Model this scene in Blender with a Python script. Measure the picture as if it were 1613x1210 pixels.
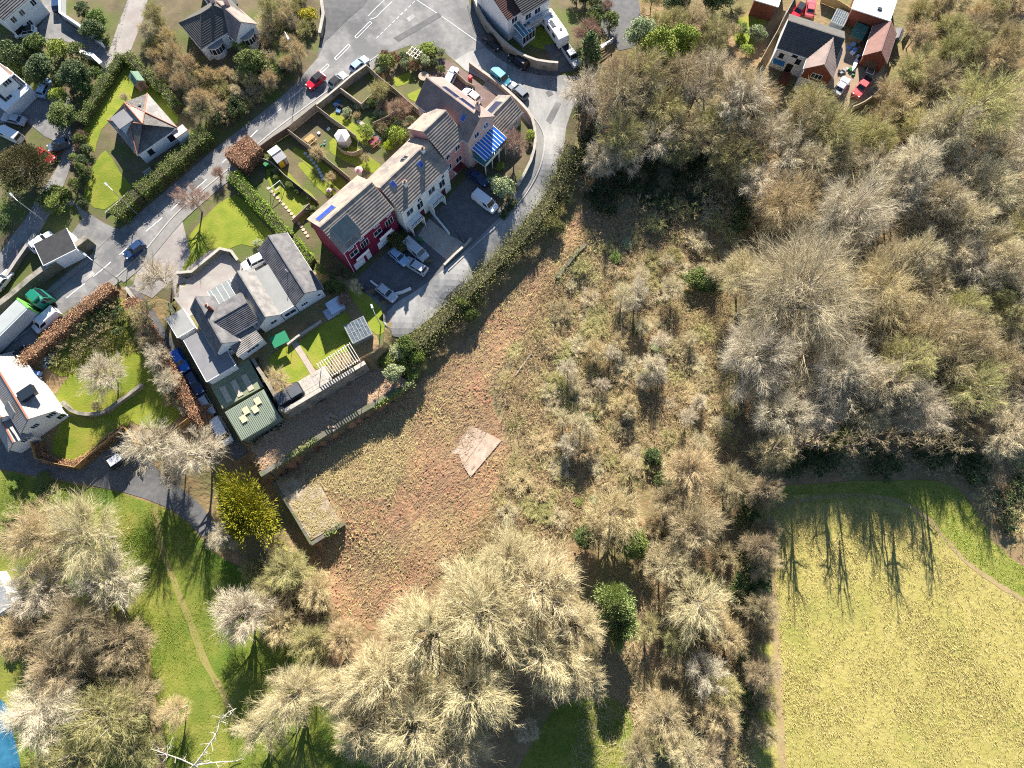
import bpy, bmesh, math, random
import numpy as np
from mathutils import Vector, Matrix
R = math.radians
for o in list(bpy.data.objects): bpy.data.objects.remove(o)
scene = bpy.context.scene
COL = scene.collection
# ---------------------------------------------------------------- camera
CAMH, TILT, FPX = 120.0, R(15), 1100.0
cd = bpy.data.cameras.new('camera'); cam = bpy.data.objects.new('camera', cd); COL.objects.link(cam)
cam.location = (0, 0, CAMH); cam.rotation_euler = (TILT, 0, 0)
cd.sensor_width = 36.0; cd.lens = 36.0 * FPX / 1613.0; cd.clip_start = 1; cd.clip_end = 6000
scene.camera = cam
# ---------------------------------------------------------------- sky, sun, exposure
SUN_EL, SUN_AZ = R(31), R(2)          # the sun stands over the top edge of the picture
w = bpy.data.worlds.new('World'); scene.world = w; w.use_nodes = True
nt = w.node_tree; bg = nt.nodes['Background']
sky = nt.nodes.new('ShaderNodeTexSky'); sky.sky_type = 'NISHITA'; sky.sun_disc = False
sky.sun_elevation = SUN_EL; sky.sun_rotation = SUN_AZ; sky.air_density = 0.9; sky.dust_density = 0.15; sky.ozone_density = 3.5
nt.links.new(sky.outputs[0], bg.inputs[0]); bg.inputs[1].default_value = 0.065
sd = bpy.data.lights.new('sun', 'SUN'); sd.energy = 5.0; sd.angle = R(0.5); sd.color = (1.0, 0.945, 0.86)
sun = bpy.data.objects.new('sun', sd); COL.objects.link(sun)
sv = Vector((math.sin(SUN_AZ) * math.cos(SUN_EL), math.cos(SUN_AZ) * math.cos(SUN_EL), math.sin(SUN_EL)))
sun.rotation_euler = sv.to_track_quat('Z', 'Y').to_euler(); sun.location = (0, 0, 200)
vs = scene.view_settings; vs.view_transform = 'Standard'; vs.look = 'None'; vs.gamma = 1.0; vs.exposure = 1.56
vs.use_curve_mapping = False
scene.render.engine = 'CYCLES'; scene.cycles.max_bounces = 4; scene.cycles.diffuse_bounces = 2
scene.cycles.use_denoising = False; scene.cycles.filter_width = 1.1; scene.cycles.transparent_max_bounces = 6; scene.cycles.glossy_bounces = 2
# ---------------------------------------------------------------- where a photo pixel meets the ground
CT, ST = math.cos(TILT), math.sin(TILT)
def P(px, py, z=0.0):
    dx = (px - 806.5) / FPX; dy = (605.0 - py) / FPX
    X, Y, Z = dx, dy * CT + ST, dy * ST - CT
    t = (z - CAMH) / Z
    return (X * t, Y * t)
def inpoly(x, y, poly):
    x = np.asarray(x, float); y = np.asarray(y, float); r = np.zeros(x.shape, bool); n = len(poly)
    for i in range(n):
        x0, y0 = poly[i]; x1, y1 = poly[(i + 1) % n]
        if y0 == y1: continue
        c = ((y0 > y) != (y1 > y)) & (x < (x1 - x0) * (y - y0) / (y1 - y0) + x0)
        r ^= c
    return r
CTRL = [(0,560,7),(120,470,7),(220,380,7),(330,275,7),(450,165,7),(560,70,7),(660,10,7),(40,300,8.5),(150,180,9),(60,100,9.5),(20,20,10),(220,215,8.5),
 (340,40,9),(300,130,8.5),(430,90,8),(560,0,8),(400,340,7),(330,430,6.6),(460,270,7),(540,190,7),(620,150,6.8),(700,120,6.6),(760,70,6.6),(840,150,6.2),(800,30,7),
 (900,40,7),(870,240,5.8),(800,340,5.6),(720,430,5.5),(640,510,5.4),(600,430,5.8),(760,290,6),(690,340,6),
 (930,250,2.5),(900,330,1.5),(840,400,1.2),(780,470,1),(730,530,.6),(690,580,.4),(650,570,3),(630,600,1.2),
 (980,60,6.5),(1000,150,4.5),(1100,120,5),(1200,100,6),(1280,100,6.2),(1370,120,6),(1350,40,7),(1450,60,5),(1590,20,5),(1250,170,4.5),(1400,220,3.5),(1550,200,3),
 (1050,300,2),(1000,420,1),(900,500,0),(1100,450,.5),(1300,400,1),(1500,400,1.5),(1590,550,1),(1300,600,.5),(1100,620,0),(900,620,-.5),(1200,740,0),(1450,740,.3),
 (1300,900,0),(1500,1000,0),(1300,1150,0),(1600,1180,0),(1100,850,-.8),(1050,1000,-1.2),(1100,1150,-1.4),(900,800,-.8),(850,950,-1.6),(900,1150,-2),
 (760,700,-.5),(640,680,-.2),(560,740,.1),(480,740,.2),(540,800,-.2),(640,850,-1.0),(600,930,-2.4),(500,900,-3),(470,830,-3),(420,780,-2.4),(700,1050,-2.4),(550,1050,-3),
 (400,730,-.6),(360,690,.6),(320,640,2),(285,575,3.4),(250,510,5),(215,455,6.4),(60,720,2.2),(0,700,2.6),(130,740,1.2),(230,770,-.4),(320,820,-1.8),
 (60,640,3.6),(150,690,2.2),(230,650,2.2),(180,600,3.2),(120,530,4.8),(200,500,5.2),(230,560,4.2),(150,800,-.4),(250,900,-2.4),(300,1050,-3.2),(100,900,-2),(100,1100,-3.4),(400,1000,-3.2),(420,1150,-3.6),(250,1200,-4)]
_cx = []
for a, b, z in CTRL:
    p = P(a, b, z); _cx.append((p[0], p[1], z))
_cx = np.array(_cx)
ZU, ZS, ZL = 6.5, 3.1, 0.0
POLY_U = [P(a, b, ZU) for a, b in ((268,478),(290,540),(330,602),(372,576),(398,566),(440,650),(574,570),(612,548),(600,470),(520,420),(430,420),(330,430),(290,436))]
POLY_S = [P(a, b, ZS) for a, b in ((392,704),(436,672),(443,662),(577,586),(574,570),(600,575),(652,602),(560,656),(480,706),(415,750))]
POLY_L = [P(a, b, ZL) for a, b in ((430,757),(490,858),(540,827),(506,760),(480,735))]
GX0, GY0, GNX, GNY = -140, -60, 281, 221      # one-metre height grid
def _grid():
    X, Y = np.meshgrid(np.arange(GNX) + GX0, np.arange(GNY) + GY0); out = np.zeros(X.shape)
    for r in range(GNY):
        d = (X[r][:, None] - _cx[None, :, 0]) ** 2 + (Y[r][:, None] - _cx[None, :, 1]) ** 2 + 9.0
        k = d ** -2.0; out[r] = (k * _cx[None, :, 2]).sum(1) / k.sum(1)
    for _ in range(10):
        p = np.pad(out, 1, mode='edge'); out = (p[:-2, 1:-1] + p[2:, 1:-1] + p[1:-1, :-2] + p[1:-1, 2:] + 2 * out) / 6
    return out
GRID = _grid()
def hgt(x, y):
    x = np.asarray(x, float); y = np.asarray(y, float)
    fx = np.clip(x - GX0, 0, GNX - 1.001); fy = np.clip(y - GY0, 0, GNY - 1.001); i = fx.astype(int); j = fy.astype(int); a = fx - i; b = fy - j
    out = (GRID[j, i] * (1 - a) + GRID[j, i + 1] * a) * (1 - b) + (GRID[j + 1, i] * (1 - a) + GRID[j + 1, i + 1] * a) * b
    out = np.where(inpoly(x, y, POLY_S), ZS, out); out = np.where(inpoly(x, y, POLY_L), ZL, out); out = np.where(inpoly(x, y, POLY_U), ZU, out)
    return out
def h1(x, y): return float(hgt(np.array([x]), np.array([y]))[0])
def PG(px, py, up=0.0):
    z = 2.0
    for _ in range(7):
        x, y = P(px, py, z + up); z = 0.4 * z + 0.6 * h1(x, y)
    x, y = P(px, py, z + up)
    return x, y, h1(x, y)
# ---------------------------------------------------------------- objects
def tag(o, label=None, cat=None, group=None, kind=None):
    if label: o['label'] = label
    if cat: o['category'] = cat
    if group: o['group'] = group
    if kind: o['kind'] = kind
    return o
def link(o, parent=None):
    COL.objects.link(o)
    if parent is not None: o.parent = parent
    return o
def empty(name, loc, rz=0, label=None, cat=None, group=None):
    o = bpy.data.objects.new(name, None); o.empty_display_size = 0.3
    o.location = loc; o.rotation_euler = (0, 0, rz); link(o)
    return tag(o, label, cat, group)
class MB:
    def __init__(s): s.v = []; s.f = []; s.m = []
    def add(s, vs, fs, m=0):
        n = len(s.v); s.v.extend([tuple(p) for p in vs]); s.f.extend([tuple(i + n for i in f) for f in fs]); s.m.extend([m] * len(fs)); return s
    def box(s, x0, x1, y0, y1, z0, z1, m=0):
        v = [(x0,y0,z0),(x1,y0,z0),(x1,y1,z0),(x0,y1,z0),(x0,y0,z1),(x1,y0,z1),(x1,y1,z1),(x0,y1,z1)]
        return s.add(v, [(3,2,1,0),(4,5,6,7),(0,1,5,4),(1,2,6,5),(2,3,7,6),(3,0,4,7)], m)
    def obox(s, a, u, v, w, m=0):   # oriented box: corner a and three edge vectors
        a, u, v, w = Vector(a), Vector(u), Vector(v), Vector(w)
        p = [a, a+u, a+u+v, a+v, a+w, a+u+w, a+u+v+w, a+v+w]
        f = [(3,2,1,0),(4,5,6,7),(0,1,5,4),(1,2,6,5),(2,3,7,6),(3,0,4,7)]
        if u.cross(v).dot(w) < 0: f = [q[::-1] for q in f]
        return s.add(p, f, m)
    def prism(s, poly, z0, z1, m=0):   # poly 2D ccw or cw
        ar = sum(poly[i][0]*poly[(i+1)%len(poly)][1] - poly[(i+1)%len(poly)][0]*poly[i][1] for i in range(len(poly)))
        if ar < 0: poly = poly[::-1]
        n = len(poly); v = [(x,y,z0) for x,y in poly] + [(x,y,z1) for x,y in poly]
        return s.add(v, [tuple(range(n))[::-1], tuple(range(n,2*n))] + [(i,(i+1)%n,n+(i+1)%n,n+i) for i in range(n)], m)
    def tube(s, p0, p1, r0, r1, n=6, m=0, cap=True):
        p0, p1 = Vector(p0), Vector(p1); d = (p1-p0).normalized()
        a = d.orthogonal().normalized(); b = d.cross(a)
        v = [p0 + (a*math.cos(t)+b*math.sin(t))*r0 for t in [2*math.pi*i/n for i in range(n)]] + [p1 + (a*math.cos(t)+b*math.sin(t))*r1 for t in [2*math.pi*i/n for i in range(n)]]
        f = [(i,(i+1)%n,n+(i+1)%n,n+i) for i in range(n)]
        if cap: f += [tuple(range(n))[::-1], tuple(range(n,2*n))]
        return s.add(v, f, m)
    def mesh(s, name):
        me = bpy.data.meshes.new(name); me.from_pydata(s.v, [], s.f); me.update(); return me
    def build(s, name, mat, parent=None, smooth=False):
        me = s.mesh(name)
        for q in (mat if isinstance(mat, (list, tuple)) else [mat]): me.materials.append(q)
        if isinstance(mat, (list, tuple)): me.polygons.foreach_set('material_index', s.m)
        if smooth: me.polygons.foreach_set('use_smooth', [True]*len(me.polygons))
        o = bpy.data.objects.new(name, me); return link(o, parent)
def npmesh(name, V, Fc, mat, parent=None, obj=True):
    me = bpy.data.meshes.new(name); V = np.asarray(V, np.float32); Fc = np.asarray(Fc, np.int32); k = Fc.shape[1]
    me.vertices.add(len(V)); me.vertices.foreach_set('co', V.ravel())
    me.loops.add(Fc.size); me.loops.foreach_set('vertex_index', Fc.ravel())
    me.polygons.add(len(Fc)); me.polygons.foreach_set('loop_start', np.arange(0, Fc.size, k, dtype=np.int32))
    me.polygons.foreach_set('loop_total', np.full(len(Fc), k, np.int32)); me.update(calc_edges=True)
    if mat: me.materials.append(mat)
    if not obj: return me
    return link(bpy.data.objects.new(name, me), parent)
# ---------------------------------------------------------------- materials
MATS = {}
def mat(name, c1, c2=None, scale=1.0, rough=0.85, bump=0.0, bscale=None, spec=0.3, metal=0.0, detail=5.0, rnd=0.0, c3=None, s3=0.1, lo=0.35, hi=0.65, alpha=None, trans=0.0, lo3=0.45, hi3=0.6, stretch=None):
    if name in MATS: return MATS[name]
    m = bpy.data.materials.new(name); m.use_nodes = True; n = m.node_tree; N = n.nodes; Lk = n.links
    b = N['Principled BSDF']; b.inputs['Roughness'].default_value = rough; b.inputs['Specular IOR Level'].default_value = spec; b.inputs['Metallic'].default_value = metal
    c1 = (*c1, 1); b.inputs['Base Color'].default_value = c1; m.diffuse_color = c1
    if c2 is not None or bump:
        tc = N.new('ShaderNodeTexCoord'); src = tc.outputs['Object']
        if stretch:
            mp = N.new('ShaderNodeMapping'); Lk.new(src, mp.inputs['Vector']); mp.inputs['Scale'].default_value = stretch[:3]
            mp.inputs['Rotation'].default_value = (0, 0, stretch[3]); src = mp.outputs[0]
    out = None
    def ramp(fac, l, h_):
        r = N.new('ShaderNodeMapRange'); r.inputs[1].default_value = l; r.inputs[2].default_value = h_; Lk.new(fac, r.inputs[0]); return r.outputs[0]
    def mix(f, A, B):
        x = N.new('ShaderNodeMix'); x.data_type = 'RGBA'; Lk.new(f, x.inputs[0])
        for s_, q in ((6, A), (7, B)):
            if isinstance(q, tuple): x.inputs[s_].default_value = q
            else: Lk.new(q, x.inputs[s_])
        return x.outputs[2]
    if c2 is not None:
        no = N.new('ShaderNodeTexNoise'); no.inputs['Scale'].default_value = scale; no.inputs['Detail'].default_value = detail; no.inputs['Roughness'].default_value = 0.65
        Lk.new(src, no.inputs['Vector']); out = mix(ramp(no.outputs[0], lo, hi), c1, (*c2, 1))
        if c3 is not None:
            n3 = N.new('ShaderNodeTexNoise'); n3.inputs['Scale'].default_value = s3; n3.inputs['Detail'].default_value = 6; n3.inputs['Roughness'].default_value = 0.7
            Lk.new(src, n3.inputs['Vector']); out = mix(ramp(n3.outputs[0], lo3, hi3), out, (*c3, 1))
    if rnd:
        oi = N.new('ShaderNodeObjectInfo'); hs = N.new('ShaderNodeHueSaturation')
        r1 = N.new('ShaderNodeMapRange'); r1.inputs[3].default_value = 1 - rnd; r1.inputs[4].default_value = 1 + rnd; Lk.new(oi.outputs['Random'], r1.inputs[0]); Lk.new(r1.outputs[0], hs.inputs['Value'])
        mul = N.new('ShaderNodeMath'); mul.operation = 'MULTIPLY'; mul.inputs[1].default_value = 7.31; Lk.new(oi.outputs['Random'], mul.inputs[0])
        fr = N.new('ShaderNodeMath'); fr.operation = 'FRACT'; Lk.new(mul.outputs[0], fr.inputs[0])
        r2 = N.new('ShaderNodeMapRange'); r2.inputs[3].default_value = 0.5 - rnd * 0.06; r2.inputs[4].default_value = 0.5 + rnd * 0.06; Lk.new(fr.outputs[0], r2.inputs[0]); Lk.new(r2.outputs[0], hs.inputs['Hue'])
        if out is None: hs.inputs['Color'].default_value = c1
        else: Lk.new(out, hs.inputs['Color'])
        out = hs.outputs[0]
    if out is not None: Lk.new(out, b.inputs['Base Color'])
    if bump:
        nb = N.new('ShaderNodeTexNoise'); nb.inputs['Scale'].default_value = bscale or scale * 3; nb.inputs['Detail'].default_value = 4; Lk.new(src, nb.inputs['Vector'])
        bp = N.new('ShaderNodeBump'); bp.inputs['Strength'].default_value = 1.0; bp.inputs['Distance'].default_value = bump; Lk.new(nb.outputs[0], bp.inputs['Height']); Lk.new(bp.outputs[0], b.inputs['Normal'])
    if alpha is not None: b.inputs['Alpha'].default_value = alpha
    if trans: b.inputs['Transmission Weight'].default_value = trans
    MATS[name] = m; return m
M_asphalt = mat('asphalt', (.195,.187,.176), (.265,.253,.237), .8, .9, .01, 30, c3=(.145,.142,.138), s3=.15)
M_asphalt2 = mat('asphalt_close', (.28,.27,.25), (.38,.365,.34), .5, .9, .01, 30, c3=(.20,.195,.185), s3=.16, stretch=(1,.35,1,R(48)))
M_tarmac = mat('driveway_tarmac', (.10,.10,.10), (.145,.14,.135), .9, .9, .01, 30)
M_pave = mat('footway', (.20,.19,.17), (.25,.235,.215), 1.5, .9, .006, 25)
M_kerb = mat('kerb_stone', (.33,.31,.28), (.42,.40,.37), 2.0, .85)
M_paint = mat('road_paint', (.62,.61,.57), (.48,.47,.44), 2.2, .7)
M_gravel = mat('gravel_drive', (.26,.24,.215), (.33,.30,.27), .35, .95, .02, 12, c3=(.27,.23,.21), s3=.3)
M_lawn = mat('lawn_grass', (.145,.195,.015), (.225,.24,.025), .45, .95, .06, 5, c3=(.26,.23,.04), s3=.22, lo3=.5, hi3=.7)
M_park = mat('park_grass', (.15,.175,.022), (.235,.22,.045), .35, .95, .08, 3.2, c3=(.075,.135,.012), s3=.05, lo3=.42, hi3=.6)
M_field = mat('meadow_grass', (.36,.295,.10), (.30,.26,.07), .5, .95, .12, 1.6, c3=(.225,.225,.05), s3=.06, lo3=.5, hi3=.7)
M_rough = mat('field_edge_grass', (.17,.195,.03), (.25,.24,.055), .5, .95, .1, 2.5)
M_soil = mat('cleared_earth', (.37,.195,.11), (.22,.12,.068), .22, .95, .25, 1.3, c3=(.31,.22,.105), s3=.1)
M_trod = mat('trodden_path', (.27,.20,.09), (.33,.245,.12), .6, .95, .04, 4)
M_litter = mat('woodland_floor', (.20,.13,.065), (.31,.205,.105), .3, .95, .2, 1.4, c3=(.17,.15,.06), s3=.09)
M_concrete = mat('concrete', (.40,.36,.31), (.30,.26,.21), .6, .9, .02, 8)
M_slab = mat('concrete_slab', (.41,.315,.235), (.33,.25,.18), .55, .9, .03, 7, c3=(.47,.38,.30), s3=.9, lo3=.5, hi3=.65)
M_white = mat('white_render', (.70,.70,.69), (.63,.63,.62), .6, .85, .004, 20)
M_cream = mat('cream_render', (.80,.78,.72), (.74,.72,.66), .5, .85, .004, 20)
M_red = mat('crimson_render', (.20,.012,.045), (.165,.01,.038), .5, .8, .004, 20)
M_pink = mat('pink_render', (.56,.29,.27), (.50,.255,.24), .5, .85, .004, 20)
M_pale = mat('pale_pink_render', (.57,.42,.385), (.50,.36,.33), .5, .85, .004, 20)
M_brick = mat('red_brick', (.20,.06,.035), (.15,.048,.03), 2.5, .9, .01, 18)
M_upvc = mat('white_upvc', (.78,.78,.77), rough=.45)
M_glass = mat('window_glass', (.018,.024,.032), rough=.06, spec=.6)
M_dark = mat('dark_trim', (.02,.02,.022), rough=.6)
M_tile_b = mat('brown_concrete_tile', (.29,.235,.18), (.36,.295,.23), 1.2, .8, .012, 9, c3=(.20,.17,.15), s3=.45)
M_tile_p = mat('pinkish_tile', (.30,.22,.185), (.245,.185,.16), 1.1, .8, .012, 9, c3=(.20,.15,.13), s3=.4)
M_slate = mat('slate', (.08,.077,.08), (.125,.118,.117), 1.3, .7, .01, 10, c3=(.16,.15,.145), s3=.7)
M_slate_l = mat('pale_slate', (.20,.185,.168), (.265,.245,.22), 1.2, .7, .01, 10, c3=(.155,.142,.13), s3=.8)
M_tile_d = mat('dark_tile', (.075,.07,.065), (.11,.10,.085), 1.6, .8, .012, 10, c3=(.14,.12,.085), s3=2.2, lo3=.58, hi3=.7)
M_terra = mat('terracotta_ridge', (.40,.16,.09), (.33,.13,.075), 2, .85)
M_felt = mat('roof_felt', (.17,.165,.17), (.21,.205,.205), .5, .9, .004, 20)
M_lead = mat('pale_flat_roof', (.24,.24,.225), (.29,.285,.265), .5, .8, c3=(.24,.24,.225), s3=.3)
M_pv = mat('solar_panel', (.012,.017,.05), (.02,.026,.07), 4, .18, spec=.6)
M_pvb = mat('solar_panel_blue', (.03,.06,.28), (.045,.085,.36), 4, .2, spec=.6)
M_pvg = mat('solar_thermal_panel', (.05,.075,.08), (.075,.105,.11), 1.2, .25, spec=.6)
M_alu = mat('aluminium', (.55,.56,.57), rough=.4, metal=.6)
M_stone = mat('rubble_stone', (.23,.205,.165), (.34,.30,.245), 1.4, .95, .06, 2.6, c3=(.14,.13,.10), s3=.7)
M_stone_d = mat('dark_rubble_stone', (.115,.105,.085), (.17,.155,.125), 1.4, .95, .06, 2.6, c3=(.10,.12,.05), s3=.6)
M_cope = mat('coping_stone', (.42,.385,.33), (.33,.30,.255), 1.8, .9, .02, 6)
M_wood = mat('weathered_timber', (.30,.245,.175), (.38,.315,.23), 2.5, .9, .01, 12)
M_wood_o = mat('orange_timber', (.42,.27,.11), (.34,.21,.085), 2.5, .85, .01, 12)
M_wood_d = mat('dark_timber', (.10,.07,.05), (.14,.10,.07), 2.5, .9)
M_green = mat('green_sheet_roof', (.19,.225,.165), (.225,.26,.19), .6, .6, spec=.4)
M_cream_s = mat('fibreglass_sheet', (.58,.50,.30), (.50,.43,.26), 1.2, .6)
M_bark = mat('bark', (.30,.25,.19), (.38,.32,.25), 2.0, .95, .02, 8, rnd=.2)
M_steel = mat('galvanised_steel', (.42,.43,.43), rough=.5, metal=.5)
# ---------------------------------------------------------------- the ground
def axis(lo, hi, st, far):
    a = list(np.arange(lo, hi + .01, st)); k = st
    while a[0] > -far: k *= 1.5; a.insert(0, a[0] - k)
    k = st
    while a[-1] < far: k *= 1.5; a.append(a[-1] + k)
    return np.array(a)
def make_ground():
    ax = axis(-118, 118, 1.0, 2500); ay = axis(-42, 128, 1.0, 2500)
    X, Y = np.meshgrid(ax, ay); Z = hgt(X, Y); nx, ny = len(ax), len(ay)
    V = np.stack([X.ravel(), Y.ravel(), Z.ravel()], 1)
    i, j = np.meshgrid(np.arange(nx - 1), np.arange(ny - 1)); q = (j * nx + i).ravel()
    o = npmesh('ground', V, np.stack([q, q + 1, q + 1 + nx, q + nx], 1), M_litter)
    return tag(o, 'brown leaf-littered ground under the woodland and scrub', 'ground', kind='structure')
make_ground()
def smooth_pts(pts, n=4, closed=True):
    out = []; m = len(pts)
    for i in range(m if closed else m - 1):
        g = lambda k: pts[k % m] if closed else pts[min(max(k, 0), m - 1)]
        p0, p1, p2, p3 = g(i-1), g(i), g(i+1), g(i+2)
        for k in range(n):
            t = k / n
            out.append(tuple(.5*((2*p1[c]) + (-p0[c]+p2[c])*t + (2*p0[c]-5*p1[c]+4*p2[c]-p3[c])*t*t + (-p0[c]+3*p1[c]-3*p2[c]+p3[c])*t**3) for c in (0, 1)))
    if not closed: out.append(tuple(pts[-1]))
    return out
def sheet(name, px, m, off, sm=0, jit=0.0, label=None, cat=None, kind='structure', step=1.0, seed=1, flatz=None, parent=None):
    if sm: px = smooth_pts(px, sm)
    rn = random.Random(seed)
    if flatz is None: pts = [PG(a, b)[:2] for a, b in px]
    else: pts = [P(a, b, flatz) for a, b in px]
    if jit: pts = [(x + rn.uniform(-jit, jit), y + rn.uniform(-jit, jit)) for x, y in pts]
    bm = bmesh.new(); f = bm.faces.new([bm.verts.new((x, y, 0)) for x, y in pts]); 
    bmesh.ops.triangulate(bm, faces=[f])
    xs = [p[0] for p in pts]; ys = [p[1] for p in pts]
    if flatz is None:
        for c, lo, hi in ((0, min(xs), max(xs)), (1, min(ys), max(ys))):
            t = math.floor(lo / step) * step + step
            while t < hi:
                co = Vector((t, 0, 0)) if c == 0 else Vector((0, t, 0)); no = Vector((1, 0, 0)) if c == 0 else Vector((0, 1, 0))
                bmesh.ops.bisect_plane(bm, geom=bm.verts[:] + bm.edges[:] + bm.faces[:], plane_co=co, plane_no=no, dist=1e-5); t += step
    co = np.array([v.co[:] for v in bm.verts]); z = hgt(co[:, 0], co[:, 1]) if flatz is None else np.full(len(co), flatz)
    for v, q in zip(bm.verts, z): v.co.z = q + off
    bmesh.ops.recalc_face_normals(bm, faces=bm.faces[:])
    if bm.faces and sum(fc.normal.z for fc in bm.faces) < 0: bmesh.ops.reverse_faces(bm, faces=bm.faces[:])
    me = bpy.data.meshes.new(name); bm.to_mesh(me); bm.free(); me.materials.append(m)
    return tag(link(bpy.data.objects.new(name, me), parent), label, cat, None, kind)
def band(name, px, w_px, m, off, label=None, sm=4, parent=None, kind='structure', jit=0, cat=None):
    """a strip of constant width (metres) along a pixel path, draped on the ground"""
    pts = [PG(a, b)[:2] for a, b in (smooth_pts(px, sm, False) if sm else px)]
    # resample every 1.2 m
    rs = [pts[0]]
    for p in pts[1:]:
        L = math.hypot(p[0]-rs[-1][0], p[1]-rs[-1][1]); k = max(1, int(L/1.2)); q = rs[-1]
        for i in range(1, k+1): rs.append((q[0]+(p[0]-q[0])*i/k, q[1]+(p[1]-q[1])*i/k))
    V = []; n = len(rs); rn = random.Random(len(px)*7)
    for i in range(n):
        a = rs[max(i-1,0)]; b = rs[min(i+1,n-1)]; d = math.hypot(b[0]-a[0], b[1]-a[1]) or 1; nx, ny = -(b[1]-a[1])/d, (b[0]-a[0])/d
        for s_ in (-1, -.33, .33, 1):
            ww = w_px * .5 + rn.uniform(-jit, jit); V.append((rs[i][0]+nx*ww*s_, rs[i][1]+ny*ww*s_))
    V = np.array(V); z = hgt(V[:,0], V[:,1]) + off; V = np.column_stack([V, z])
    Fc = [(4*i+k, 4*i+4+k, 4*i+5+k, 4*i+1+k)[::-1] for i in range(n-1) for k in range(3)]
    o = npmesh(name, V, Fc, m, parent); return tag(o, label, cat, None, kind if parent is None else None)
# ---- the garden soil of the settlement, then roads
sheet('garden_ground', [(-60,-40),(980,-40),(930,110),(900,250),(850,330),(760,430),(680,520),(640,556),(600,545),(560,440),(440,420),(270,476),(210,450),(185,450),(-60,640)], mat('garden_soil', (.10,.08,.045), (.16,.125,.07), .35, .95, .05, 4, c3=(.09,.115,.025), s3=.12, lo3=.45, hi3=.6), .015, jit=.2, label='brown and green garden ground between the houses')
sheet('main_road', [(-60,560),(0,512),(75,455),(150,396),(188,362),(262,300),(332,240),(402,186),(470,128),(500,92),(512,66),(540,38),(575,8),(600,-40),(740,-40),(738,0),(748,42),(770,75),(716,96),(690,74),(645,72),(600,88),(560,117),(520,146),(440,206),(375,258),(330,296),(280,340),(232,396),(193,432),(150,462),(100,503),(60,543),(0,598),(-60,650)], M_asphalt, .03, label='grey asphalt main road running diagonally past the houses')
sheet('residential_close', [(716,96),(770,75),(800,101),(850,119),(912,121),(906,160),(892,200),(886,250),(870,292),(840,332),(800,382),(750,432),(700,482),(660,516),(630,532),(612,522),(604,492),(650,462),(700,424),(740,388),(792,338),(824,300),(846,256),(851,214),(832,182),(790,150),(760,126)], M_asphalt2, .06, label='pale worn asphalt close curving below the terrace', sm=2)
sheet('side_road', [(188,362),(150,396),(110,372),(130,345),(118,322),(85,328),(60,372),(0,455),(-60,530),(-60,470),(0,400),(40,345),(70,296),(92,262),(103,230),(70,215),(40,190),(0,195),(0,170),(50,165),(78,140),(110,150),(112,200),(118,240),(108,272),(98,300),(130,330),(165,352)], M_asphalt, .06, label='side road winding up between hedges and garden walls')
sheet('lane', [(300,-30),(212,-30),(193,40),(186,75),(170,105),(165,125),(150,158),(135,190),(128,205),(140,180),(165,140),(196,92),(205,82),(226,30),(240,-30)], M_gravel, .03, label='dusty unpaved lane climbing beside the clipped hedge')
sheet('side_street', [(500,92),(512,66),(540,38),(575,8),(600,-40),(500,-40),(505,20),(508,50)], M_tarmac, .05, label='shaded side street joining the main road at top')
sheet('courtyard', [(66,0),(103,0),(104,35),(168,78),(172,95),(160,104),(135,90),(120,72),(95,62),(78,70),(52,55),(72,30)], M_asphalt, .05, label='grey tarmac courtyard behind the white boundary wall')
sheet('driveway', [(208,455),(225,400),(250,372),(285,338),(300,400),(284,432),(330,395),(352,392),(372,412),(395,420),(415,415),(430,436),(380,446),(334,474),(318,490),(296,500),(276,470),(272,440),(240,470)], M_gravel, .05, label='pale gravelled driveway of the slate-roofed bungalow')
sheet('lower_lane', [(196,452),(212,448),(240,486),(262,520),(285,560),(310,600),(340,650),(372,690),(392,712),(372,726),(340,690),(322,672),(300,632),(280,595),(262,556),(236,508)], M_tarmac, .05, label='narrow lane dropping beside the bungalow wall')
sheet('footpath', [(-30,734),(0,738),(60,750),(125,761),(190,774),(230,786),(270,802),(300,824),(318,846),(340,834),(322,802),(290,772),(262,752),(228,722),(203,682),(175,704),(127,742),(64,729),(52,700),(-30,695)], M_tarmac, .05, label='grey tarmac footpath below the timber garden fence')
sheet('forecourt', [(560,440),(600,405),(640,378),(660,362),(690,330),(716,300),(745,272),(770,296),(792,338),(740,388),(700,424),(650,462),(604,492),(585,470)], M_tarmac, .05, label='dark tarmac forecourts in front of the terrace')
sheet('concrete_drive', [(658,372),(676,345),(710,372),(738,386),(706,412)], M_concrete, .08, label='worn concrete drive before the cream house')
sheet('parking_yard', [(690,90),(716,100),(760,135),(800,152),(775,175),(735,165),(710,140),(668,120),(690,112)], mat('brown_yard', (.15,.10,.085), (.19,.135,.115), .8, .9), .05, label='reddish brown parking yard of the pink house')
sheet('gravel_yard', [(1340,88),(1395,96),(1392,120),(1382,142),(1355,166),(1335,172),(1310,160),(1300,130),(1316,105),(1322,70),(1342,66)], mat('yard_gravel', (.34,.25,.165), (.27,.20,.135), .5, .95, .02, 8), .06, label='tan gravel yard beside the half-timbered house')
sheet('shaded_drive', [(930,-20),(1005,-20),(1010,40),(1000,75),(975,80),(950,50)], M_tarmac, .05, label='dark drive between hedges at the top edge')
sheet('house_drive', [(856,72),(885,66),(912,112),(880,114),(872,100)], M_tarmac, .05, label='short tarmac drive under the silver pickup')
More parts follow.
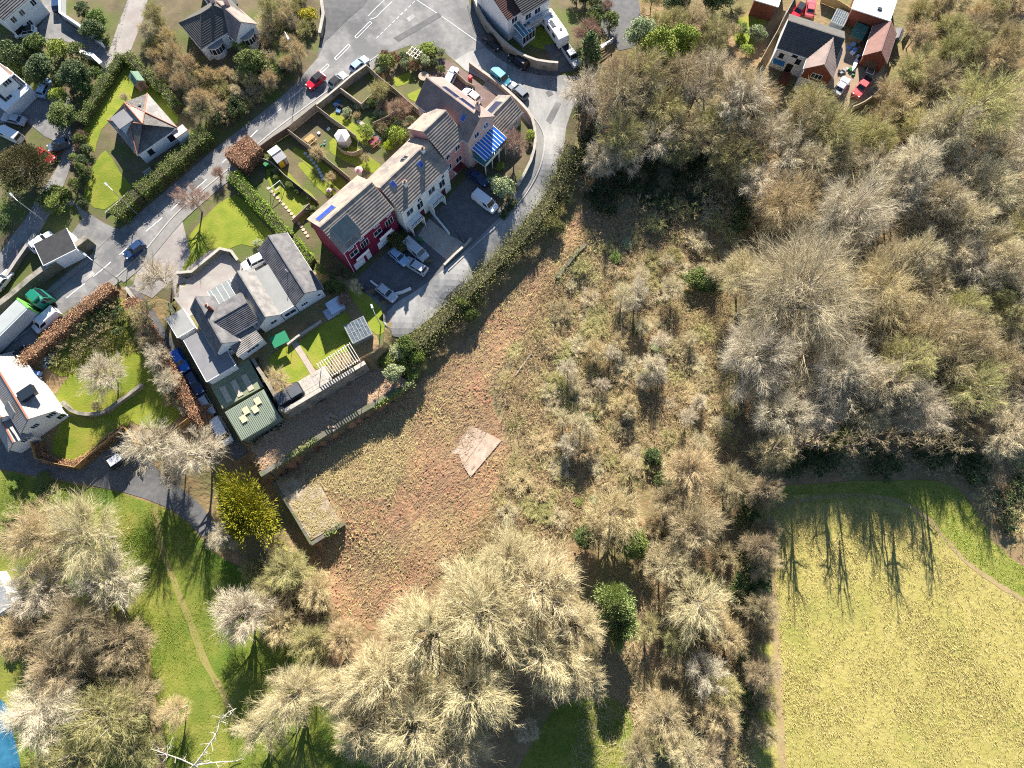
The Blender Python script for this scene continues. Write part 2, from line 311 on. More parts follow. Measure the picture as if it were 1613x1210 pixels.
# footways with kerbs along the main road and the close
band('pavement', [(190,440),(232,402),(280,346),(332,300),(378,262),(440,210),(520,150),(560,121),(600,92)], 1.9, M_pave, .10, 'pale pavement along the garden side of main road')
band('kerb', [(184,437),(227,397),(275,340),(327,294),(372,257),(436,203),(516,144),(556,115),(597,87)], .22, M_kerb, .16, 'pale kerb stones on garden side of main road')
band('pavement', [(0,597),(60,545),(100,506),(150,466),(190,436)], 1.4, M_pave, .10, 'pavement under the copper hedge by the lorry')
band('pavement', [(-20,532),(75,462),(150,402)], 1.0, M_pave, .10, 'pavement under the long dark stone wall')
band('pavement', [(764,132),(800,156),(830,184),(849,215),(844,256),(822,300),(792,337)], 1.5, M_pave, .12, 'pavement round the outside of pink house corner')
band('kerb', [(772,128),(806,152),(838,182),(857,215),(852,260),(829,305),(798,341),(744,391),(706,427)], .22, M_kerb, .18, 'kerb round the inside of the curving close')
band('pavement', [(742,8),(756,52),(782,82),(815,102),(850,112),(880,114)], 1.6, M_tarmac, .12, 'shaded pavement under the curved white wall')
for px_, nm, mm, lb in (([(859,146),(866,141),(872,149),(864,153)],'manhole_cover',M_tarmac,'square manhole cover in the close'),([(620,60),(690,20),(696,26),(628,66)],'repair_patch',M_tarmac,'dark repair strip across the junction'),([(700,470),(730,442),(736,450),(706,478)],'repair_patch',M_tarmac,'dark patch in the lower close'),([(860,190),(876,160),(884,164),(868,196)],'repair_patch',M_asphalt,'grey patch in the upper close'),([(300,292),(316,278),(322,284),(306,298)],'repair_patch',M_tarmac,'dark patch on main road'),([(130,440),(146,427),(150,432),(134,445)],'repair_patch',M_asphalt2,'pale patch on main road by the lorry'),([(640,30),(650,22),(655,27),(645,35)],'repair_patch',M_asphalt2,'pale patch in the junction')):
    sheet(nm, px_, mm, .085 if 'close' in lb else .055, label=lb)
# painted marks: one object each
def dash(a, b, wd=.16, off=.055, name='lane_dash'):
    p = PG(*a); q = PG(*b); d = Vector((q[0]-p[0], q[1]-p[1])); n = max(1, int(d.length/1.0)); d.normalize(); nx, ny = -d.y*wd/2, d.x*wd/2
    V = []; 
    for i in range(n+1):
        x = p[0]+(q[0]-p[0])*i/n; y = p[1]+(q[1]-p[1])*i/n; z = h1(x, y) + off
        V += [(x+nx, y+ny, z), (x-nx, y-ny, z)]
    o = npmesh(name, V, [(2*i, 2*i+1, 2*i+3, 2*i+2) for i in range(n)], M_paint)
    return o
ROADO = bpy.data.objects['main_road']
def mark(a, b, wd=.17, name='road_marking', off=.055): o = dash(a, b, wd, off, name); o.parent = ROADO; return o
for a, b in (((22,538),(48,517)),((60,508),(78,493)),((105,470),(134,447)),((147,436),(175,413)),((188,402),(212,381)),((230,365),(256,343)),((269,332),(283,319)),((308,298),(326,283)),((350,257),(368,240)),((387,224),(406,205)),((420,192),(443,171)),((455,158),(478,138))):
    mark(a, b, .2, 'lane_dash')
for (a, b) in (((499,117),(516,101)),((527,92),(549,70)),((559,58),(583,34))):   # hollow boxes of the turning lane
    d = Vector((b[0]-a[0], b[1]-a[1])).normalized(); n = Vector((-d.y, d.x))*4
    c = [a, b, (b[0]+n.x, b[1]+n.y), (a[0]+n.x, a[1]+n.y)]
    for k in range(4): mark(c[k], c[(k+1)%4], .15)
mark((583,31),(592,28)); mark((592,28),(618,3)); mark((580,26),(606,0))
for k in range(10):
    t = k/10; mark((593+63*t, 61-61*t), (597+63*t, 57-61*t), .14, 'lane_dash')
mark((656,0),(710,36), .14); mark((710,36),(757,69), .14)
# ---- grass, earth, field
LAWNS = [
 ([(138,318),(132,300),(148,262),(166,236),(188,270),(205,290),(203,300),(165,330)], 'sunny lawn in front of the hipped bungalow'),
 ([(130,208),(196,98),(240,120),(280,178),(270,200),(215,160),(160,205),(150,240)], 'lawn behind the hipped bungalow inside the clipped hedges'),
 ([(62,190),(66,172),(82,162),(95,178),(100,205),(80,208)], 'small round lawn island beside the silver cars'),
 ([(285,428),(288,390),(320,345),(370,305),(408,345),(436,378),(420,392),(380,385),(350,400),(310,430)], 'large lawn between main road and bungalow driveway'),
 ([(420,262),(440,262),(475,292),(500,318),(482,345),(470,350),(430,300)], 'lawn with swing in the red house garden'),
 ([(470,262),(478,256),(500,278),(532,305),(520,312),(495,290)], 'bright lawn strip beside the stepping stones'),
 ([(462,238),(476,236),(545,285),(535,300),(500,275)], 'shaded lawn edge along the garden fence'),
 ([(520,188),(530,178),(582,214),(585,232),(560,218)], 'bright narrow lawn behind the white garden canopy'),
 ([(620,124),(645,114),(646,128),(625,136)], 'little lawn by the corner shrubbery'),
 ([(642,150),(672,136),(676,146),(655,160)], 'small lawn below the bare garden tree'),
 ([(530,215),(600,260),(590,272),(560,262),(520,240)], 'shaded lawn behind the cream house'),
 ([(424,565),(452,540),(462,535),(500,590),(470,603),(440,600),(430,590)], 'left lawn of the bungalow garden beside the slab path'),
 ([(470,540),(520,505),(548,492),(552,515),(560,545),(530,560),(500,582)], 'right lawn of the bungalow garden below the house'),
 ([(548,455),(590,470),(602,490),(608,515),(600,528),(585,520),(570,492)], 'grass verge with lamp at the end of close'),
 ([(85,640),(110,590),(150,565),(200,540),(232,560),(262,610),(285,655),(250,676),(215,668),(195,655),(150,660)], 'upper lawn above the curved dry stone wall'),
 ([(82,712),(95,665),(120,655),(150,660),(200,650),(200,676),(160,712),(125,728)], 'lower lawn inside the timber fence'),
 ([(60,530),(120,480),(180,462),(215,500),(230,552),(180,560),(120,590),(80,585)], 'rough grassy plot behind the copper hedge'),
 ([(840,42),(858,46),(880,70),(860,78),(842,74),(826,62)], 'shaded front lawn beside the white motorhome'),
 ([(1158,65),(1160,32),(1205,16),(1210,30),(1190,55),(1180,80)], 'sunlit lawn beside the half-timbered house'),
 ([(1316,12),(1326,4),(1340,20),(1338,30)], 'scrap of lawn by the big flat roof'),
 ([(500,-10),(520,-20),(580,-20),(560,0),(530,4)], 'verge at the top edge of side street')]
for pts, lb in LAWNS: sheet('lawn', pts, M_lawn, .035 if 'shaded' in lb else .045, sm=2, jit=.12, label=lb)
sheet('park_grass', [(-30,737),(0,741),(60,753),(125,764),(190,777),(230,789),(270,805),(300,827),(318,850),(350,880),(400,905),(430,960),(470,1000),(520,1060),(560,1130),(560,1240),(-60,1240),(-60,900)], M_park, .03, sm=2, jit=.2, label='bright green park grass below the footpath')
sheet('clearing_grass', [(840,1175),(870,1120),(930,1095),(985,1110),(1000,1160),(985,1240),(820,1240)], M_park, .03, sm=2, jit=.3, label='bright green clearing at the bottom among the trees')
sheet('field', [(1203,784),(1218,778),(1320,774),(1425,784),(1478,830),(1520,880),(1613,942),(1680,985),(1680,1290),(1215,1290),(1205,1050),(1198,900)], M_field, .04, sm=2, jit=.15, label='pale tussocky meadow inside the mown path')
sheet('field_margin', [(1195,790),(1200,772),(1300,760),(1400,756),(1480,760),(1520,780),(1560,850),(1640,910),(1700,940),(1700,1000),(1613,945),(1520,884),(1474,834),(1420,788),(1320,778),(1220,782),(1204,800)], M_rough, .045, sm=2, jit=.2, label='green rough grass margin along the field edge')
sheet('field_margin', [(1190,790),(1204,800),(1208,900),(1210,1050),(1216,1290),(1195,1290),(1190,1050),(1184,900)], M_rough, .05, sm=2, jit=.2, label='green grass strip down the left side of field')
band('field_path', [(1211,800),(1300,782),(1395,784),(1455,812),(1484,844),(1530,892),(1613,946),(1660,972)], 0.8, M_trod, .07, 'trodden earth path round the top of field', jit=.12)
band('field_path', [(1213,815),(1216,900),(1222,1000),(1228,1100),(1235,1260)], 1.2, M_trod, .07, 'trodden earth path down the left side of field', jit=.2)
band('dirt_track', [(244,800),(252,850),(264,890),(280,930),(300,980),(322,1040),(350,1090),(372,1140)], 1.1, mat('worn_grass', (.26,.21,.075), (.21,.20,.05), .5, .95, .05, 4), .06, 'thin earth track crossing the park grass', jit=.12)
band('dirt_track', [(222,990),(228,1050),(235,1110),(250,1180),(250,1240)], 2.4, M_trod, .06, 'broad worn earth track at bottom left', jit=.3)
CLEARED = [(408,752),(480,706),(560,658),(650,603),(690,585),(740,535),(800,470),(860,400),(900,345),(930,330),(950,350),(900,420),(850,500),(800,560),(770,620),(800,700),(790,760),(760,810),(740,860),(700,900),(650,940),(600,975),(560,985),(510,940),(490,870),(540,828),(506,760),(430,757)]
sheet('scrub_ground', [(800,560),(860,430),(930,350),(1060,300),(1190,340),(1140,480),(1170,640),(1150,715),(1040,755),(960,790),(880,860),(700,905),(760,800),(790,700),(770,620)], mat('scrub_floor', (.30,.225,.115), (.22,.175,.08), .4, .95, .15, 1.5, c3=(.22,.205,.085), s3=.1), .02, sm=4, jit=1.0, label='straw-coloured rough ground under the central scrub')
sheet('cleared_ground', CLEARED, M_soil, .045, sm=6, jit=1.0, label='cleared reddish earth plot strewn with brash')
sheet('wall_foot_strip', [(394,702),(443,664),(577,590),(598,578),(648,602),(560,655),(480,704),(414,748)], mat('strip_earth', (.30,.19,.12), (.40,.27,.18), .5, .95, .08, 2), .05, label='earth strip below the tall retaining wall')
sheet('slab_floor', [(433,758),(490,851),(537,824),(512,778),(492,742),(470,738)], mat('mossy_concrete', (.27,.20,.115), (.40,.335,.26), .6, .95, .06, 4, c3=(.20,.15,.075), s3=.5), .05, label='broken mossy concrete floor beside golden conifer')
for pts, lb in (([(455,742),(500,722),(540,712),(580,690),(620,660),(650,640)],'curving wheel rut below the terrace wall'),([(462,752),(510,734),(552,724),(592,702),(632,674),(668,648)],'second wheel rut below the terrace wall'),([(500,728),(530,722),(552,736),(560,760)],'short wheel rut arc on the dead grass'),([(640,690),(690,640),(740,588),(790,530),(840,470)],'long wheel rut up the arm of the clearing'),([(654,700),(702,652),(752,600),(804,540),(856,478)],'second long wheel rut up the arm'),([(560,900),(600,860),(650,820),(690,770)],'wheel rut across the lower clearing')):
    band('wheel_rut', pts, .45, mat('rut_soil', (.22,.125,.075), (.30,.18,.11), .8, .95, .06, 3), .075, lb, jit=.12)
# the broken concrete base in the cleared plot: slabs with their own joints
root = empty('concrete_base', PG(748,710), 0, 'pale broken concrete base lying in the cleared plot', 'concrete base')
zc = root.location.z
def pz(a, b): q = P(a, b, zc + .25); return (q[0]-root.location.x, q[1]-root.location.y)
for poly in ([(717,703),(742,670),(766.5,682),(729.5,733.5)], [(767,682.3),(790,694),(741,752),(730,734)], [(708,708),(716.5,703.2),(722.5,714.5),(712,716)]):
    zt = .25 + random.Random(poly[0][0]).uniform(-.05, .06)
    MB().prism([pz(*p) for p in poly], -.3, zt).build('slab', M_slab, root)
# distant grey roof and blue cover at the left edge come with the buildings below
# ---------------------------------------------------------------- buildings
def clip(poly, d, c, keep_less):
    out = []; n = len(poly)
    for i in range(n):
        a, b = poly[i], poly[(i+1)%n]; sa = a.dot(d)-c; sb = b.dot(d)-c
        if not keep_less: sa, sb = -sa, -sb
        if sa <= 0: out.append(a)
        if (sa < 0 < sb) or (sb < 0 < sa): out.append(a + (b-a)*(sa/(sa-sb)))
    return out
def slope(root, poly, m, course=.36, lift=.07, thick=.14, name='roof_slope'):
    """one roof plane laid in real overlapping courses; poly = 3D points relative to root"""
    poly = [Vector(p) for p in poly]; nrm = (poly[1]-poly[0]).cross(poly[2]-poly[0]).normalized()
    if nrm.z < 0: poly = poly[::-1]; nrm = -nrm
    mb = MB(); n = len(poly); dn = Vector((0,0,-thick))
    mb.add([p for p in poly] + [p+dn for p in poly], [tuple(range(n))] + [tuple(range(n, 2*n))[::-1]] + [(i, n+i, n+(i+1)%n, (i+1)%n) for i in range(n)])
    d = Vector((nrm.x, nrm.y, 0))
    if course and d.length > .05:
        d = (d - nrm*d.dot(nrm)).normalized()
        s0 = min(p.dot(d) for p in poly); s1 = max(p.dot(d) for p in poly); k = max(1, round((s1-s0)/course)); st = (s1-s0)/k
        for i in range(k):
            lo, hi = s0+i*st, s0+(i+1)*st
            q = clip(clip(poly, d, hi, True), d, lo, False)
            if len(q) < 3: continue
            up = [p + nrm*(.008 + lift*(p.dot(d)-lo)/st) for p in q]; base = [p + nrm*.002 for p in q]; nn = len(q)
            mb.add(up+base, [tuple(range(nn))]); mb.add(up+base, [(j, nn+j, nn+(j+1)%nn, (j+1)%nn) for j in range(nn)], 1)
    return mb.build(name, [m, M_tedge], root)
M_tedge = mat('tile_edge_shade', (.05,.045,.04), (.08,.07,.055), 3, .95)  # course risers coloured dark: painted shade that deepens the tile stripes
class Fr: pass
def house(name, px, label, cat='house'):
    x, y, z = PG(*px); return empty(name, (x, y, z), 0, label, cat)
def wing(root, A, B, D, ze, rise, kind, wm, rm, base=None, over=.28, course=.36, flip=False, wall_name='wall', ridge_m=None, hipf=.5, fascia=True, depth_below=1.0, wpx=None):
    """A,B: photo pixels of the eave line facing the camera; D: depth away from it in metres"""
    z0 = base if base is not None else root.location.z
    a = Vector((*P(*A, z0+ze), 0)); b = Vector((*P(*B, z0+ze), 0)); 
    L = (b-a).length; u = (b-a)/L; v = Vector((-u.y, u.x, 0))
    mid = (a+b)/2
    if v.dot(-mid) > 0: v = -v
    if flip: v = -v
    o = Vector((root.location.x, root.location.y, root.location.z))
    fr = Fr(); fr.a = Vector((a.x, a.y, z0)) - o; fr.u, fr.v, fr.L, fr.D, fr.ze, fr.root, fr.rise = u, v, L, D, ze, root, rise
    def pt(s, t, z): return fr.a + u*s + v*t + Vector((0,0,z))
    fr.pt = pt
    mb = MB(); zb = -depth_below
    def solid(prof):   # prof: list of faces from local pts
        pass
    if kind in ('gable_u', 'gable_v', 'hip', 'flat', 'mono'):
        if kind == 'gable_u':
            sec = [(0, zb), (0, ze), (D/2, ze+rise-.16), (D, ze), (D, zb)]; vs = [pt(0, t, z) for t, z in sec] + [pt(L, t, z) for t, z in sec]
        elif kind == 'gable_v':
            sec = [(0, zb), (0, ze), (L/2, ze+rise-.16), (L, ze), (L, zb)]; vs = [pt(s_, 0, z) for s_, z in sec] + [pt(s_, D, z) for s_, z in sec]
        elif kind == 'mono':
            sec = [(0, zb), (0, ze-.1), (D, ze+rise-.1), (D, zb)]; vs = [pt(0, t, z) for t, z in sec] + [pt(L, t, z) for t, z in sec]
        else:
            vs = [pt(0,0,zb), pt(0,0,ze-.06), pt(0,D,ze-.06), pt(0,D,zb), pt(L,0,zb), pt(L,0,ze-.06), pt(L,D,ze-.06), pt(L,D,zb)]
        n = len(vs)//2; fs = [tuple(range(n)), tuple(range(n, 2*n))[::-1]] + [(i, n+i, n+(i+1)%n, (i+1)%n) for i in range(n)]
        mb.add(vs, fs)
        me = mb.build(wall_name, wm, root); bm = bmesh.new(); bm.from_mesh(me.data); bmesh.ops.recalc_face_normals(bm, faces=bm.faces[:]); bm.to_mesh(me.data); bm.free()
    o_ = over
    if kind == 'gable_u':
        g = .15; dz = rise/(D/2)*o_
        slope(root, [pt(-g,-o_,ze-dz), pt(L+g,-o_,ze-dz), pt(L+g,D/2,ze+rise), pt(-g,D/2,ze+rise)], rm, course)
        slope(root, [pt(-g,D+o_,ze-dz), pt(L+g,D+o_,ze-dz), pt(L+g,D/2,ze+rise), pt(-g,D/2,ze+rise)], rm, course)
        MB().obox(pt(-g,D/2-.12,ze+rise-.02), u*(L+2*g), v*.24, (0,0,.09)).build('ridge_tiles', ridge_m or rm, root)
        if fascia: MB().obox(pt(-g,-o_-.1,ze-dz-.14), u*(L+2*g), v*.09, (0,0,.13)).build('gutter', M_upvc, root)
    elif kind == 'gable_v':
        g = .15; dz = rise/(L/2)*o_
        slope(root, [pt(-o_,-g,ze-dz), pt(-o_,D+g,ze-dz), pt(L/2,D+g,ze+rise), pt(L/2,-g,ze+rise)], rm, course)
        slope(root, [pt(L+o_,-g,ze-dz), pt(L+o_,D+g,ze-dz), pt(L/2,D+g,ze+rise), pt(L/2,-g,ze+rise)], rm, course)
        MB().obox(pt(L/2-.12,-g,ze+rise-.02), u*.24, v*(D+2*g), (0,0,.09)).build('ridge_tiles', ridge_m or rm, root)
        if fascia:
            for s0 in (-o_-.1, L+o_+.01): MB().obox(pt(s0,-g,ze-dz-.14), u*.09, v*(D+2*g), (0,0,.13)).build('gutter', M_upvc, root)
    elif kind == 'hip':
        hl = min(L, D)/2*hipf*2; zr = ze+rise; e = o_; dz = .0
        if L >= D: r0, r1 = pt(hl, D/2, zr), pt(L-hl, D/2, zr)
        else: r0, r1 = pt(L/2, hl, zr), pt(L/2, D-hl, zr)
        c = [pt(-e,-e,ze), pt(L+e,-e,ze), pt(L+e,D+e,ze), pt(-e,D+e,ze)]
        if L >= D: pol = [[c[0],c[1],r1,r0],[c[1],c[2],r1],[c[2],c[3],r0,r1],[c[3],c[0],r0]]
        else: pol = [[c[0],c[1],r0],[c[1],c[2],r1,r0],[c[2],c[3],r1],[c[3],c[0],r0,r1]]
        for p_ in pol:
            if (p_[-1]-p_[-2]).length < .05: p_ = p_[:-1]
            slope(root, p_, rm, course)
        hm = ridge_m or rm
        hp = [(c[0],r0),(c[1],r1 if L>=D else r0),(c[2],r1),(c[3],r0 if L>=D else r1)]
        for q0, q1 in hp: MB().tube(q0+Vector((0,0,.03)), q1+Vector((0,0,.05)), .11, .11, 6).build('hip_tiles', hm, root)
        if (r1-r0).length > .1: MB().tube(r0+Vector((0,0,.05)), r1+Vector((0,0,.05)), .12, .12, 6).build('ridge_tiles', hm, root)
        if fascia:
            for q0, q1 in ((c[0],c[1]),(c[1],c[2]),(c[3],c[0])): MB().tube(q0+Vector((0,0,-.1)), q1+Vector((0,0,-.1)), .06, .06, 5).build('gutter', M_upvc, root)
    elif kind == 'flat':
        slope(root, [pt(-o_,-o_,ze), pt(L+o_,-o_,ze), pt(L+o_,D+o_,ze+.05), pt(-o_,D+o_,ze+.05)], rm, 0, thick=.18, name='flat_roof')
        for q in ((pt(-o_,-o_-.08,ze-.16), u*(L+2*o_), v*.08), (pt(-o_-.08,-o_,ze-.16), u*.08, v*(D+2*o_)), (pt(L+o_,-o_,ze-.16), u*.08, v*(D+2*o_))):
            MB().obox(q[0], q[1], q[2], (0,0,.2)).build('fascia', M_upvc if fascia else M_lead, root)
    elif kind == 'mono':
        slope(root, [pt(-.1,-o_,ze-.05), pt(L+.1,-o_,ze-.05), pt(L+.1,D,ze+rise), pt(-.1,D,ze+rise)], rm, course)
        if fascia: MB().obox(pt(-.1,-o_-.08,ze-.19), u*(L+.2), v*.08, (0,0,.13)).build('gutter', M_upvc, root)
    return fr
def side(fr, s):
    if s == 'f': return lambda t: fr.a + fr.u*t, fr.u, -fr.v, fr.L
    if s == 'b': return lambda t: fr.a + fr.v*fr.D + fr.u*t, fr.u, fr.v, fr.L
    if s == 'l': return lambda t: fr.a + fr.v*t, fr.v, -fr.u, fr.D
    return lambda t: fr.a + fr.u*fr.L + fr.v*t, fr.v, fr.u, fr.D
def win(fr, s, t, z, w_, h_, panes=2, fm=None, name='window', gm=None, sill=True, rows=1, dep=.06):
    f, al, nrm, _ = side(fr, s); fm = fm or M_upvc; p = f(t - w_/2) + Vector((0,0,z)) - nrm*.02
    wn = MB().obox(p, al*w_, nrm*dep, (0,0,h_)).build(name, fm, fr.root)
    g = .07; pw = (w_-g*(panes+1))/panes; ph = (h_-g*(rows+1))/rows
    for r_ in range(rows):
        for i in range(panes):
            q = p + al*(g+i*(pw+g)) + Vector((0,0,g+r_*(ph+g))) + nrm*.01
            MB().obox(q, al*pw, nrm*(dep-.005), (0,0,ph)).build('pane', gm or M_glass, wn)
    if sill: MB().obox(p + al*-.08 + Vector((0,0,-.08)), al*(w_+.16), nrm*.16, (0,0,.075)).build('sill', fm, wn)
    return wn
def door(fr, s, t, w_, h_, m, z=0, name='door', panels=0):
    f, al, nrm, _ = side(fr, s); p = f(t - w_/2) + Vector((0,0,z)) - nrm*.02
    d = MB().obox(p, al*w_, nrm*.08, (0,0,h_)).build(name, m, fr.root)
    MB().obox(p + al*(w_*.8) + Vector((0,0,h_*.45)) + nrm*.08, al*.06, nrm*.05, (0,0,.14)).build('handle', M_alu, d)
    for i in range(panels):
        MB().obox(p + al*.08 + Vector((0,0,.1+i*(h_-.15)/panels)) + nrm*.06, al*(w_-.16), nrm*.035, (0,0,(h_-.15)/panels-.07)).build('panel', m, d)
    return d
def on_roof(fr, kind, sl, s, t0, w_, h_, m, name, th=.07, split=1, fm=None):
    """panel lying on a gable slope. sl 'f'/'b' for gable_u, 'l'/'r' for gable_v; s along ridge, t0 distance down the slope from ridge"""
    if kind == 'u':
        half, top, along = fr.D/2, (lambda q: fr.pt(q, fr.D/2, fr.ze+fr.rise)), fr.u; out = -fr.v if sl == 'f' else fr.v
    else:
        half, top, along = fr.L/2, (lambda q: fr.pt(fr.L/2, q, fr.ze+fr.rise)), fr.v; out = -fr.u if sl == 'l' else fr.u
    dn = (out*half + Vector((0,0,-fr.rise))).normalized(); nr = dn.cross(along); 
    if nr.z < 0: nr = -nr
    p = top(s) + dn*t0 + nr*.07; r_ = None
    for i in range(split):
        q = p + along*(i*w_/split)
        o = MB().obox(q, along*(w_/split-.05), dn*h_, nr*th).build(name, m, fr.root)
        if fm: MB().obox(q-along*.05-dn*.05, along*(w_/split+.05), dn*(h_+.1), nr*(th-.02)).build('frame', fm, o)
    return p
def chimney(fr, p, w_, d_, h_, m, pots=2):
    c = MB().obox(p - fr.u*w_/2 - fr.v*d_/2 - Vector((0,0,1.2)), fr.u*w_, fr.v*d_, (0,0,h_+1.2)).build('chimney', m, fr.root)
    MB().obox(p - fr.u*(w_/2+.06) - fr.v*(d_/2+.06) + Vector((0,0,h_-.12)), fr.u*(w_+.12), fr.v*(d_+.12), (0,0,.14)).build('chimney_cap', M_concrete, c)
    for i in range(pots):
        q = p + fr.u*((i+.5)/pots-.5)*w_*.8 + Vector((0,0,h_)); MB().tube(q, q+Vector((0,0,.4)), .12, .1, 8).build('chimney_pot', M_terra, c)
# ===== terrace: crimson, cream, pink
COURSE = .46
hr = house('crimson_house', (585,370), 'crimson end-of-terrace house with grey solar panel on brown roof')
zt = 5.9
fr = wing(hr, (538.8,396.2), (617,327), 8.4, 8.5, 3.0, 'gable_u', M_red, M_tile_b, zt, course=COURSE)
on_roof(fr, 'u', 'f', 1.0, 1.2, 3.7, 3.3, M_pvg, 'solar_panel', .25, 2, M_alu)
on_roof(fr, 'u', 'b', .7, 1.6, 3.6, 1.5, M_pvb, 'solar_panel', .08, 2, M_alu)
for t in (1.6, 4.0, 7.4, 10.2): win(fr, 'f', t, 7.2, 1.1 if t not in (4.0, 10.2) else .9, 1.0, 2)
for t, ww in ((1.7, 1.7), (7.2, 1.7)): win(fr, 'f', t, 4.7, ww, 1.35, 2, rows=1)
for t in (4.2, 9.9): win(fr, 'f', t, 4.4, 1.7, 1.9, 3, name='balcony_door', sill=False)
for t in (2.6, 8.0):
    b0 = fr.pt(t-1.4, -1.0, 3.9); MB().obox(b0, fr.u*2.9, fr.v*1.0, (0,0,.14)).build('balcony', M_red, hr)
    MB().obox(b0+Vector((0,0,.14)), fr.u*2.9, fr.v*.05, (0,0,.9)).build('balcony_railing', M_upvc, hr)
for t in (1.8, 7.4): door(fr, 'f', t, 2.3, 2.1, M_upvc, 0, 'garage_door', 4)
for t in (4.0, 9.8): door(fr, 'f', t, .95, 2.1, M_upvc)
MB().obox(fr.pt(2.6,-.01,0), fr.u*.09, -fr.v*.09, (0,0,8.2)).build('downpipe', M_upvc, hr)
MB().obox(fr.pt(.1,-.01,0), fr.u*.09, -fr.v*.09, (0,0,8.2)).build('downpipe', M_upvc, hr)
hc = house('cream_house', (675,320), 'cream terraced house with three small roof windows and balconies')
fr = wing(hc, (631.4,333), (705,261), 8.3, 7.5, 3.0, 'gable_u', M_cream, M_tile_b, 6.0, course=COURSE)
for sl, s, t0 in (('f', 1.7, .6), ('f', 7.6, 1.3), ('b', 6.2, .8), ('b', 6.9, .8)): on_roof(fr, 'u', sl, s, t0, .8 if sl == 'f' else .6, 1.0, M_pvb if sl == 'f' else M_glass, 'roof_window', .1, 1, M_alu)
chimney(fr, fr.pt(3.6, 2.0, 8.6), .6, .5, 1.6, M_cream, 2); chimney(fr, fr.pt(9.8, 3.6, 9.6), .6, .5, 1.5, M_cream, 2)
for t, ww, z, hh in ((1.7,1.6,4.2,1.6),(7.2,1.6,4.2,1.6),(4.2,.8,5.4,.9),(10.2,.8,5.4,.9)): win(fr, 'f', t, z, ww, hh, 2)
for t in (4.1, 9.7): win(fr, 'f', t, 3.1, 1.4, 2.0, 2, name='balcony_door', sill=False)
for t in (1.8, 7.2):
    b0 = fr.pt(t-1.5, -1.6, 2.7); MB().obox(b0, fr.u*3.0, fr.v*1.6, (0,0,.16)).build('balcony', M_cream, hc)
    for i in range(9): MB().obox(b0+fr.u*(i*.365)+Vector((0,0,.16)), fr.u*.05, fr.v*.05, (0,0,.9)).build('baluster', M_dark, hc)
    MB().obox(b0+Vector((0,0,1.06)), fr.u*3.0, fr.v*.07, (0,0,.06)).build('handrail', M_dark, hc)
    MB().obox(fr.pt(t-1.5,-1.5,-1), fr.u*.12, fr.v*1.5, (0,0,3.7)).build('side_wall', M_cream, hc); MB().obox(fr.pt(t+1.4,-1.5,-1), fr.u*.12, fr.v*1.5, (0,0,3.7)).build('side_wall', M_cream, hc)
    door(fr, 'f', t, 2.3, 2.2, M_upvc, 0, 'garage_door', 4)
for t in (4.2, 9.7): door(fr, 'f', t, .95, 2.1, mat('maroon_door', (.12,.02,.025), rough=.5))
hp = house('pink_house', (715,235), 'pink house joined to a pale pink gabled wing with blue conservatory')
fr = wing(hp, (698,245), (731,213), 8.0, 8.6, 3.0, 'gable_u', M_pink, M_tile_b, 6.2, course=COURSE)
for t, z, ww in ((1.0,6.4,.9),(3.4,6.4,1.2),(1.0,3.2,1.0),(3.4,2.8,1.5)): win(fr, 'f', t, z, ww, 1.5, 2)
MB().obox(fr.pt(1.6,-1.2,2.3), fr.u*2.2, fr.v*1.2, (0,0,.14)).build('porch_roof', mat('maroon_door', (.12,.02,.025)), hp); door(fr, 'f', 2.4, .95, 2.1, M_upvc)
fw = wing(hp, (737,222), (776,183), 12.0, 8.6, 3.1, 'gable_v', M_pale, M_tile_p, 6.2, course=COURSE)
on_roof(fw, 'v', 'r', 2.2, .9, 3.3, 1.3, M_pv, 'solar_panel', .08, 3, M_alu); on_roof(fw, 'v', 'r', 5.8, .5, 3.3, 1.3, M_pv, 'solar_panel', .08, 3, M_alu)
on_roof(fw, 'v', 'l', 2.2, 1.2, .8, 1.1, M_pvb, 'roof_window', .1, 1, M_alu)
chimney(fw, fw.pt(4.6, 1.6, 10.6), .7, .55, 2.0, M_pale, 2)
for t, z in ((2.2,7.2),(4.6,7.2),(2.0,4.6),(5.2,4.6)): win(fw, 'f', t, z, 1.2, 1.3, 2)
fg = wing(hp, (790,208), (821,175), 5.2, 3.4, 2.0, 'gable_u', M_pale, M_tile_b, 6.3, course=COURSE)
on_roof(fg, 'u', 'b', .4, .4, 3.6, 2.0, M_pv, 'solar_panel', .08, 2, M_alu)
win(fg, 'f', 1.5, 1.0, 1.0, 1.0, 2); win(fg, 'f', 4.0, 1.0, 1.0, 1.0, 2)
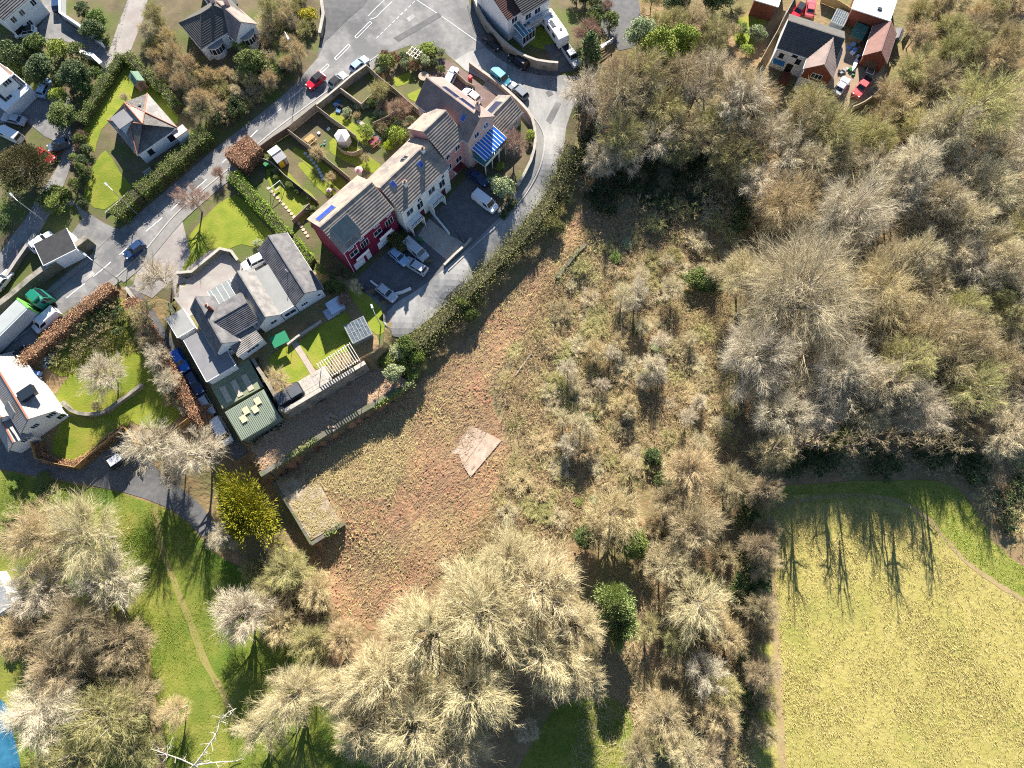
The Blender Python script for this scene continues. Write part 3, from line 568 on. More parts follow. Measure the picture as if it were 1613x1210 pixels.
# conservatory on posts
cz = 4.6; ca = Vector((*P(764,253,6.2+cz), 0)); cb = Vector((*P(797,217,6.2+cz), 0)); u = (cb-ca).normalized(); L = (cb-ca).length; v = Vector((-u.y,u.x,0))
o = hp.location; base = Vector((ca.x-o.x, ca.y-o.y, 6.2-o.z)); D = 3.4
cons = MB().obox(base+Vector((0,0,2.4)), u*L, v*D, (0,0,.2)).build('conservatory', M_upvc, hp)
for i in range(4): MB().obox(base+u*(i*(L-.15)/3)+Vector((0,0,-1)), u*.15, v*.15, (0,0,3.4)).build('post', M_upvc, cons)
npn = 9; M_blueglass = mat('blue_glazing', (.015,.10,.42), (.02,.13,.50), 3, .12, spec=.6)
for i in range(npn):
    s0 = i*L/npn; q = base + u*(s0+.06) + Vector((0,0,cz)) - v*.15; up = v*(D+.15) + Vector((0,0,.95)); nr = u.cross(up).normalized()
    MB().obox(q, u*(L/npn-.12), up, nr*.05).build('roof_pane', M_blueglass, cons)
    MB().obox(q-u*.13, u*.15, up, nr*.09).build('glazing_bar', M_upvc, cons)
    MB().obox(base+u*(s0+.08)+Vector((0,0,3.2)), u*(L/npn-.16), v*.05, (0,0,1.3)).build('side_pane', mat('teal_glass', (.05,.16,.2), rough=.1, spec=.6), cons)
MB().obox(base+u*(L-.0)+Vector((0,0,cz))-v*.15, u*.1, v*(D+.15)+Vector((0,0,.95)), (0,0,.09)).build('glazing_bar', M_upvc, cons)
MB().obox(base+Vector((0,0,2.6)), u*L, v*.08, (0,0,.6)).build('dwarf_wall', M_upvc, cons); MB().obox(base+Vector((0,0,4.45)), u*L, v*.08, (0,0,.15)).build('eaves_beam', M_upvc, cons)
for k in (0, L-.06): MB().obox(base+u*k+Vector((0,0,2.6)), u*.06, v*D, (0,0,1.9)).build('end_glazing', mat('teal_glass', (.05,.16,.2)), cons)
# ===== hipped bungalow with terracotta ridges
h3 = house('hipped_bungalow', (215,215), 'white bungalow with hipped grey roof and terracotta ridge tiles', 'bungalow')
fr = wing(h3, (217,242), (276,201), 9.0, 3.0, 3.1, 'hip', M_white, M_slate_l, 8.3, ridge_m=M_terra, hipf=.93, course=.3)
win(fr, 'f', 1.9, 1.0, 1.0, 1.2, 1, fm=M_dark); win(fr, 'f', 6.4, .6, 1.5, 1.8, 1, fm=M_upvc)
win(fr, 'l', 2.2, .9, 1.7, 1.5, 2); door(fr, 'l', 5, 1.0, 2.1, M_upvc)
q = fr.pt(.6, 4.0, 3.4); dm = MB().obox(q, fr.u*2.4, fr.v*2.6, (0,0,2.1)).build('dormer', mat('blue_grey_cladding', (.42,.5,.56), rough=.7), h3)
MB().obox(q-fr.u*.2-fr.v*.2+Vector((0,0,2.1)), fr.u*2.8, fr.v*3.0, (0,0,.14)).build('dormer_roof', M_felt, dm)
pc = fr.pt(7.0,-1.4,0); po = MB().obox(pc+Vector((0,0,-1)), fr.u*2.2, fr.v*1.4, (0,0,3.5)).build('porch', M_white, h3); MB().obox(pc-fr.u*.15-fr.v*.15+Vector((0,0,2.5)), fr.u*2.5, fr.v*1.6, (0,0,.14)).build('porch_roof', M_pale, po)
on_roof(fr, 'u', 'b', 5.2, 1.8, .8, .9, M_glass, 'roof_window', .1, 1, M_upvc)
for i in range(7): MB().obox(fr.pt(-1.6, -1.0-i*.32, -.25-i*.14), fr.u*1.6, -fr.v*.3, (0,0,.2)).build('step', M_concrete, h3)
# ===== bungalow with bay windows
h4 = house('bay_window_bungalow', (345,45), 'pale blue-white bungalow with curved bay windows and dark tiled roof', 'bungalow')
fr = wing(h4, (318,75), (388,30), 7.0, 3.3, 2.7, 'hip', M_white, M_tile_d, 8.8, hipf=.5)
fw = wing(h4, (371,61), (401,37), 6.6, 3.3, 2.3, 'gable_v', M_white, M_tile_p, 8.8)
for f_, t in ((fr, 2.4), (fw, 2.4)):
    c = f_.pt(t, 0, 0); bay = MB()
    pts = [(-1.5,0),(-1.25,.55),(-.6,.95),(0,1.05),(.6,.95),(1.25,.55),(1.5,0)]
    poly = [((c+f_.u*a-f_.v*b).x, (c+f_.u*a-f_.v*b).y) for a, b in pts]
    by = MB().prism(poly, c.z-1, c.z+2.5).build('bay', M_white, h4)
    for i in range(6):
        p0 = Vector((*poly[i], c.z+1.0)); p1 = Vector((*poly[i+1], c.z+1.0)); d_ = p1-p0; n_ = d_.cross(Vector((0,0,1))).normalized()
        if n_.dot(-f_.v) < 0: n_ = -n_
        MB().obox(p0+d_*.1-n_*.02, d_*.8, n_*.06, (0,0,1.2)).build('pane', M_glass, by)
    pl2 = [((c+f_.u*a*1.1-f_.v*b*1.1).x, (c+f_.u*a*1.1-f_.v*b*1.1).y) for a, b in pts]; MB().prism(pl2, c.z+2.5, c.z+2.66).build('bay_roof', M_lead, by)
win(fr, 'f', 5.6, 1.2, .7, 1.0, 2)
fx = wing(h4, (330,6), (366,-14), 5.0, 3.0, 2.2, 'gable_u', M_white, M_tile_p, 8.8)
chimney(fr, fr.pt(6.6, 4.4, 5.4), .7, .5, 1.4, M_pale, 2); chimney(fw, fw.pt(3.4, 5.4, 5.2), .7, .5, 1.4, M_pale, 2)
# ===== houses at the left edge
h1_ = house('white_house', (14,30), 'white rendered house at the top left corner')
fr = wing(h1_, (4,30), (52,-12), 9, 5.2, 2.6, 'gable_u', M_white, M_slate, 9.6)
for t, z in ((1.4,3.2),(3.4,3.2),(6.2,3.2),(3.2,.8)): win(fr, 'f', t, z, 1.0, 1.2, 2)
door(fr, 'f', 1.0, 1.9, 2.1, M_dark)
h2_ = house('brown_roofed_house', (16,145), 'white house with brown felt roof and slanted roof lights')
fr = wing(h2_, (6,172), (46,136), 4.5, 3.0, 1.6, 'mono', M_white, M_upvc, 9.0, course=0)
for t in (1.2, 4.4): 
    for k in range(3): MB().obox(fr.pt(t+k*.55, .5, 3.3), fr.u*.45, fr.v*2.6+Vector((0,0,1.0)), (0,0,.05)).build('roof_light', M_glass, h2_)
fr = wing(h2_, (-18,150), (18,116), 7.5, 4.6, .2, 'flat', M_white, mat('brown_felt', (.20,.12,.085), (.25,.16,.12), .8), 9.0)
fr = wing(h2_, (-10,138), (14,118), 3.0, 6.4, 1.2, 'mono', M_white, M_upvc, 9.0, course=0)
win(fr, 'f', 2.2, 5.0, 1.6, 1.1, 3)
M_slate_w = mat('bleached_slate', (.27,.25,.23), (.34,.32,.29), 1.2, .6, .01, 10)
h5 = house('slate_hung_house', (50,640), 'white house with twin red ridges and slate-hung gable', 'house')
fr = wing(h5, (33,681), (84,647), 13, 3.9, 2.3, 'gable_v', M_white, M_slate_w, 3.4, ridge_m=M_terra)
for p_ in h5.children:
    if p_.name.startswith('roof_slope'): pass
win(fr, 'f', 5.0, 2.6, 1.5, 1.2, 3); win(fr, 'f', 2.0, 2.6, 1.3, 1.1, 3); win(fr, 'f', 5.4, .4, 1.4, 1.3, 2)
MB().obox(fr.pt(3.5, 3.0, 5.6), fr.u*2.6, fr.v*1.8, (0,0,.9)).build('glass_dormer', M_glass, h5)
f2 = wing(h5, (14,709), (48,688), 7, 2.5, 1.6, 'gable_v', M_white, M_slate_w, 3.0, ridge_m=M_terra)
win(f2, 'f', 3.0, 2.0, 1.3, 1.0, 3)
f3 = wing(h5, (2,668), (22,652), 9, 3.6, 1.6, 'gable_v', M_white, M_slate_w, 3.4, ridge_m=M_terra)
MB().obox(fr.pt(-.2,-.3,4.0), fr.u*0.1, fr.v*.1, (0,0,.1)).build('bracket', M_dark, h5)
q = fr.pt(.4, 2.0, 5.1); MB().obox(q, fr.u*1.5+Vector((0,0,1.2)), fr.v*2.4, (0,0,.3)).build('dormer_roof', M_lead, h5)
hg = house('carport_garage', (80,392), 'garage with dark flat felt roof beside the stone wall', 'garage')
fr = wing(hg, (69,417), (119,392), 4.4, 2.7, .2, 'flat', M_white, M_dark if False else mat('black_felt', (.03,.03,.032), (.045,.045,.045), 1.0, .9), 7.2, over=.1)
# ===== slate-roofed bungalow complex
hb = house('slate_bungalow', (390,490), 'sprawling white bungalow with many slate roofs and glass lantern', 'bungalow')
zb_ = 6.5
fe = wing(hb, (464,480), (506,455), 12.4, 3.2, 1.9, 'gable_v', M_white, M_slate, zb_, course=.3)
win(fe, 'f', 1.4, 1.2, 1.3, .8, 3); win(fe, 'f', 4.3, 1.4, .7, .7, 1)
fm_ = wing(hb, (441,494), (463,481), 9.0, 3.1, .2, 'flat', M_white, M_lead, zb_, over=.05)
win(fm_, 'f', 1.4, .9, 2.2, 1.1, 2)
fk = wing(hb, (408,514), (440,495), 9.6, 3.2, 1.9, 'gable_v', M_white, M_slate_l, zb_, course=.3)
win(fk, 'f', 2.3, 1.4, 1.2, .9, 2)
fw2 = wing(hb, (341,556), (374,537), 9.4, 3.4, 2.2, 'gable_v', M_white, M_slate, zb_, course=.3)
win(fw2, 'f', 2.2, 1.7, 1.1, .9, 2)
fl = wing(hb, (374,560), (412,533), 6.0, 2.7, .7, 'mono', M_white, M_slate_l, zb_, course=.3)
win(fl, 'f', 2.6, 1.2, 2.4, .9, 3)
fc2 = wing(hb, (350,535), (405,503), 5.6, 3.6, 1.5, 'gable_u', M_white, M_slate, zb_+.1, course=.3)
lc = fl.pt(2.6, 3.4, 3.2); ln = MB().obox(lc, fl.u*1.9, fl.v*1.7, (0,0,.55)).build('roof_lantern', M_upvc, hb)
mbx = MB(); c4 = [lc+Vector((0,0,.55)), lc+fl.u*1.9+Vector((0,0,.55)), lc+fl.u*1.9+fl.v*1.7+Vector((0,0,.55)), lc+fl.v*1.7+Vector((0,0,.55))]; ap = lc+fl.u*.95+fl.v*.85+Vector((0,0,1.15))
for i in range(4): MB().add([c4[i], c4[(i+1)%4], ap], [(0,1,2)]).build('lantern_pane', M_blueglass if i == 1 else mat('pale_glass', (.5,.52,.55), rough=.15, spec=.6), ln)
fp = wing(hb, (346,490), (379,471), 4.2, 2.6, .2, 'flat', M_white, mat('glazed_roof', (.20,.215,.205), (.25,.265,.25), .8, .45), zb_, over=.1)
for i in range(5): MB().obox(fp.pt(.4+i*1.05,-.1,2.62), fp.u*.07, fp.v*4.3, (0,0,.06)).build('glazing_bar', M_upvc, hb)
ff = wing(hb, (326,600), (369,575), 8.4, 2.7, .2, 'flat', M_white, M_felt, zb_-.6, over=.12, depth_below=5)
fs = wing(hb, (280,531), (305,516), 4.0, 2.5, .2, 'flat', M_white, M_lead, zb_-.4, over=.1, depth_below=4)
chimney(fw2, fw2.pt(2.9, 6.6, 5.2), .55, .5, 1.5, M_brick, 2)
MB().tube(fe.pt(2.0,5.0,4.6), fe.pt(2.0,5.0,5.8), .06, .06, 6).build('flue', M_upvc, hb)
# ===== green sheet shed
hs = house('green_shed', (392,640), 'large shed with ribbed green sheet roof and cream rooflight sheets', 'shed')
fr = wing(hs, (380,692), (440,656), 5.4, 4.2, .5, 'mono', M_green, M_green, 1.6, course=0, fascia=False, depth_below=2)
for i in range(int(fr.L/.3)): MB().obox(fr.pt(.05+i*.3,-.25,4.18), fr.u*.1, fr.v*5.6+Vector((0,0,.52)), (0,0,.07)).build('roof_rib', M_green, hs)
for s_, t in ((1.5,1.2),(2.5,2.2),(3.9,1.6),(4.9,2.6)): MB().obox(fr.pt(s_,t+.9,4.38+t*.093+.12), fr.u*1.0, fr.v*1.2+Vector((0,0,.11)), (0,0,.03)).build('rooflight_sheet', M_cream_s, hs)
f2 = wing(hs, (350,641), (413,607), 5.2, 3.9, .5, 'mono', M_green, mat('green_felt', (.19,.215,.13), (.23,.255,.155), .8, .8), 2.0, course=0, fascia=False, depth_below=2)
for s_ in (1.0, 3.0, 5.0): MB().obox(f2.pt(s_,.1,3.95), f2.u*1.0, f2.v*3.0+Vector((0,0,.3)), (0,0,.04)).build('rooflight_sheet', mat('aged_sheet', (.42,.36,.26), (.48,.42,.31), 2), hs)
# ===== white house at the top with lean-to conservatory
h8 = house('white_corner_house', (810,20), 'white house with dark red tiles behind the curved boundary wall')
fr = wing(h8, (800,30), (822,14), 9, 5.4, 2.0, 'gable_u', M_white, mat('dark_red_tile', (.10,.04,.03), (.06,.035,.03), 1.8, .85), 7.0)
f2 = wing(h8, (824,22), (866,-4), 9, 5.4, 2.4, 'gable_u', M_white, M_tile_d, 7.0)
for f_, lst in ((f2, ((1.2,3.4),(3.4,3.4),(2.2,.8),(4.4,.8))), (fr, ((1.6,3.4),))):
    for t, z in lst: win(f_, 'f', t, z, 1.4, 1.3, 2)
MB().obox(f2.pt(0,-1.2,2.4), f2.u*6.0, f2.v*1.2, (0,0,.16)).build('balcony', M_upvc, h8); MB().obox(f2.pt(0,-1.2,2.5), f2.u*6.0, f2.v*.05, (0,0,1)).build('balcony_railing', M_alu, h8)
q = fr.pt(1.2,-2.9,0); ls = MB().obox(q+Vector((0,0,-.5)), fr.u*3.2, fr.v*2.9, (0,0,.9)).build('conservatory', M_upvc, h8)
for i in range(5): MB().obox(q+fr.u*(i*.78)+Vector((0,0,.4)), fr.u*.08, fr.v*.08, (0,0,1.8)).build('mullion', M_upvc, ls)
for i in range(4):
    MB().obox(q+fr.u*(i*.78+.1)+Vector((0,0,2.2)), fr.u*.62, fr.v*2.9+Vector((0,0,.7)), (0,0,.05)).build('roof_pane', mat('teal_glass', (.05,.16,.2)), ls)
    MB().obox(q+fr.u*(i*.78)+Vector((0,0,2.2)), fr.u*.09, fr.v*2.9+Vector((0,0,.7)), (0,0,.08)).build('glazing_bar', M_upvc, ls)
    MB().obox(q+fr.u*(i*.78+.1)+Vector((0,0,.5)), fr.u*.62, fr.v*.04, (0,0,1.6)).build('side_pane', M_glass, ls)
MB().obox(q+Vector((0,0,2.1)), fr.u*3.25, fr.v*.1, (0,0,.12)).build('eaves_beam', M_upvc, ls)
# ===== half-timbered style house top right
h9 = house('brick_gable_house', (1270,95), 'white house with dark tiled roof and projecting brick gable')
fr = wing(h9, (1226,73), (1312,101), 7.6, 5.2, 2.4, 'gable_u', M_white, M_tile_d, 6.0, course=.42)
win(fr, 'f', 1.3, 2.9, .9, 1.0, 1, fm=M_dark); win(fr, 'f', 3.6, 4.0, 1.0, .9, 1, fm=M_dark); win(fr, 'f', 4.6, 2.7, .9, 1.1, 1, fm=M_dark); door(fr, 'f', 3.6, 1.2, 2.1, M_dark)
MB().obox(fr.pt(.3,-1.1,2.1), fr.u*2.2, fr.v*1.1, (0,0,.12)).build('awning', mat('blue_awning', (.05,.19,.32), rough=.6), h9)
f2 = wing(h9, (1269,107), (1311,121), 6.6, 5.2, 2.2, 'gable_v', M_white, M_tile_p, 6.0, course=.36)
MB().obox(f2.pt(.02,-.06,2.9), f2.u*(f2.L-.04), f2.v*.05, (0,0,2.3)).build('brick_panel', M_brick, h9)
MB().add([f2.pt(.02,-.06,5.2), f2.pt(f2.L-.02,-.06,5.2), f2.pt(f2.L/2,-.06,7.2)], [(0,1,2)]).build('brick_panel', M_brick, h9)
win(f2, 'f', f2.L/2, 3.6, 2.0, 1.2, 3, dep=.14); win(f2, 'f', f2.L/2, .9, 1.7, 1.2, 2)
MB().obox(fr.pt(3,-2.6,-.4), fr.u*1.5, fr.v*2.5, (0,0,.55)).build('doorstep', M_brick, h9)
hk = house('brick_garage', (1385,80), 'red-brown brick garage with pinkish tiled gable roof', 'garage')
fr = wing(hk, (1363,86), (1396,97), 7.0, 3.1, 2.0, 'gable_v', M_brick, mat('red_brown_tile', (.27,.15,.12), (.21,.115,.095), 1.2, .85, .012, 9), 6.0)
door(fr, 'f', 1.9, 2.3, 2.1, M_wood_d, 0, 'garage_door', 4)
hw = house('white_roofed_building', (1385,8), 'building with broad pale grey sheet roof at top edge', 'building')
fr = wing(hw, (1345,12), (1400,30), 12, 4.0, .2, 'flat', M_brick, mat('white_roof_sheet', (.66,.66,.68), (.60,.60,.62), .5, .7), 7.0, over=.3)
MB().obox(fr.pt(4.2,1.2,4.02), fr.u*.8, fr.v*.6, (0,0,.2)).build('roof_vent', M_dark, hw)
hw2 = house('pale_roofed_house', (1212,2), 'house with pale roof over brick at the top edge', 'house')
fr = wing(hw2, (1190,-2), (1224,8), 9, 3.2, .3, 'flat', M_brick, mat('pale_roof_sheet', (.55,.54,.53), (.48,.47,.46), .5, .7), 6.8, over=.3)
# sheds and glasshouses
def small_shed(px, A, B, D, ze, rise, kind, wm, rm, label, name='garden_shed', cat='shed', base=None, course=.0):
    r_ = house(name, px, label, cat); fr = wing(r_, A, B, D, ze, rise, kind, wm, rm, base, over=.12, course=course, fascia=False, depth_below=.6)
    door(fr, 'f', fr.L*.5, min(.9, fr.L*.4), min(1.8, ze-.1), M_wood_d); return fr
small_shed((1350,56), (1340,54), (1358,62), 3.0, 2.1, .3, 'mono', M_wood_d, mat('green_felt_b', (.05,.12,.09), (.07,.15,.11), 1.5), 'green felt roofed shed next to the tiled garage', base=6.2)
small_shed((1410,55), (1407,60), (1418,64), 2.4, 2.0, .6, 'gable_v', M_green, M_felt, 'little shed with two-tone roof behind the brick garage', base=6)
small_shed((214,125), (212,134), (226,126), 2.2, 2.0, .7, 'gable_v', mat('brown_shed_wall', (.24,.12,.09), (.28,.15,.11), 2), mat('green_felt_c', (.12,.19,.13), (.15,.23,.16), 2), 'green-roofed summerhouse in the corner of clipped hedges', 'summerhouse', 'shed')
fr = small_shed((440,240), (437,256), (450,247), 3.0, 2.1, .5, 'gable_u', mat('grey_shed_wall', (.40,.38,.35), rough=.8), mat('grey_shed_roof', (.42,.40,.38), (.50,.48,.45), 2), 'grey shed with yellow door in the rear garden')
MB().obox(fr.pt(.1,-.07,.1), fr.u*.9, fr.v*.05, (0,0,1.7)).build('yellow_panel', mat('yellow_paint', (.62,.42,.02), rough=.6), fr.root)
r_ = house('edge_shed', (2,940), 'grey sheet roof poking in at the left edge', 'shed'); fr = wing(r_, (-22,975), (18,950), 6, 2.6, .4, 'mono', M_white, mat('grey_sheet', (.20,.21,.22), (.27,.28,.285), 1), None, course=0)
M_perg_g = mat('grey_glazing_bar', (.36,.37,.37), rough=.6)
# blue pool cover at bottom left
px_ = [(-30,1100),(0,1098),(14,1112),(20,1140),(34,1200),(36,1240),(-40,1240)]
sheet('pool', px_, mat('pool_blue', (.02,.10,.17), (.04,.15,.24), .6, .25, spec=.5), .35, label='bright blue pool cover at the bottom left corner', cat='pool', kind=None)
for i, (a, b, D_, nm, lb) in enumerate((((1309,34),(1328,42),3.4,'glasshouse','cluttered glasshouse behind the brick gable house'),((556,541),(586,526),3.6,'greenhouse','glass greenhouse at the end of the bungalow garden'))):
    r_ = house(nm, ((a[0]+b[0])/2, (a[1]+b[1])/2), lb, 'greenhouse'); fr = wing(r_, a, b, D_, 1.5, .3, 'flat', mat('hazy_glass', (.16,.20,.22), rough=.2, spec=.6), mat('glass_top', (.05,.07,.085), (.14,.16,.165), 2.2, .25, spec=.5), None, over=.02, fascia=False)
    ng = 6
    for k in range(ng+1): MB().obox(fr.pt(k*(fr.L-.08)/ng,-.05,1.5), fr.u*.06, fr.v*(D_+.1), (0,0,.08)).build('glazing_bar', M_perg_g, r_)
    for k in range(3): MB().obox(fr.pt(-.05,k*(D_-.05)/2,1.51), fr.u*(fr.L+.1), fr.v*.05, (0,0,.07)).build('cross_bar', M_perg_g, r_)
# ---------------------------------------------------------------- walls, fences, hedges
def path3(px, step=None, z=None):
    out = []
    for a, b in px:
        if z is None: x, y, q = PG(a, b)
        else: (x, y), q = P(a, b, z), h1(*P(a, b, z))
        out.append(Vector((x, y, q)))
    if step:
        rs = [out[0]]
        for p in out[1:]:
            d = p - rs[-1]; k = max(1, round(d.to_2d().length/step)); q = rs[-1].copy()
            for i in range(1, k+1): x, y = q.x+d.x*i/k, q.y+d.y*i/k; rs.append(Vector((x, y, h1(x, y))))
        out = rs
    return out
def offs(pts, i, w_):
    a = pts[max(i-1,0)]; b = pts[min(i+1,len(pts)-1)]; d = (b-a).to_2d().normalized(); return Vector((-d.y*w_, d.x*w_, 0))
def strip_solid(pts, w_, z0f, z1f):
    V = []; n = len(pts)
    for i, p in enumerate(pts):
        o = offs(pts, i, w_/2); V += [(p.x-o.x, p.y-o.y, z0f(i)), (p.x+o.x, p.y+o.y, z0f(i)), (p.x+o.x, p.y+o.y, z1f(i)), (p.x-o.x, p.y-o.y, z1f(i))]
    Fc = []
    for i in range(n-1):
        a, b = 4*i, 4*i+4
        for k in range(4): Fc.append((a+k, a+(k+1)%4, b+(k+1)%4, b+k)[::-1])
    Fc.append((0,1,2,3)); Fc.append((4*n-4,4*n-3,4*n-2,4*n-1)[::-1])
    return V, Fc
def wall(px, h_, th, m, label, cope=None, name='stone_wall', below=.8, top=None, step=2.0, sm=0, cat='wall', pxz=None, jit=.0):
    if sm: px = smooth_pts(px, sm, False)
    pts = path3(px, step, pxz); o0 = pts[len(pts)//2].copy(); rn = random.Random(len(label)*31+int(px[0][0]))
    rt = empty(name, o0, 0, label, cat); loc = [p-o0 for p in pts]; tj = [rn.uniform(-jit, jit) for _ in pts]
    z1 = (lambda i: (top-o0.z if top is not None else loc[i].z+h_)+tj[i])
    z0 = (lambda i: loc[i].z-below) if not isinstance(below, str) else (lambda i: float(below)-o0.z)
    V, Fc = strip_solid(loc, th, z0, z1); mb = MB(); mb.add(V, Fc).build('wall_face', m, rt)
    if cope:
        V, Fc = strip_solid(loc, th+.1, lambda i: z1(i)+.003, lambda i: z1(i)+.1); MB().add(V, Fc).build('coping', cope, rt)
    return rt
def fence(px, h_, m, label, name='timber_fence', bay=1.8, sm=0, cat='fence', pm=None, gap=False):
    if sm: px = smooth_pts(px, sm, False)
    pts = path3(px, bay); o0 = pts[0].copy(); rt = empty(name, o0, 0, label, cat)
    for i, p in enumerate(pts):
        q = p-o0; MB().box(q.x-.06, q.x+.06, q.y-.06, q.y+.06, q.z-.3, q.z+h_+.08).build('post', pm or m, rt)
        if i+1 < len(pts):
            r_ = pts[i+1]-o0; d = r_-q; n = Vector((-d.y, d.x, 0)).normalized()*.045
            pn = MB().obox(q+d*.04-n/2+Vector((0,0,.06)), d*.92, n, (0,0,h_-.06)).build('panel', m, rt)
            MB().obox(q+d*.04-n+Vector((0,0,h_+.002)), d*.92, n*2, (0,0,.05)).build('top_rail', pm or m, pn)
    return rt
def leaf_mesh(name, pts, size, m, seed=0, parent=None, up=.35, obj=True, asp=.55, dirs=None):
    rg = np.random.default_rng(seed); n = len(pts); pts = np.asarray(pts)
    nr = rg.normal(size=(n,3)); nr[:,2] = np.abs(nr[:,2]) + up; nr /= np.linalg.norm(nr, axis=1)[:,None]
    t = rg.normal(size=(n,3)); t -= nr*(t*nr).sum(1)[:,None]; t /= np.linalg.norm(t, axis=1)[:,None]; b = np.cross(nr, t)
    if dirs is not None: t = dirs; b = np.cross(t, rg.normal(size=(n,3))); b /= np.linalg.norm(b, axis=1)[:,None]
    s_ = size*rg.uniform(.6, 1.35, (n,1))
    V = np.concatenate([pts+t*s_, pts+b*s_*asp, pts-t*s_, pts-b*s_*asp], 1).reshape(-1,3)
    return npmesh(name, V, np.arange(4*n).reshape(n,4), m, parent, obj)
def hedge(px, w_, h_, m, label, cm=None, dens=58, size=.105, name='hedge', sm=2, seed=3, rough=.14, group=None):
    if sm: px = smooth_pts(px, sm, False)
    pts = path3(px, .8); o0 = pts[len(pts)//2].copy(); rt = empty(name, o0, 0, label, 'hedge', group); loc = [p-o0 for p in pts]
    V, Fc = strip_solid(loc, w_-.35, lambda i: loc[i].z-.3, lambda i: loc[i].z+h_-.22); MB().add(V, Fc).build('stems', cm or M_hcore, rt)
    rg = np.random.default_rng(seed+int(px[0][0])); L = sum((loc[i+1]-loc[i]).length for i in range(len(loc)-1)); N = int(L*(w_+2*h_)*dens)
    arr = np.array([p[:] for p in loc]); of = np.array([offs(loc, i, 1.0)[:] for i in range(len(loc))])
    s_ = rg.uniform(0, len(loc)-1.001, N); i = s_.astype(int); f = (s_-i)[:,None]; c = arr[i]*(1-f)+arr[i+1]*f; o = of[i]*(1-f)+of[i+1]*f
    r_ = rg.uniform(0, w_+2*h_, N); lump = .12*np.sin(s_*1.7)+.1*np.sin(s_*.63+1)
    cross = np.where(r_ < w_, r_-w_/2, np.where(r_ < w_+h_, -w_/2, w_/2)); z = np.where(r_ < w_, h_, np.where(r_ < w_+h_, r_-w_, r_-w_-h_))
    crown = -.25*(np.abs(cross)/(w_/2))**3
    P_ = c + o*(cross*(1+lump))[:,None]; P_[:,2] += z + np.where(r_ < w_, lump*1.2+crown, 0); P_ += rg.normal(scale=rough, size=(N,3))
    leaf_mesh('foliage', P_, size, m, seed, rt); return rt
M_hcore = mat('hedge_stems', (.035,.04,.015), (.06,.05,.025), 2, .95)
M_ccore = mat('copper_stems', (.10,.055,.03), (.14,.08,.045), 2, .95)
M_hedge = mat('hedge_leaf', (.11,.165,.02), (.18,.225,.036), 1.2, .7, rnd=.1)
M_laurel = mat('laurel_leaf', (.155,.25,.012), (.225,.31,.024), 1.2, .6, rnd=.05)
M_copper = mat('copper_beech_leaf', (.36,.185,.10), (.45,.255,.145), 1.0, .85, rnd=.08)
M_hdark = mat('dark_hedge_leaf', (.035,.06,.016), (.06,.09,.022), 1.2, .7, rnd=.15)
hedge([(192,349),(208,330),(226,314)], 2.4, 2.6, M_hedge, 'clipped green hedge block at the side road corner')
hedge([(228,312),(262,282),(300,248),(332,218)], 2.4, 2.6, M_hedge, 'long clipped green hedge between hipped bungalow and main road')
hedge([(132,200),(150,172),(176,128),(198,96)], 1.7, 1.9, M_hedge, 'clipped hedge beside the unpaved lane')
hedge([(204,94),(232,122),(262,148),(284,178)], 1.7, 1.9, M_hedge, 'clipped hedge behind the summerhouse and lawn')
hedge([(372,282),(400,315),(432,350),(458,380)], 1.9, 2.2, M_laurel, 'bright green laurel hedge beside the big lawn')
hedge([(465,385),(480,402),(496,418)], 1.6, 2.0, M_laurel, 'short bright laurel hedge beside the crimson house')
hedge([(30,585),(90,533),(140,490),(184,455)], 2.0, 2.0, M_copper, 'copper-brown beech hedge along main road by the lorry', M_ccore)
hedge([(212,478),(234,516),(258,562),(286,606),(312,645),(334,668)], 2.2, 2.2, M_copper, 'copper-brown beech hedge beside the parked blue cars', M_ccore)
hedge([(64,698),(72,722),(122,732),(160,706),(200,674)], 1.1, 1.3, M_copper, 'low copper-brown hedge inside the timber fence', M_ccore, size=.09)
hedge([(376,268),(392,252),(410,238)], 4.2, 3.2, M_copper, 'big rounded copper-brown hedge clump by the main road', M_ccore)
hedge([(74,318),(88,322),(100,310),(104,302)], 2.6, 2.2, M_hedge, 'clipped hedge at the side road island')
hedge([(655,553),(676,530),(706,500),(752,452),(800,402),(838,362),(864,322),(884,286),(900,240)], 2.4, 2.5, mat('bank_leaf', (.13,.14,.036), (.215,.20,.07), .5, .8), 'rough olive hedge running along the outside of the close', size=.12, dens=44, rough=.75)
hedge([(812,316),(790,345)], 1.2, .8, M_hdark, 'low dark hedge by the white van drive')
hedge([(640,398),(628,386),(614,372)], 1.9, 2.0, mat('olive_leaf', (.10,.105,.022), (.13,.13,.03), 1, .8), 'olive green hedge between the parked blue cars and crimson house', size=.13)
# walls
wall([(447,648),(511,610),(575,571)], 0, .6, M_stone, 'tall rubble retaining wall below the pergola garden', M_cope, 'retaining_wall', '-1', top=7.0, pxz=7.0)
wall([(398,566),(424,608),(447,648)], 0, .5, M_stone, 'mossy boundary wall between green shed and garden', None, 'stone_wall', '-1', top=7.2, pxz=7.0)
wall([(410,748),(480,703),(560,653),(652,600)], 0, .9, M_stone_d, 'mossy terrace wall across the cleared plot', None, 'terrace_wall', '-2', top=3.4, pxz=3.3, jit=.15)
wall([(490,857),(541,825)], 0, .6, M_stone_d, 'end wall of the broken concrete floor', None, 'end_wall', '-4.5', top=.45, pxz=.4)
wall([(429,757),(460,806),(490,857)], 0, .4, M_stone_d, 'side wall of broken concrete floor by the golden conifer', None, 'side_wall', '-4', top=.12, pxz=.1)
wall([(266,478),(290,540),(330,604)], 0, .4, M_stone_d, 'dark lane-side wall below the slate bungalow', None, 'stone_wall', '1', top=7.0, pxz=6.8)
wall([(-25,517),(60,450),(150,384)], 2.6, .9, M_stone_d, 'long dark stone wall between garage and main road', M_stone)
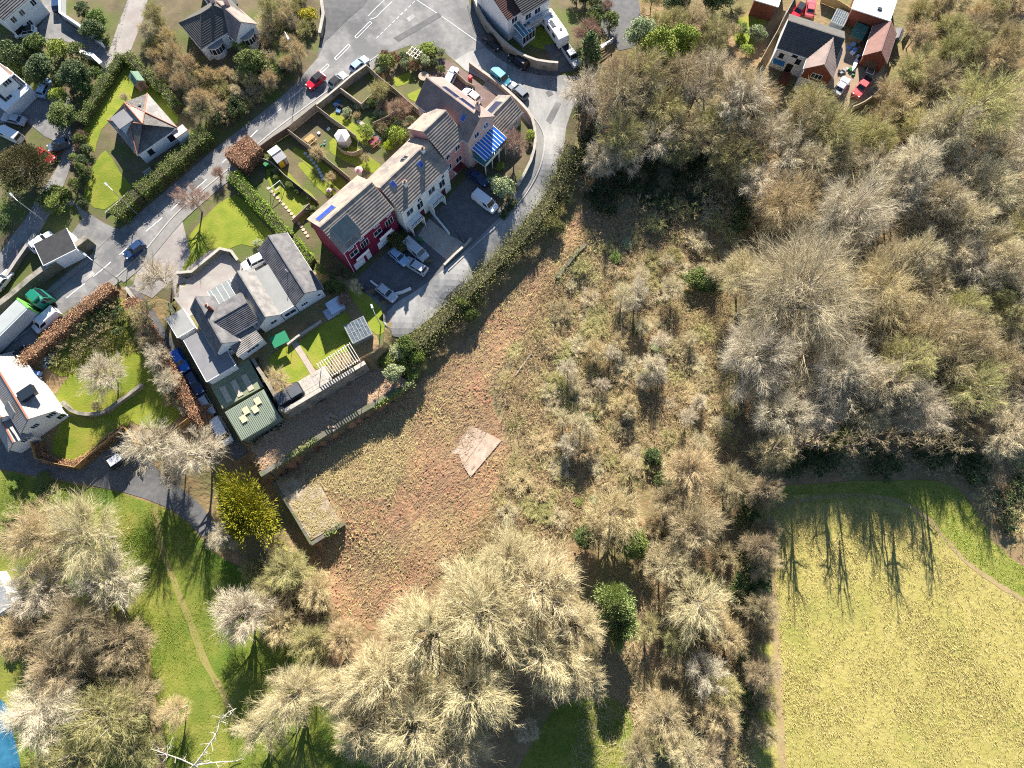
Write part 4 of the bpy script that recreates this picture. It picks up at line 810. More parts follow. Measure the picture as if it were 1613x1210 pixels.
wall([(103,-10),(103,30),(130,48),(166,76)], 1.6, .35, M_white, 'white boundary wall around the courtyard', M_upvc, 'white_wall')
wall([(133,90),(152,95),(166,108)], 1.4, .6, M_white, 'short white wall at the courtyard gate', M_upvc, 'white_wall')
wall([(744,-5),(752,22),(766,48),(790,75),(815,95),(845,108),(878,112)], 2.3, .35, M_stone, 'curved boundary wall of the white corner house', M_cope, 'boundary_wall', sm=2)
wall([(740,104),(765,122),(792,142),(822,170),(838,192),(843,225),(836,258),(815,298)], 1.1, .4, M_stone, 'stone wall curving round the pink house plot', M_cope, 'boundary_wall', sm=2)
wall([(700,420),(716,404),(736,386),(742,378)], .7, .3, M_stone, 'low wall in front of the concrete drive', M_cope)
wall([(708,370),(690,348),(678,334)], .9, .2, M_white, 'thin white wall between two forecourts', None, 'white_wall')
wall([(282,434),(306,432),(350,396),(368,400),(378,414)], 1.1, .4, M_stone_d, 'dark wall edging the gravelled driveway', M_cope)
wall([(202,456),(218,478),(238,512)], .9, .4, M_stone, 'pale stone wall at the top of lower lane', M_cope)
wall([(102,634),(116,648),(140,654),(168,650),(188,636),(208,622),(228,607)], .9, .6, M_stone, 'curved dry stone wall across the lower garden', None, 'dry_stone_wall', sm=2, jit=.12)
wall([(60,372),(30,415),(0,458),(-30,500)], .9, .5, M_stone, 'stone wall along the side road under street lamp', M_cope)
wall([(168,337),(190,318),(206,302)], .5, .18, M_concrete, 'low pale garden wall below the sunny lawn', None, 'garden_wall')
wall([(455,545),(470,533),(508,508)], .8, .25, M_stone, 'low garden wall under the slate bungalow windows', M_cope)
wall([(585,445),(600,456),(620,466),(648,456)], .9, .25, M_white, 'curved white wall at the crimson house forecourt', None, 'white_wall', sm=2)
wall([(632,385),(650,400),(668,414),(682,412)], 1.0, .3, M_stone_d, 'dark garden wall beside the silver van', None)
wall([(1338,176),(1356,168),(1378,150),(1384,128)], 1.6, .2, M_wood, 'curved pale timber fence around the gravel yard', None, 'timber_wall', cat='fence', sm=2)
wall([(506,60),(512,30),(508,0)], 1.3, .5, M_stone, 'stone wall end at the side street corner', M_cope)
# fences
fence([(414,240),(436,224),(458,210)], 1.8, M_wood_d, 'dark rear garden fence beside main road, behind the grey shed')
fence([(458,210),(480,192),(502,174)], 1.9, M_wood, 'pale rear fence of the toy-strewn garden by main road')
wall([(502,174),(520,160),(537,146),(558,128),(580,112)], 1.7, .25, M_stone, 'rear garden wall behind two parked silver cars', M_cope, 'garden_wall')
fence([(458,213),(480,230),(505,248),(530,268),(553,287)], 1.7, M_wood, 'pale garden fence left of the white canopy')
fence([(502,176),(525,194),(548,210),(563,222)], 1.7, M_wood, 'garden fence beside the bright narrow lawn')
wall([(537,146),(556,160),(572,172)], 1.6, .2, M_wood, 'timber screen at top of the shrubby garden', None, 'timber_wall', cat='fence')
fence([(572,172),(584,160),(596,150)], 1.5, M_wood, 'short timber fence crossing the shrubby garden')
fence([(578,110),(600,130),(625,150),(645,168),(664,184)], 1.6, M_wood, 'timber fence behind the pink house garden')
fence([(397,243),(412,254),(432,262),(452,282),(475,300),(502,322)], 1.4, M_wood, 'timber fence between lawn with swing and bright lawn')
fence([(463,352),(478,338),(490,326)], 1.2, M_wood, 'low picket fence by crimson house back door')
fence([(716,118),(735,136),(748,142)], 1.3, M_wood, 'open timber fence between the two parking yards')
fence([(57,692),(65,724),(95,732),(126,738)], 1.8, M_wood_o, 'orange timber fence along the footpath, left run')
fence([(127,738),(150,718),(175,698),(202,676)], 1.8, M_wood_o, 'orange timber fence climbing away from footpath')
fence([(203,676),(215,694),(227,714)], 1.6, M_wood_o, 'timber fence beside the tree by footpath bend')
fence([(272,686),(286,674),(302,662)], 1.6, M_wood_o, 'timber fence under the trees near the white van')
fence([(1192,108),(1205,84),(1220,58),(1233,30)], 1.7, M_wood, 'timber fence left of the brick gable house')
fence([(1232,34),(1244,12),(1252,-6)], 1.6, mat('blue_grey_fence', (.30,.36,.40), rough=.7), 'blue-grey fence beside the red cars at top')
fence([(1292,4),(1316,14),(1340,30),(1362,40),(1392,54)], 1.9, M_wood_o, 'orange timber fence behind the glasshouse')
fence([(590,200),(612,190),(628,178)], 1.3, M_wood, 'low timber fence by the round garden tree')
fence([(1420,66),(1432,42),(1446,12)], 1.3, M_wood_d, 'dark fence right of the pale sheet roof')
fence([(534,236),(544,244),(560,246),(572,240)], 1.2, M_wood, 'curved picket fence under the white canopy', sm=2, bay=1.2)
# ---------------------------------------------------------------- pergola and garden things
pr = empty('pergola', PG(530,580), 0, 'white timber pergola on top of the retaining wall', 'pergola'); pz_ = ZU + 2.3; o = pr.location.copy()
def pp(a, b, z): x, y = P(a, b, z); return Vector((x, y, z)) - o
r0, r1, f0, f1 = pp(500,575,pz_), pp(551,542,pz_), pp(516,596,pz_), pp(566,567,pz_)
M_perg = mat('pale_timber', (.62,.57,.50), (.52,.47,.41), 2, .8)
for a, b in ((r0, r1), (f0, f1)):
    MB().obox(a-Vector((0,0,.14)), b-a, Vector((-(b-a).y, (b-a).x, 0)).normalized()*.1, (0,0,.14)).build('beam', M_perg, pr)
    for k in range(4): q = a+(b-a)*(k/3*.98+.01); MB().box(q.x-.06,q.x+.06,q.y-.06,q.y+.06,ZU-o.z-.1,q.z-.14).build('post', M_perg, pr)
for k in range(15):
    a = r0+(r1-r0)*(k/14); b = f0+(f1-f0)*(k/14); d = (b-a); n = (r1-r0).normalized()*.09
    MB().obox(a-d*.08+Vector((0,0,.004)), d*1.16, n, (0,0,.15)).build('rafter', M_perg, pr)
def block(name, px, size, rzpx, m, label, cat, parts=(), z=None, group=None):
    x, y, zz = PG(*px); q = PG(px[0]+rzpx[0], px[1]+rzpx[1]); a = math.atan2(q[1]-y, q[0]-x)
    rt = empty(name, (x, y, zz if z is None else z), a, label, cat, group); return rt
def bevel_box(w_, d_, h_, c=.1, z0=0):
    mb = MB(); pts = [(-w_/2+c,-d_/2),(w_/2-c,-d_/2),(w_/2,-d_/2+c),(w_/2,d_/2-c),(w_/2-c,d_/2),(-w_/2+c,d_/2),(-w_/2,d_/2-c),(-w_/2,-d_/2+c)]
    mb.prism(pts, z0, z0+h_-c*.6); mb.prism([(x*.93, y*.93) for x, y in pts], z0+h_-c*.6, z0+h_); return mb
rt = block('swim_spa', (457,623), 0, (20,-12), None, 'dark covered swim spa in the garden corner above the retaining wall', 'hot tub', z=ZU)
bevel_box(4.6, 2.4, 1.0, .2).build('shell', M_dark, rt)
for k in (-1, 1): bevel_box(2.15, 2.1, .16, .15, 1.003).build('cover', mat('charcoal_cover', (.075,.08,.09), (.10,.105,.115), 1), rt).location.x = k*1.1
rt = block('paved_terrace', (494,601), 0, (20,-12), None, 'pale paved terrace beside the swim spa', 'terrace', z=ZU)
for i in range(8):
    for j in range(4): MB().box(i*.72-2.9, i*.72-2.2, j*.72-1.44, j*.72-.74, .02, .06+.012*((i*3+j*5)%3)).build('paving_slab', M_cope, rt)
band('garden_path', [(461,536),(478,562),(496,592)], 1.0, mat('gravel_path', (.40,.33,.27), (.33,.27,.22), 1.5, .95), .09, 'pinkish path splitting the bungalow lawns')
rt = block('green_canopy', (447,541), 0, (20,-10), None, 'small green fabric canopy by the bungalow door', 'canopy')
V = [(-1.4,-1.0,2.1),(1.4,-1.0,2.1),(1.4,1.0,2.3),(-1.4,1.0,2.3),(-1.4,-1.0,2.06),(1.4,-1.0,2.06),(1.4,1.0,2.26),(-1.4,1.0,2.26)]
MB().add(V, [(0,1,2,3),(7,6,5,4),(0,4,5,1),(1,5,6,2),(2,6,7,3),(3,7,4,0)]).build('fabric', mat('green_fabric', (.02,.19,.09), rough=.8), rt)
for x, y in ((-1.3,-.9),(1.3,-.9),(1.3,.9),(-1.3,.9)): MB().tube((x,y,0),(x,y,2.1),.03,.03,6).build('pole', M_alu, rt)
rt = block('hot_tub', (530,484), 0, (20,-12), None, 'pale blue covered hot tub behind the slate bungalow', 'hot tub', z=ZU)
bevel_box(2.6, 2.4, .9, .2).build('shell', mat('tub_shell', (.3,.34,.4), rough=.5), rt); bevel_box(2.7, 2.5, .14, .2, .903).build('cover', mat('tub_cover', (.50,.58,.66), rough=.6), rt)
rt = block('low_decking', (522,492), 0, (20,-12), None, 'pale decking step beside the hot tub', 'decking', z=ZU)
for i in range(8): MB().box(-1.2, 1.2, i*.24-1, i*.24-.8, 0, .2).build('board', mat('pale_deck', (.45,.50,.56), rough=.7), rt)
# white hexagonal canopy
rt = block('garden_gazebo', (543,225), 0, (1,0), None, 'white hexagonal garden gazebo with curtain sides', 'gazebo')
hx = [(1.45*math.cos(k*math.pi/3), 1.45*math.sin(k*math.pi/3)) for k in range(6)]
MB().add([(x,y,2.2) for x,y in hx]+[(0,0,2.75)]+[(x,y,2.05) for x,y in hx], [(k,(k+1)%6,6) for k in range(6)]+[(k,k+7,(k+1)%6+7,(k+1)%6) for k in range(6)]).build('roof', mat('white_canvas', (.55,.53,.50), rough=.8), rt)
for x, y in hx: MB().tube((x*.95,y*.95,0),(x*.95,y*.95,2.15),.05,.05,6).build('post', M_wood, rt)
for k in range(6): a, b = hx[k], hx[(k+1)%6]; MB().add([(a[0]*.94,a[1]*.94,.1),(b[0]*.94,b[1]*.94,.1),(b[0]*.94,b[1]*.94,2.0),(a[0]*.94,a[1]*.94,2.0)],[(0,1,2,3)]).build('curtain', mat('grey_canvas', (.42,.40,.36), rough=.9), rt)
def parasol(px, m, label, r=1.2, h_=2.2):
    rt = block('parasol', px, 0, (1,0), None, label, 'parasol'); n = 8
    MB().add([(r*math.cos(k*math.pi/4), r*math.sin(k*math.pi/4), h_) for k in range(n)]+[(0,0,h_+.45)], [(k,(k+1)%n,n) for k in range(n)]).build('canopy', m, rt); MB().tube((0,0,0),(0,0,h_+.5),.03,.03,6).build('pole', M_alu, rt); MB().tube((0,0,0),(0,0,.1),.3,.28,10).build('base', M_dark, rt)
parasol((569,278), mat('pink_fabric', (.62,.24,.27), (.66,.45,.42), 1.5, .8), 'pink parasol behind the crimson and cream houses', .75)
parasol((523,310), mat('pale_pink_fabric', (.62,.34,.36), (.6,.5,.48), 1.5, .8), 'small pale pink parasol by crimson house back wall', .5)
rt = block('swing_seat', (438,300), 0, (10,-8), None, 'white garden swing on the shaded lawn', 'swing')
for s_ in (-1, 1):
    for k in (-.6, .6): MB().tube((s_*1.2,k,0),(s_*1.2,0,1.9),.05,.05,6).build('leg', M_upvc, rt)
MB().tube((-1.3,0,1.9),(1.3,0,1.9),.06,.06,6).build('top_bar', M_upvc, rt); MB().box(-.5,.5,-.2,.2,.5,.56).build('seat', M_wood, rt)
rt = block('garden_trampoline', (668,100+24), 0, (1,0), None, 'round brown garden table in the corner shrubbery', 'table'); rt.name = 'garden_table'
MB().tube((0,0,.68),(0,0,.75),1.0,1.0,16).build('table_top', M_wood, rt)
for k in range(4): a = k*math.pi/2+.7; MB().tube((.6*math.cos(a),.6*math.sin(a),0),(.6*math.cos(a),.6*math.sin(a),.68),.05,.05,6).build('leg', M_wood, rt)
rt = block('garden_arch', (655,96), 0, (10,6), None, 'white slatted garden arch among corner shrubs', 'garden arch')
for x in (-1,1):
    for y in (-.8,.8): MB().box(x*1-.05,x*1+.05,y-.05,y+.05,0,2.1).build('post', M_perg, rt)
for y in (-.8,0,.8): MB().box(-1.3,1.3,y-.06,y+.06,2.1,2.2).build('beam', M_perg, rt)
for i in range(4): MB().box(-1.0+i*.66-.06,-1.0+i*.66+.06,-1.1,1.1,2.203,2.29).build('slat', M_perg, rt)
# stepping stones and slab paths (parts of one path each)
for pa, pb, n, lb in (((481,242),(508,282),9,'pale stepping stones curving down the shaded lawn'),((423,297),(484,372),16,'tan paved stepping path beside the laurel hedge')):
    a = PG(*pa); rt = empty('stepping_stones', a, 0, lb, 'stepping stones')
    for k in range(n):
        t = k/(n-1); x, y, z = PG(pa[0]+(pb[0]-pa[0])*t+4*math.sin(t*3), pa[1]+(pb[1]-pa[1])*t); g = random.Random(k).uniform(0,.5)
        mb = MB(); mb.prism([(x-a[0]+.36*math.cos(g+j*math.pi/3), y-a[1]+.33*math.sin(g+j*math.pi/3)) for j in range(6)], z-a[2], z-a[2]+.09); mb.build('stone', mat('step_stone', (.48,.50,.52), (.40,.42,.44), 2) if n == 9 else mat('tan_stone', (.50,.37,.27), (.44,.32,.23), 2), rt)
band('garden_path', [(563,190),(585,206),(600,222)], .7, M_concrete, .07, 'narrow concrete path in the shrubby garden')
# clutter: toys, bins, tables
def bench_table(px, m, label, d=(10,-8)):
    rt = block('picnic_table', px, 0, d, None, label, 'picnic table')
    MB().box(-.9,.9,-.38,.38,.7,.76).build('table_top', m, rt)
    for s_ in (-1,1): MB().box(-.9,.9,s_*.72-.14,s_*.72+.14,.42,.47).build('seat', m, rt)
    for x in (-.65,.65):
        MB().box(x-.05,x+.05,-.85,.85,.36,.415).build('bearer', m, rt)
        for s_ in (-1,1): MB().tube((x,s_*.8,0),(x,s_*.2,.7),.05,.05,4).build('leg', m, rt)
bench_table((490,222), M_wood_o, 'orange play table among toys in the brown garden')
bench_table((604,274), M_wood, 'wooden garden table behind the pink terrace')
bench_table((590,226), mat('maroon_paint', (.22,.04,.05), rough=.7), 'maroon planter bench near the yellow-green bush')
def bin_(px, m, label, s_=1.0, group=None):
    rt = block('wheelie_bin', px, 0, (10,-8), None, label, 'bin', group=group)
    mb = MB(); a, b = .24*s_, .30*s_; mb.add([(-a,-a,0),(a,-a,0),(a,a,0),(-a,a,0),(-b,-b,.95*s_),(b,-b,.95*s_),(b,b,.95*s_),(-b,b,.95*s_)], [(3,2,1,0),(4,5,6,7),(0,1,5,4),(1,2,6,5),(2,3,7,6),(3,0,4,7)]); mb.build('body', m, rt)
    MB().box(-b-.03,b+.03,-b-.05,b+.05,.952*s_,1.02*s_).build('lid', m, rt)
    for x in (-1,1): MB().tube((x*.2*s_,b*.9,.1),(x*.26*s_,b*.9,.1),.1,.1,8).build('wheel', M_dark, rt)
M_bing = mat('bin_green', (.02,.16,.05), rough=.5); M_binb = mat('bin_blue', (.05,.13,.26), rough=.5); M_binr = mat('bin_red', (.55,.02,.05), rough=.5); M_bink = mat('bin_black', (.03,.03,.035), rough=.5)
bin_((663,381), M_bing, 'green bin beside the silver van'); bin_((650,368), M_binr, 'red tub by cream house garage'); bin_((422,264), M_bing, 'green compost bin in the dark garden corner', 1.2)
bin_((633,361), M_bink, 'black bin between crimson and cream houses'); bin_((741,126), M_binr, 'bright red box by the yard fence'); bin_((66,612), M_bing, 'green water butt behind the slate-hung house')
for k, (x, y) in enumerate(((86,648),(80,656),(92,642),(72,664))): bin_((x+6,y+8), M_binb, ['blue-grey bin second from the top of slate-hung house bin row','blue-grey bin third down the slate-hung house bin row','blue-grey bin topmost of the slate-hung house bin row','blue-grey bin lowest of the slate-hung house bin row'][k], 1.1, 'bins in a row beside the slate-hung house')
def heap(name, px, n, r_, cols, label, cat, seed=1, s_=.5):
    rt = block(name, px, 0, (1,0), None, label, cat); rn = random.Random(seed)
    for k in range(n):
        x, y = rn.uniform(-r_, r_), rn.uniform(-r_, r_); a = rn.uniform(0,3); w_, d_, h_ = (rn.uniform(.4,1.1)*s_*2 for _ in range(3)); u = Vector((math.cos(a)*w_, math.sin(a)*w_, rn.uniform(-.1,.1))); v = Vector((-math.sin(a)*d_, math.cos(a)*d_, rn.uniform(-.1,.1)))
        MB().obox((x,y,-.05), u, v, (rn.uniform(-.1,.1),rn.uniform(-.1,.1),h_*.7)).build('item', cols[k%len(cols)], rt)
M_tarp = mat('blue_tarp', (.04,.16,.5), (.3,.42,.62), 1.5, .5); M_junk = mat('grey_junk', (.30,.31,.32), (.18,.19,.2), 2, .8)
heap('junk_heap', (64,582), 11, 1.8, [M_junk, M_tarp, M_junk, M_binb], 'heap of grey and blue junk behind the copper hedge', 'junk heap', 2)
heap('tarpaulin_heap', (1343,80), 5, .9, [M_tarp, M_tarp, M_upvc], 'crumpled blue and white tarpaulin in the gravel yard', 'tarpaulin', 3)
heap('toy_heap', (538,168), 8, 1.3, [M_binb, M_bink, M_tarp], 'dark blue toys piled in the garden corner', 'toys', 4, .4)
heap('toy_heap', (500,218), 6, 2.0, [M_upvc, M_binb, M_bing], 'scattered toys around the orange play table', 'toys', 5, .25)
heap('rubble_heap', (525,668), 14, 1.2, [M_wood, mat('pale_brick', (.5,.3,.22), (.4,.24,.18), 3), M_wood_o], 'heap of broken planks below the retaining wall', 'rubble heap', 6, .35)
heap('garden_clutter', (1332,108), 9, 1.6, [M_junk, M_bink, M_bing, M_upvc], 'row of clutter along the brick gable house', 'clutter', 7, .4)
heap('garden_clutter', (1352,92), 6, .9, [M_wood_o, M_upvc, M_bink], 'orange timber and boxes before the garage', 'clutter', 8, .35)
heap('garden_clutter', (575,528), 6, .9, [M_tarp, M_upvc, M_wood], 'pots and boxes seen beside the greenhouse', 'clutter', 9, .25)
# white boat-shaped dinghy and ladder frame in the yard
rt = block('rowing_boat', (1346,102), 0, (5,-12), None, 'slim white boat lying in the gravel yard', 'boat'); sec = []
for i in range(9):
    t = i/8*2-1; w_ = .34*max(0, 1-abs(t)**2.2)+.01; sec.append((t*2.0, w_))
V = []; [V.extend([(x,-w_,.45),(x,-w_*.6,.08),(x,w_*.6,.08),(x,w_,.45)]) for x, w_ in sec]
MB().add(V, [(4*i+k,4*i+4+k,4*i+5+k,4*i+1+k)[::-1] for i in range(8) for k in range(3)]+[(4*i,4*i+3,4*i+7,4*i+4) for i in range(8)]).build('hull', M_upvc, rt)
rt = block('trailer_frame', (1371,110), 0, (6,-14), None, 'white metal trailer frame beside the red car', 'trailer')
for a, b in (((-1.4,-.7,.5),(1.4,-.7,.5)),((-1.4,.7,.5),(1.4,.7,.5)),((-1.4,-.7,.5),(-1.4,.7,.5)),((0,-.7,.5),(0,.7,.5)),((1.4,-.7,.5),(2.4,0,.5)),((1.4,.7,.5),(2.4,0,.5)),((1.4,-.7,.5),(1.4,.7,.5))): MB().tube(a, b, .07, .07, 6).build('bar', M_upvc, rt)
for s_ in (-1,1): MB().tube((-.3,s_*.8,.32),(-.3,s_*.98,.32),.32,.32,12).build('wheel', M_dark, rt)
# swimming-pool-like metal steps, table set
rt = block('gate', (724,376), 0, (8,10), None, 'dark metal gate at the concrete drive', 'gate')
MB().box(-1.4,1.4,-.03,.03,1.1,1.16).build('rail', M_dark, rt); MB().box(-1.4,1.4,-.03,.03,.1,.16).build('rail', M_dark, rt)
for k in range(11): MB().box(-1.4+k*.28-.015,-1.4+k*.28+.015,-.015,.015,.16,1.1).build('bar', M_dark, rt)
rt = block('field_gate', (950,76), 0, (9,-5), None, 'white wooden gate at the top of the wood', 'gate')
for k in range(4): MB().box(-2.0,2.0,-.04,.04,.2+k*.3,.34+k*.3).build('bar', M_upvc, rt)
for x in (-2.05,2.05): MB().box(x-.08,x+.08,-.08,.08,-.2,1.4).build('post', M_upvc, rt)
# ---------------------------------------------------------------- street lamps
def lamp(px, h_, arm, label):
    x, y, z = PG(*px); q = PG(px[0]+arm[0], px[1]+arm[1]); d = Vector((q[0]-x, q[1]-y, 0)).normalized(); rt = empty('street_lamp', (x, y, z), 0, label, 'street lamp')
    MB().tube((0,0,0),(0,0,1.2),.1,.09,8).build('base', M_steel, rt); MB().tube((0,0,1.2),(0,0,h_),.07,.05,8).build('column', M_steel, rt)
    e = d*1.3+Vector((0,0,h_+.15)); MB().tube((0,0,h_),e,.04,.04,6).build('bracket_arm', M_steel, rt)
    n = Vector((-d.y,d.x,0)); MB().obox(e-n*.16-d*.1-Vector((0,0,.09)), d*.75, n*.32, (0,0,.16)).build('lantern', M_alu, rt)
lamp((470,101), 8.2, (5,10), 'street lamp over main road by the bay-window bungalow')
lamp((216,337), 8.0, (-8,-8), 'street lamp rising from the long clipped hedge')
lamp((67,346), 6.5, (-10,-10), 'street lamp on the side road bend')
lamp((187,441), 8.0, (-10,-8), 'street lamp at the top of the lower lane')
lamp((600,513), 5.2, (-3,-8), 'street lamp on grass at the end of close')
lamp((760,30), 6.0, (-5,6), 'street lamp by the white corner house wall')
# ---------------------------------------------------------------- vehicles
def fixn(o):
    bm = bmesh.new(); bm.from_mesh(o.data); bmesh.ops.recalc_face_normals(bm, faces=bm.faces[:]); bm.to_mesh(o.data); bm.free()
def paint(nm, c, r=.28): return mat('paint_'+nm, c, rough=r, spec=.5)
M_tyre = mat('tyre', (.015,.015,.016), rough=.85); M_rim = mat('alloy', (.45,.46,.47), rough=.35, metal=.7); M_cglass = mat('car_glass', (.012,.016,.022), rough=.05, spec=.7)
M_lampg = mat('headlamp', (.7,.72,.75), rough=.15, spec=.6); M_taill = mat('tail_lamp', (.35,.01,.01), rough=.25)
TYPES = {  # L, W, H, belt, hood z, screen base x, roof front x, roof rear x, rear base x
 'hatch': (4.1,1.76,1.48,.93,.88,.85,.15,-1.5,-1.9), 'estate': (4.6,1.8,1.5,.95,.9,1.0,.25,-1.85,-2.2), 'saloon': (4.5,1.8,1.42,.93,.88,.95,.2,-1.1,-1.75),
 'suv': (4.5,1.88,1.72,1.08,1.02,1.0,.4,-1.75,-2.12), 'van': (5.1,1.98,2.05,1.15,1.1,1.75,1.05,-2.4,-2.5), 'smallvan': (4.4,1.82,1.82,1.08,1.0,1.3,.65,-2.05,-2.15), 'pickup': (5.1,1.88,1.75,1.08,1.02,1.15,.55,-.75,-1.0)}
def car(px, hd, typ, pm, label, roof=None, group=None, name=None, sc=1.0):
    L, W, H, bz, hz, xs, xf, xr, xb = TYPES[typ]; x, y, z = PG(px[0], px[1], .8); q = PG(px[0]+hd[0], px[1]+hd[1], .8); a = math.atan2(q[1]-y, q[0]-x)
    nm = name or {'van':'van','smallvan':'van','pickup':'pickup_truck'}.get(typ, 'car'); rt = empty(nm, (x, y, z+.07), a, label, {'van':'van','pickup_truck':'pickup'}.get(nm, 'car'), group); rt.scale = (sc,)*3
    h2 = W/2; st = [(L/2,.78,.42,.62),(L/2-.12,.92,.3,hz*.86),(L/2-.5,.99,.24,hz*.95),(xs,1.0,.22,bz),(0,1.0,.22,bz+.02),(xb+.1,1.0,.24,bz+.02),(-L/2+.3,.98,.26,bz-.0 if typ != 'saloon' else bz-.03),(-L/2+.06,.93,.3,bz-.06),(-L/2,.84,.42,bz-.25)]
    V = []; 
    for sx, ws, z0, z1 in st:
        w_ = h2*ws; V += [(sx,-w_*.94,z0),(sx,-w_,(z0+z1)*.5),(sx,-w_*.98,z1-.1),(sx,-w_*.88,z1),(sx,0,z1+.03),(sx,w_*.88,z1),(sx,w_*.98,z1-.1),(sx,w_,(z0+z1)*.5),(sx,w_*.94,z0)]
    n = 9; Fc = [(n*i+k, n*i+k+1, n*i+n+k+1, n*i+n+k) for i in range(len(st)-1) for k in range(n-1)] + [tuple(range(n))[::-1], tuple(range(n*(len(st)-1), n*len(st)))] + [(n*i+n-1, n*i, n*i+n, n*i+2*n-1) for i in range(len(st)-1)]
    body = MB().add(V, Fc).build('body', pm, rt); fixn(body)
    b, t = h2*.88, h2*.74
    if typ in ('van','smallvan'): t = h2*.84; b = h2*.95
    zb = bz-.04; 
    def lv(xa, ya, za): return Vector((xa, ya, za))
    c = {'fl':(lv(xs,b,zb), lv(xf,t,H-.05)), 'fr':(lv(xs,-b,zb), lv(xf,-t,H-.05)), 'rl':(lv(xb,b,zb), lv(xr,t,H-.05)), 'rr':(lv(xb,-b,zb), lv(xr,-t,H-.05))}
    top = [c['fl'][1], c['fr'][1], c['rr'][1], c['rl'][1]]; low = [c['fl'][0], c['fr'][0], c['rr'][0], c['rl'][0]]
    crown = [Vector((p.x*.97 + (xf+xr)/2*.03, p.y*.9, H)) for p in top]
    MB().add(low+top, [(0,4,5,1)[::-1],(1,5,6,2)[::-1],(2,6,7,3)[::-1],(3,7,4,0)[::-1]]).build('cabin', pm, rt)
    MB().add(top+crown, [(0,3,2,1)[::-1] and (4,7,6,5)[::-1]] + [(0,1,5,4)[::-1],(1,2,6,5)[::-1],(2,3,7,6)[::-1],(3,0,4,7)[::-1]]).build('roof', roof or pm, rt); fixn(rt.children[-1])
    def plate(q, nmx, ins=(.06,.06,.12,.1), of=.015):
        # q: bottom-left, bottom-right, top-right, top-left
        bl, br, tr, tl = q; e = lambda a_, b_, f: a_+(b_-a_)*f
        L0, L1 = e(bl,tl,ins[2]), e(bl,tl,1-ins[3]); R0, R1 = e(br,tr,ins[2]), e(br,tr,1-ins[3])
        p = [e(L0,R0,ins[0]), e(L0,R0,1-ins[1]), e(L1,R1,1-ins[1]), e(L1,R1,ins[0])]; nn = (p[1]-p[0]).cross(p[3]-p[0]).normalized(); cc = sum(p, Vector())/4
        if nn.dot(cc - Vector(((xs+xb)/2, 0, bz))) < 0: nn = -nn
        MB().add([k+nn*of for k in p]+[k-nn*.01 for k in p], [(0,1,2,3),(0,4,5,1),(1,5,6,2),(2,6,7,3),(3,7,4,0)]).build(nmx, M_cglass, rt)
    plate((c['fl'][0],c['fr'][0],c['fr'][1],c['fl'][1]), 'windscreen'); plate((c['rl'][0],c['rr'][0],c['rr'][1],c['rl'][1]), 'rear_window', (.1,.1,.25,.12))
    for sd_, (f_, r_) in (('l',('fl','rl')), ('r',('fr','rr'))):
        if typ in ('van','smallvan'): mid = [c[f_][k]+(c[r_][k]-c[f_][k])*.33 for k in (0,1)]; plate((c[f_][0],mid[0],mid[1],c[f_][1]), 'side_window', (.08,.05,.2,.14))
        else:
            mid = [c[f_][k]+(c[r_][k]-c[f_][k])*.5 for k in (0,1)]; plate((c[f_][0],mid[0],mid[1],c[f_][1]), 'side_window', (.1,.03,.16,.12)); plate((mid[0],c[r_][0],c[r_][1],mid[1]), 'side_window', (.03,.12,.16,.12))
    if typ == 'pickup': MB().box(-L/2+.12,xb-.05,-h2*.8,h2*.8,bz+.035,bz+.05).build('load_bed', M_dark, rt)
    rw = .33 if typ not in ('suv','pickup','van') else .37
    for wx in (L/2-.82, -L/2+.8):
        for s_ in (-1,1):
            wl = MB().tube((wx,s_*(h2-.2),rw-.04),(wx,s_*(h2+.01),rw-.04),rw,rw,14).build('wheel', M_tyre, rt); MB().tube((wx,s_*(h2+.011),rw-.04),(wx,s_*(h2+.02),rw-.04),rw*.62,rw*.6,10).build('rim', M_rim, wl)
    for s_ in (-1,1):
        MB().obox((L/2-.3,s_*h2*.62-.14,hz*.78),(.22,0,-.02),(0,.28,0),(0,0,.13)).build('headlight', M_lampg, rt)
        MB().obox((-L/2-.005,s_*h2*.72-.1,bz-.22),(.1,0,0),(0,.2,0),(0,0,.16)).build('tail_light', M_taill, rt)
        MB().obox((xs-.28,s_*(h2*.98)-(.0 if s_ > 0 else .18),bz-.02),(.1,0,0),(0,.18,0),(0,0,.13)).build('mirror', pm, rt)
    if roof == 'bars': pass
    return rt
W_, SI, LB, NB, BK, RD, DG, TE, BL = paint('white',(.72,.72,.71)), paint('silver',(.42,.44,.46)), paint('light_blue',(.28,.42,.58)), paint('navy',(.02,.045,.11)), paint('black',(.012,.013,.016)), paint('red',(.50,.012,.03)), paint('grey',(.10,.12,.14)), paint('teal',(.07,.26,.33)), paint('blue',(.012,.13,.55))
rd = (10,-8.6)   # direction of the main road in the picture
car((497,127), (-10,8.6), 'hatch', RD, 'red hatchback with black roof driving on main road', BK)
car((532,126), rd, 'hatch', SI, 'silver hatchback parked behind the garden wall on main road', BK)
car((566,101), rd, 'hatch', LB, 'light blue hatchback parked nearest the road junction')
car((211,393), (-10,8.6), 'hatch', NB, 'navy hatchback on main road by the bare roadside tree')
car((73,505), (-10,8.6), 'van', W_, 'white van passing the green lorry on main road')
car((27,562), rd, 'saloon', BK, 'black car behind the lorry under the copper hedge')
car((2,578), rd, 'hatch', NB, 'dark blue car at the left edge of main road')
car((70,138), (6,-14), 'hatch', LB, 'pale blue hatchback beside the brown-roofed house', None)
car((21,187), (-12,-3), 'saloon', SI, 'silver saloon at the left edge below the brown-roofed house')
car((16,212), (-14,-7), 'van', W_, 'white van parked beside the dark rounded conifer')
car((70,245), (10,6), 'hatch', RD, 'red car peeping from under the dark rounded conifer')
car((92,228), (-10,4), 'hatch', DG, 'dark grey car shaded by the side road trees')
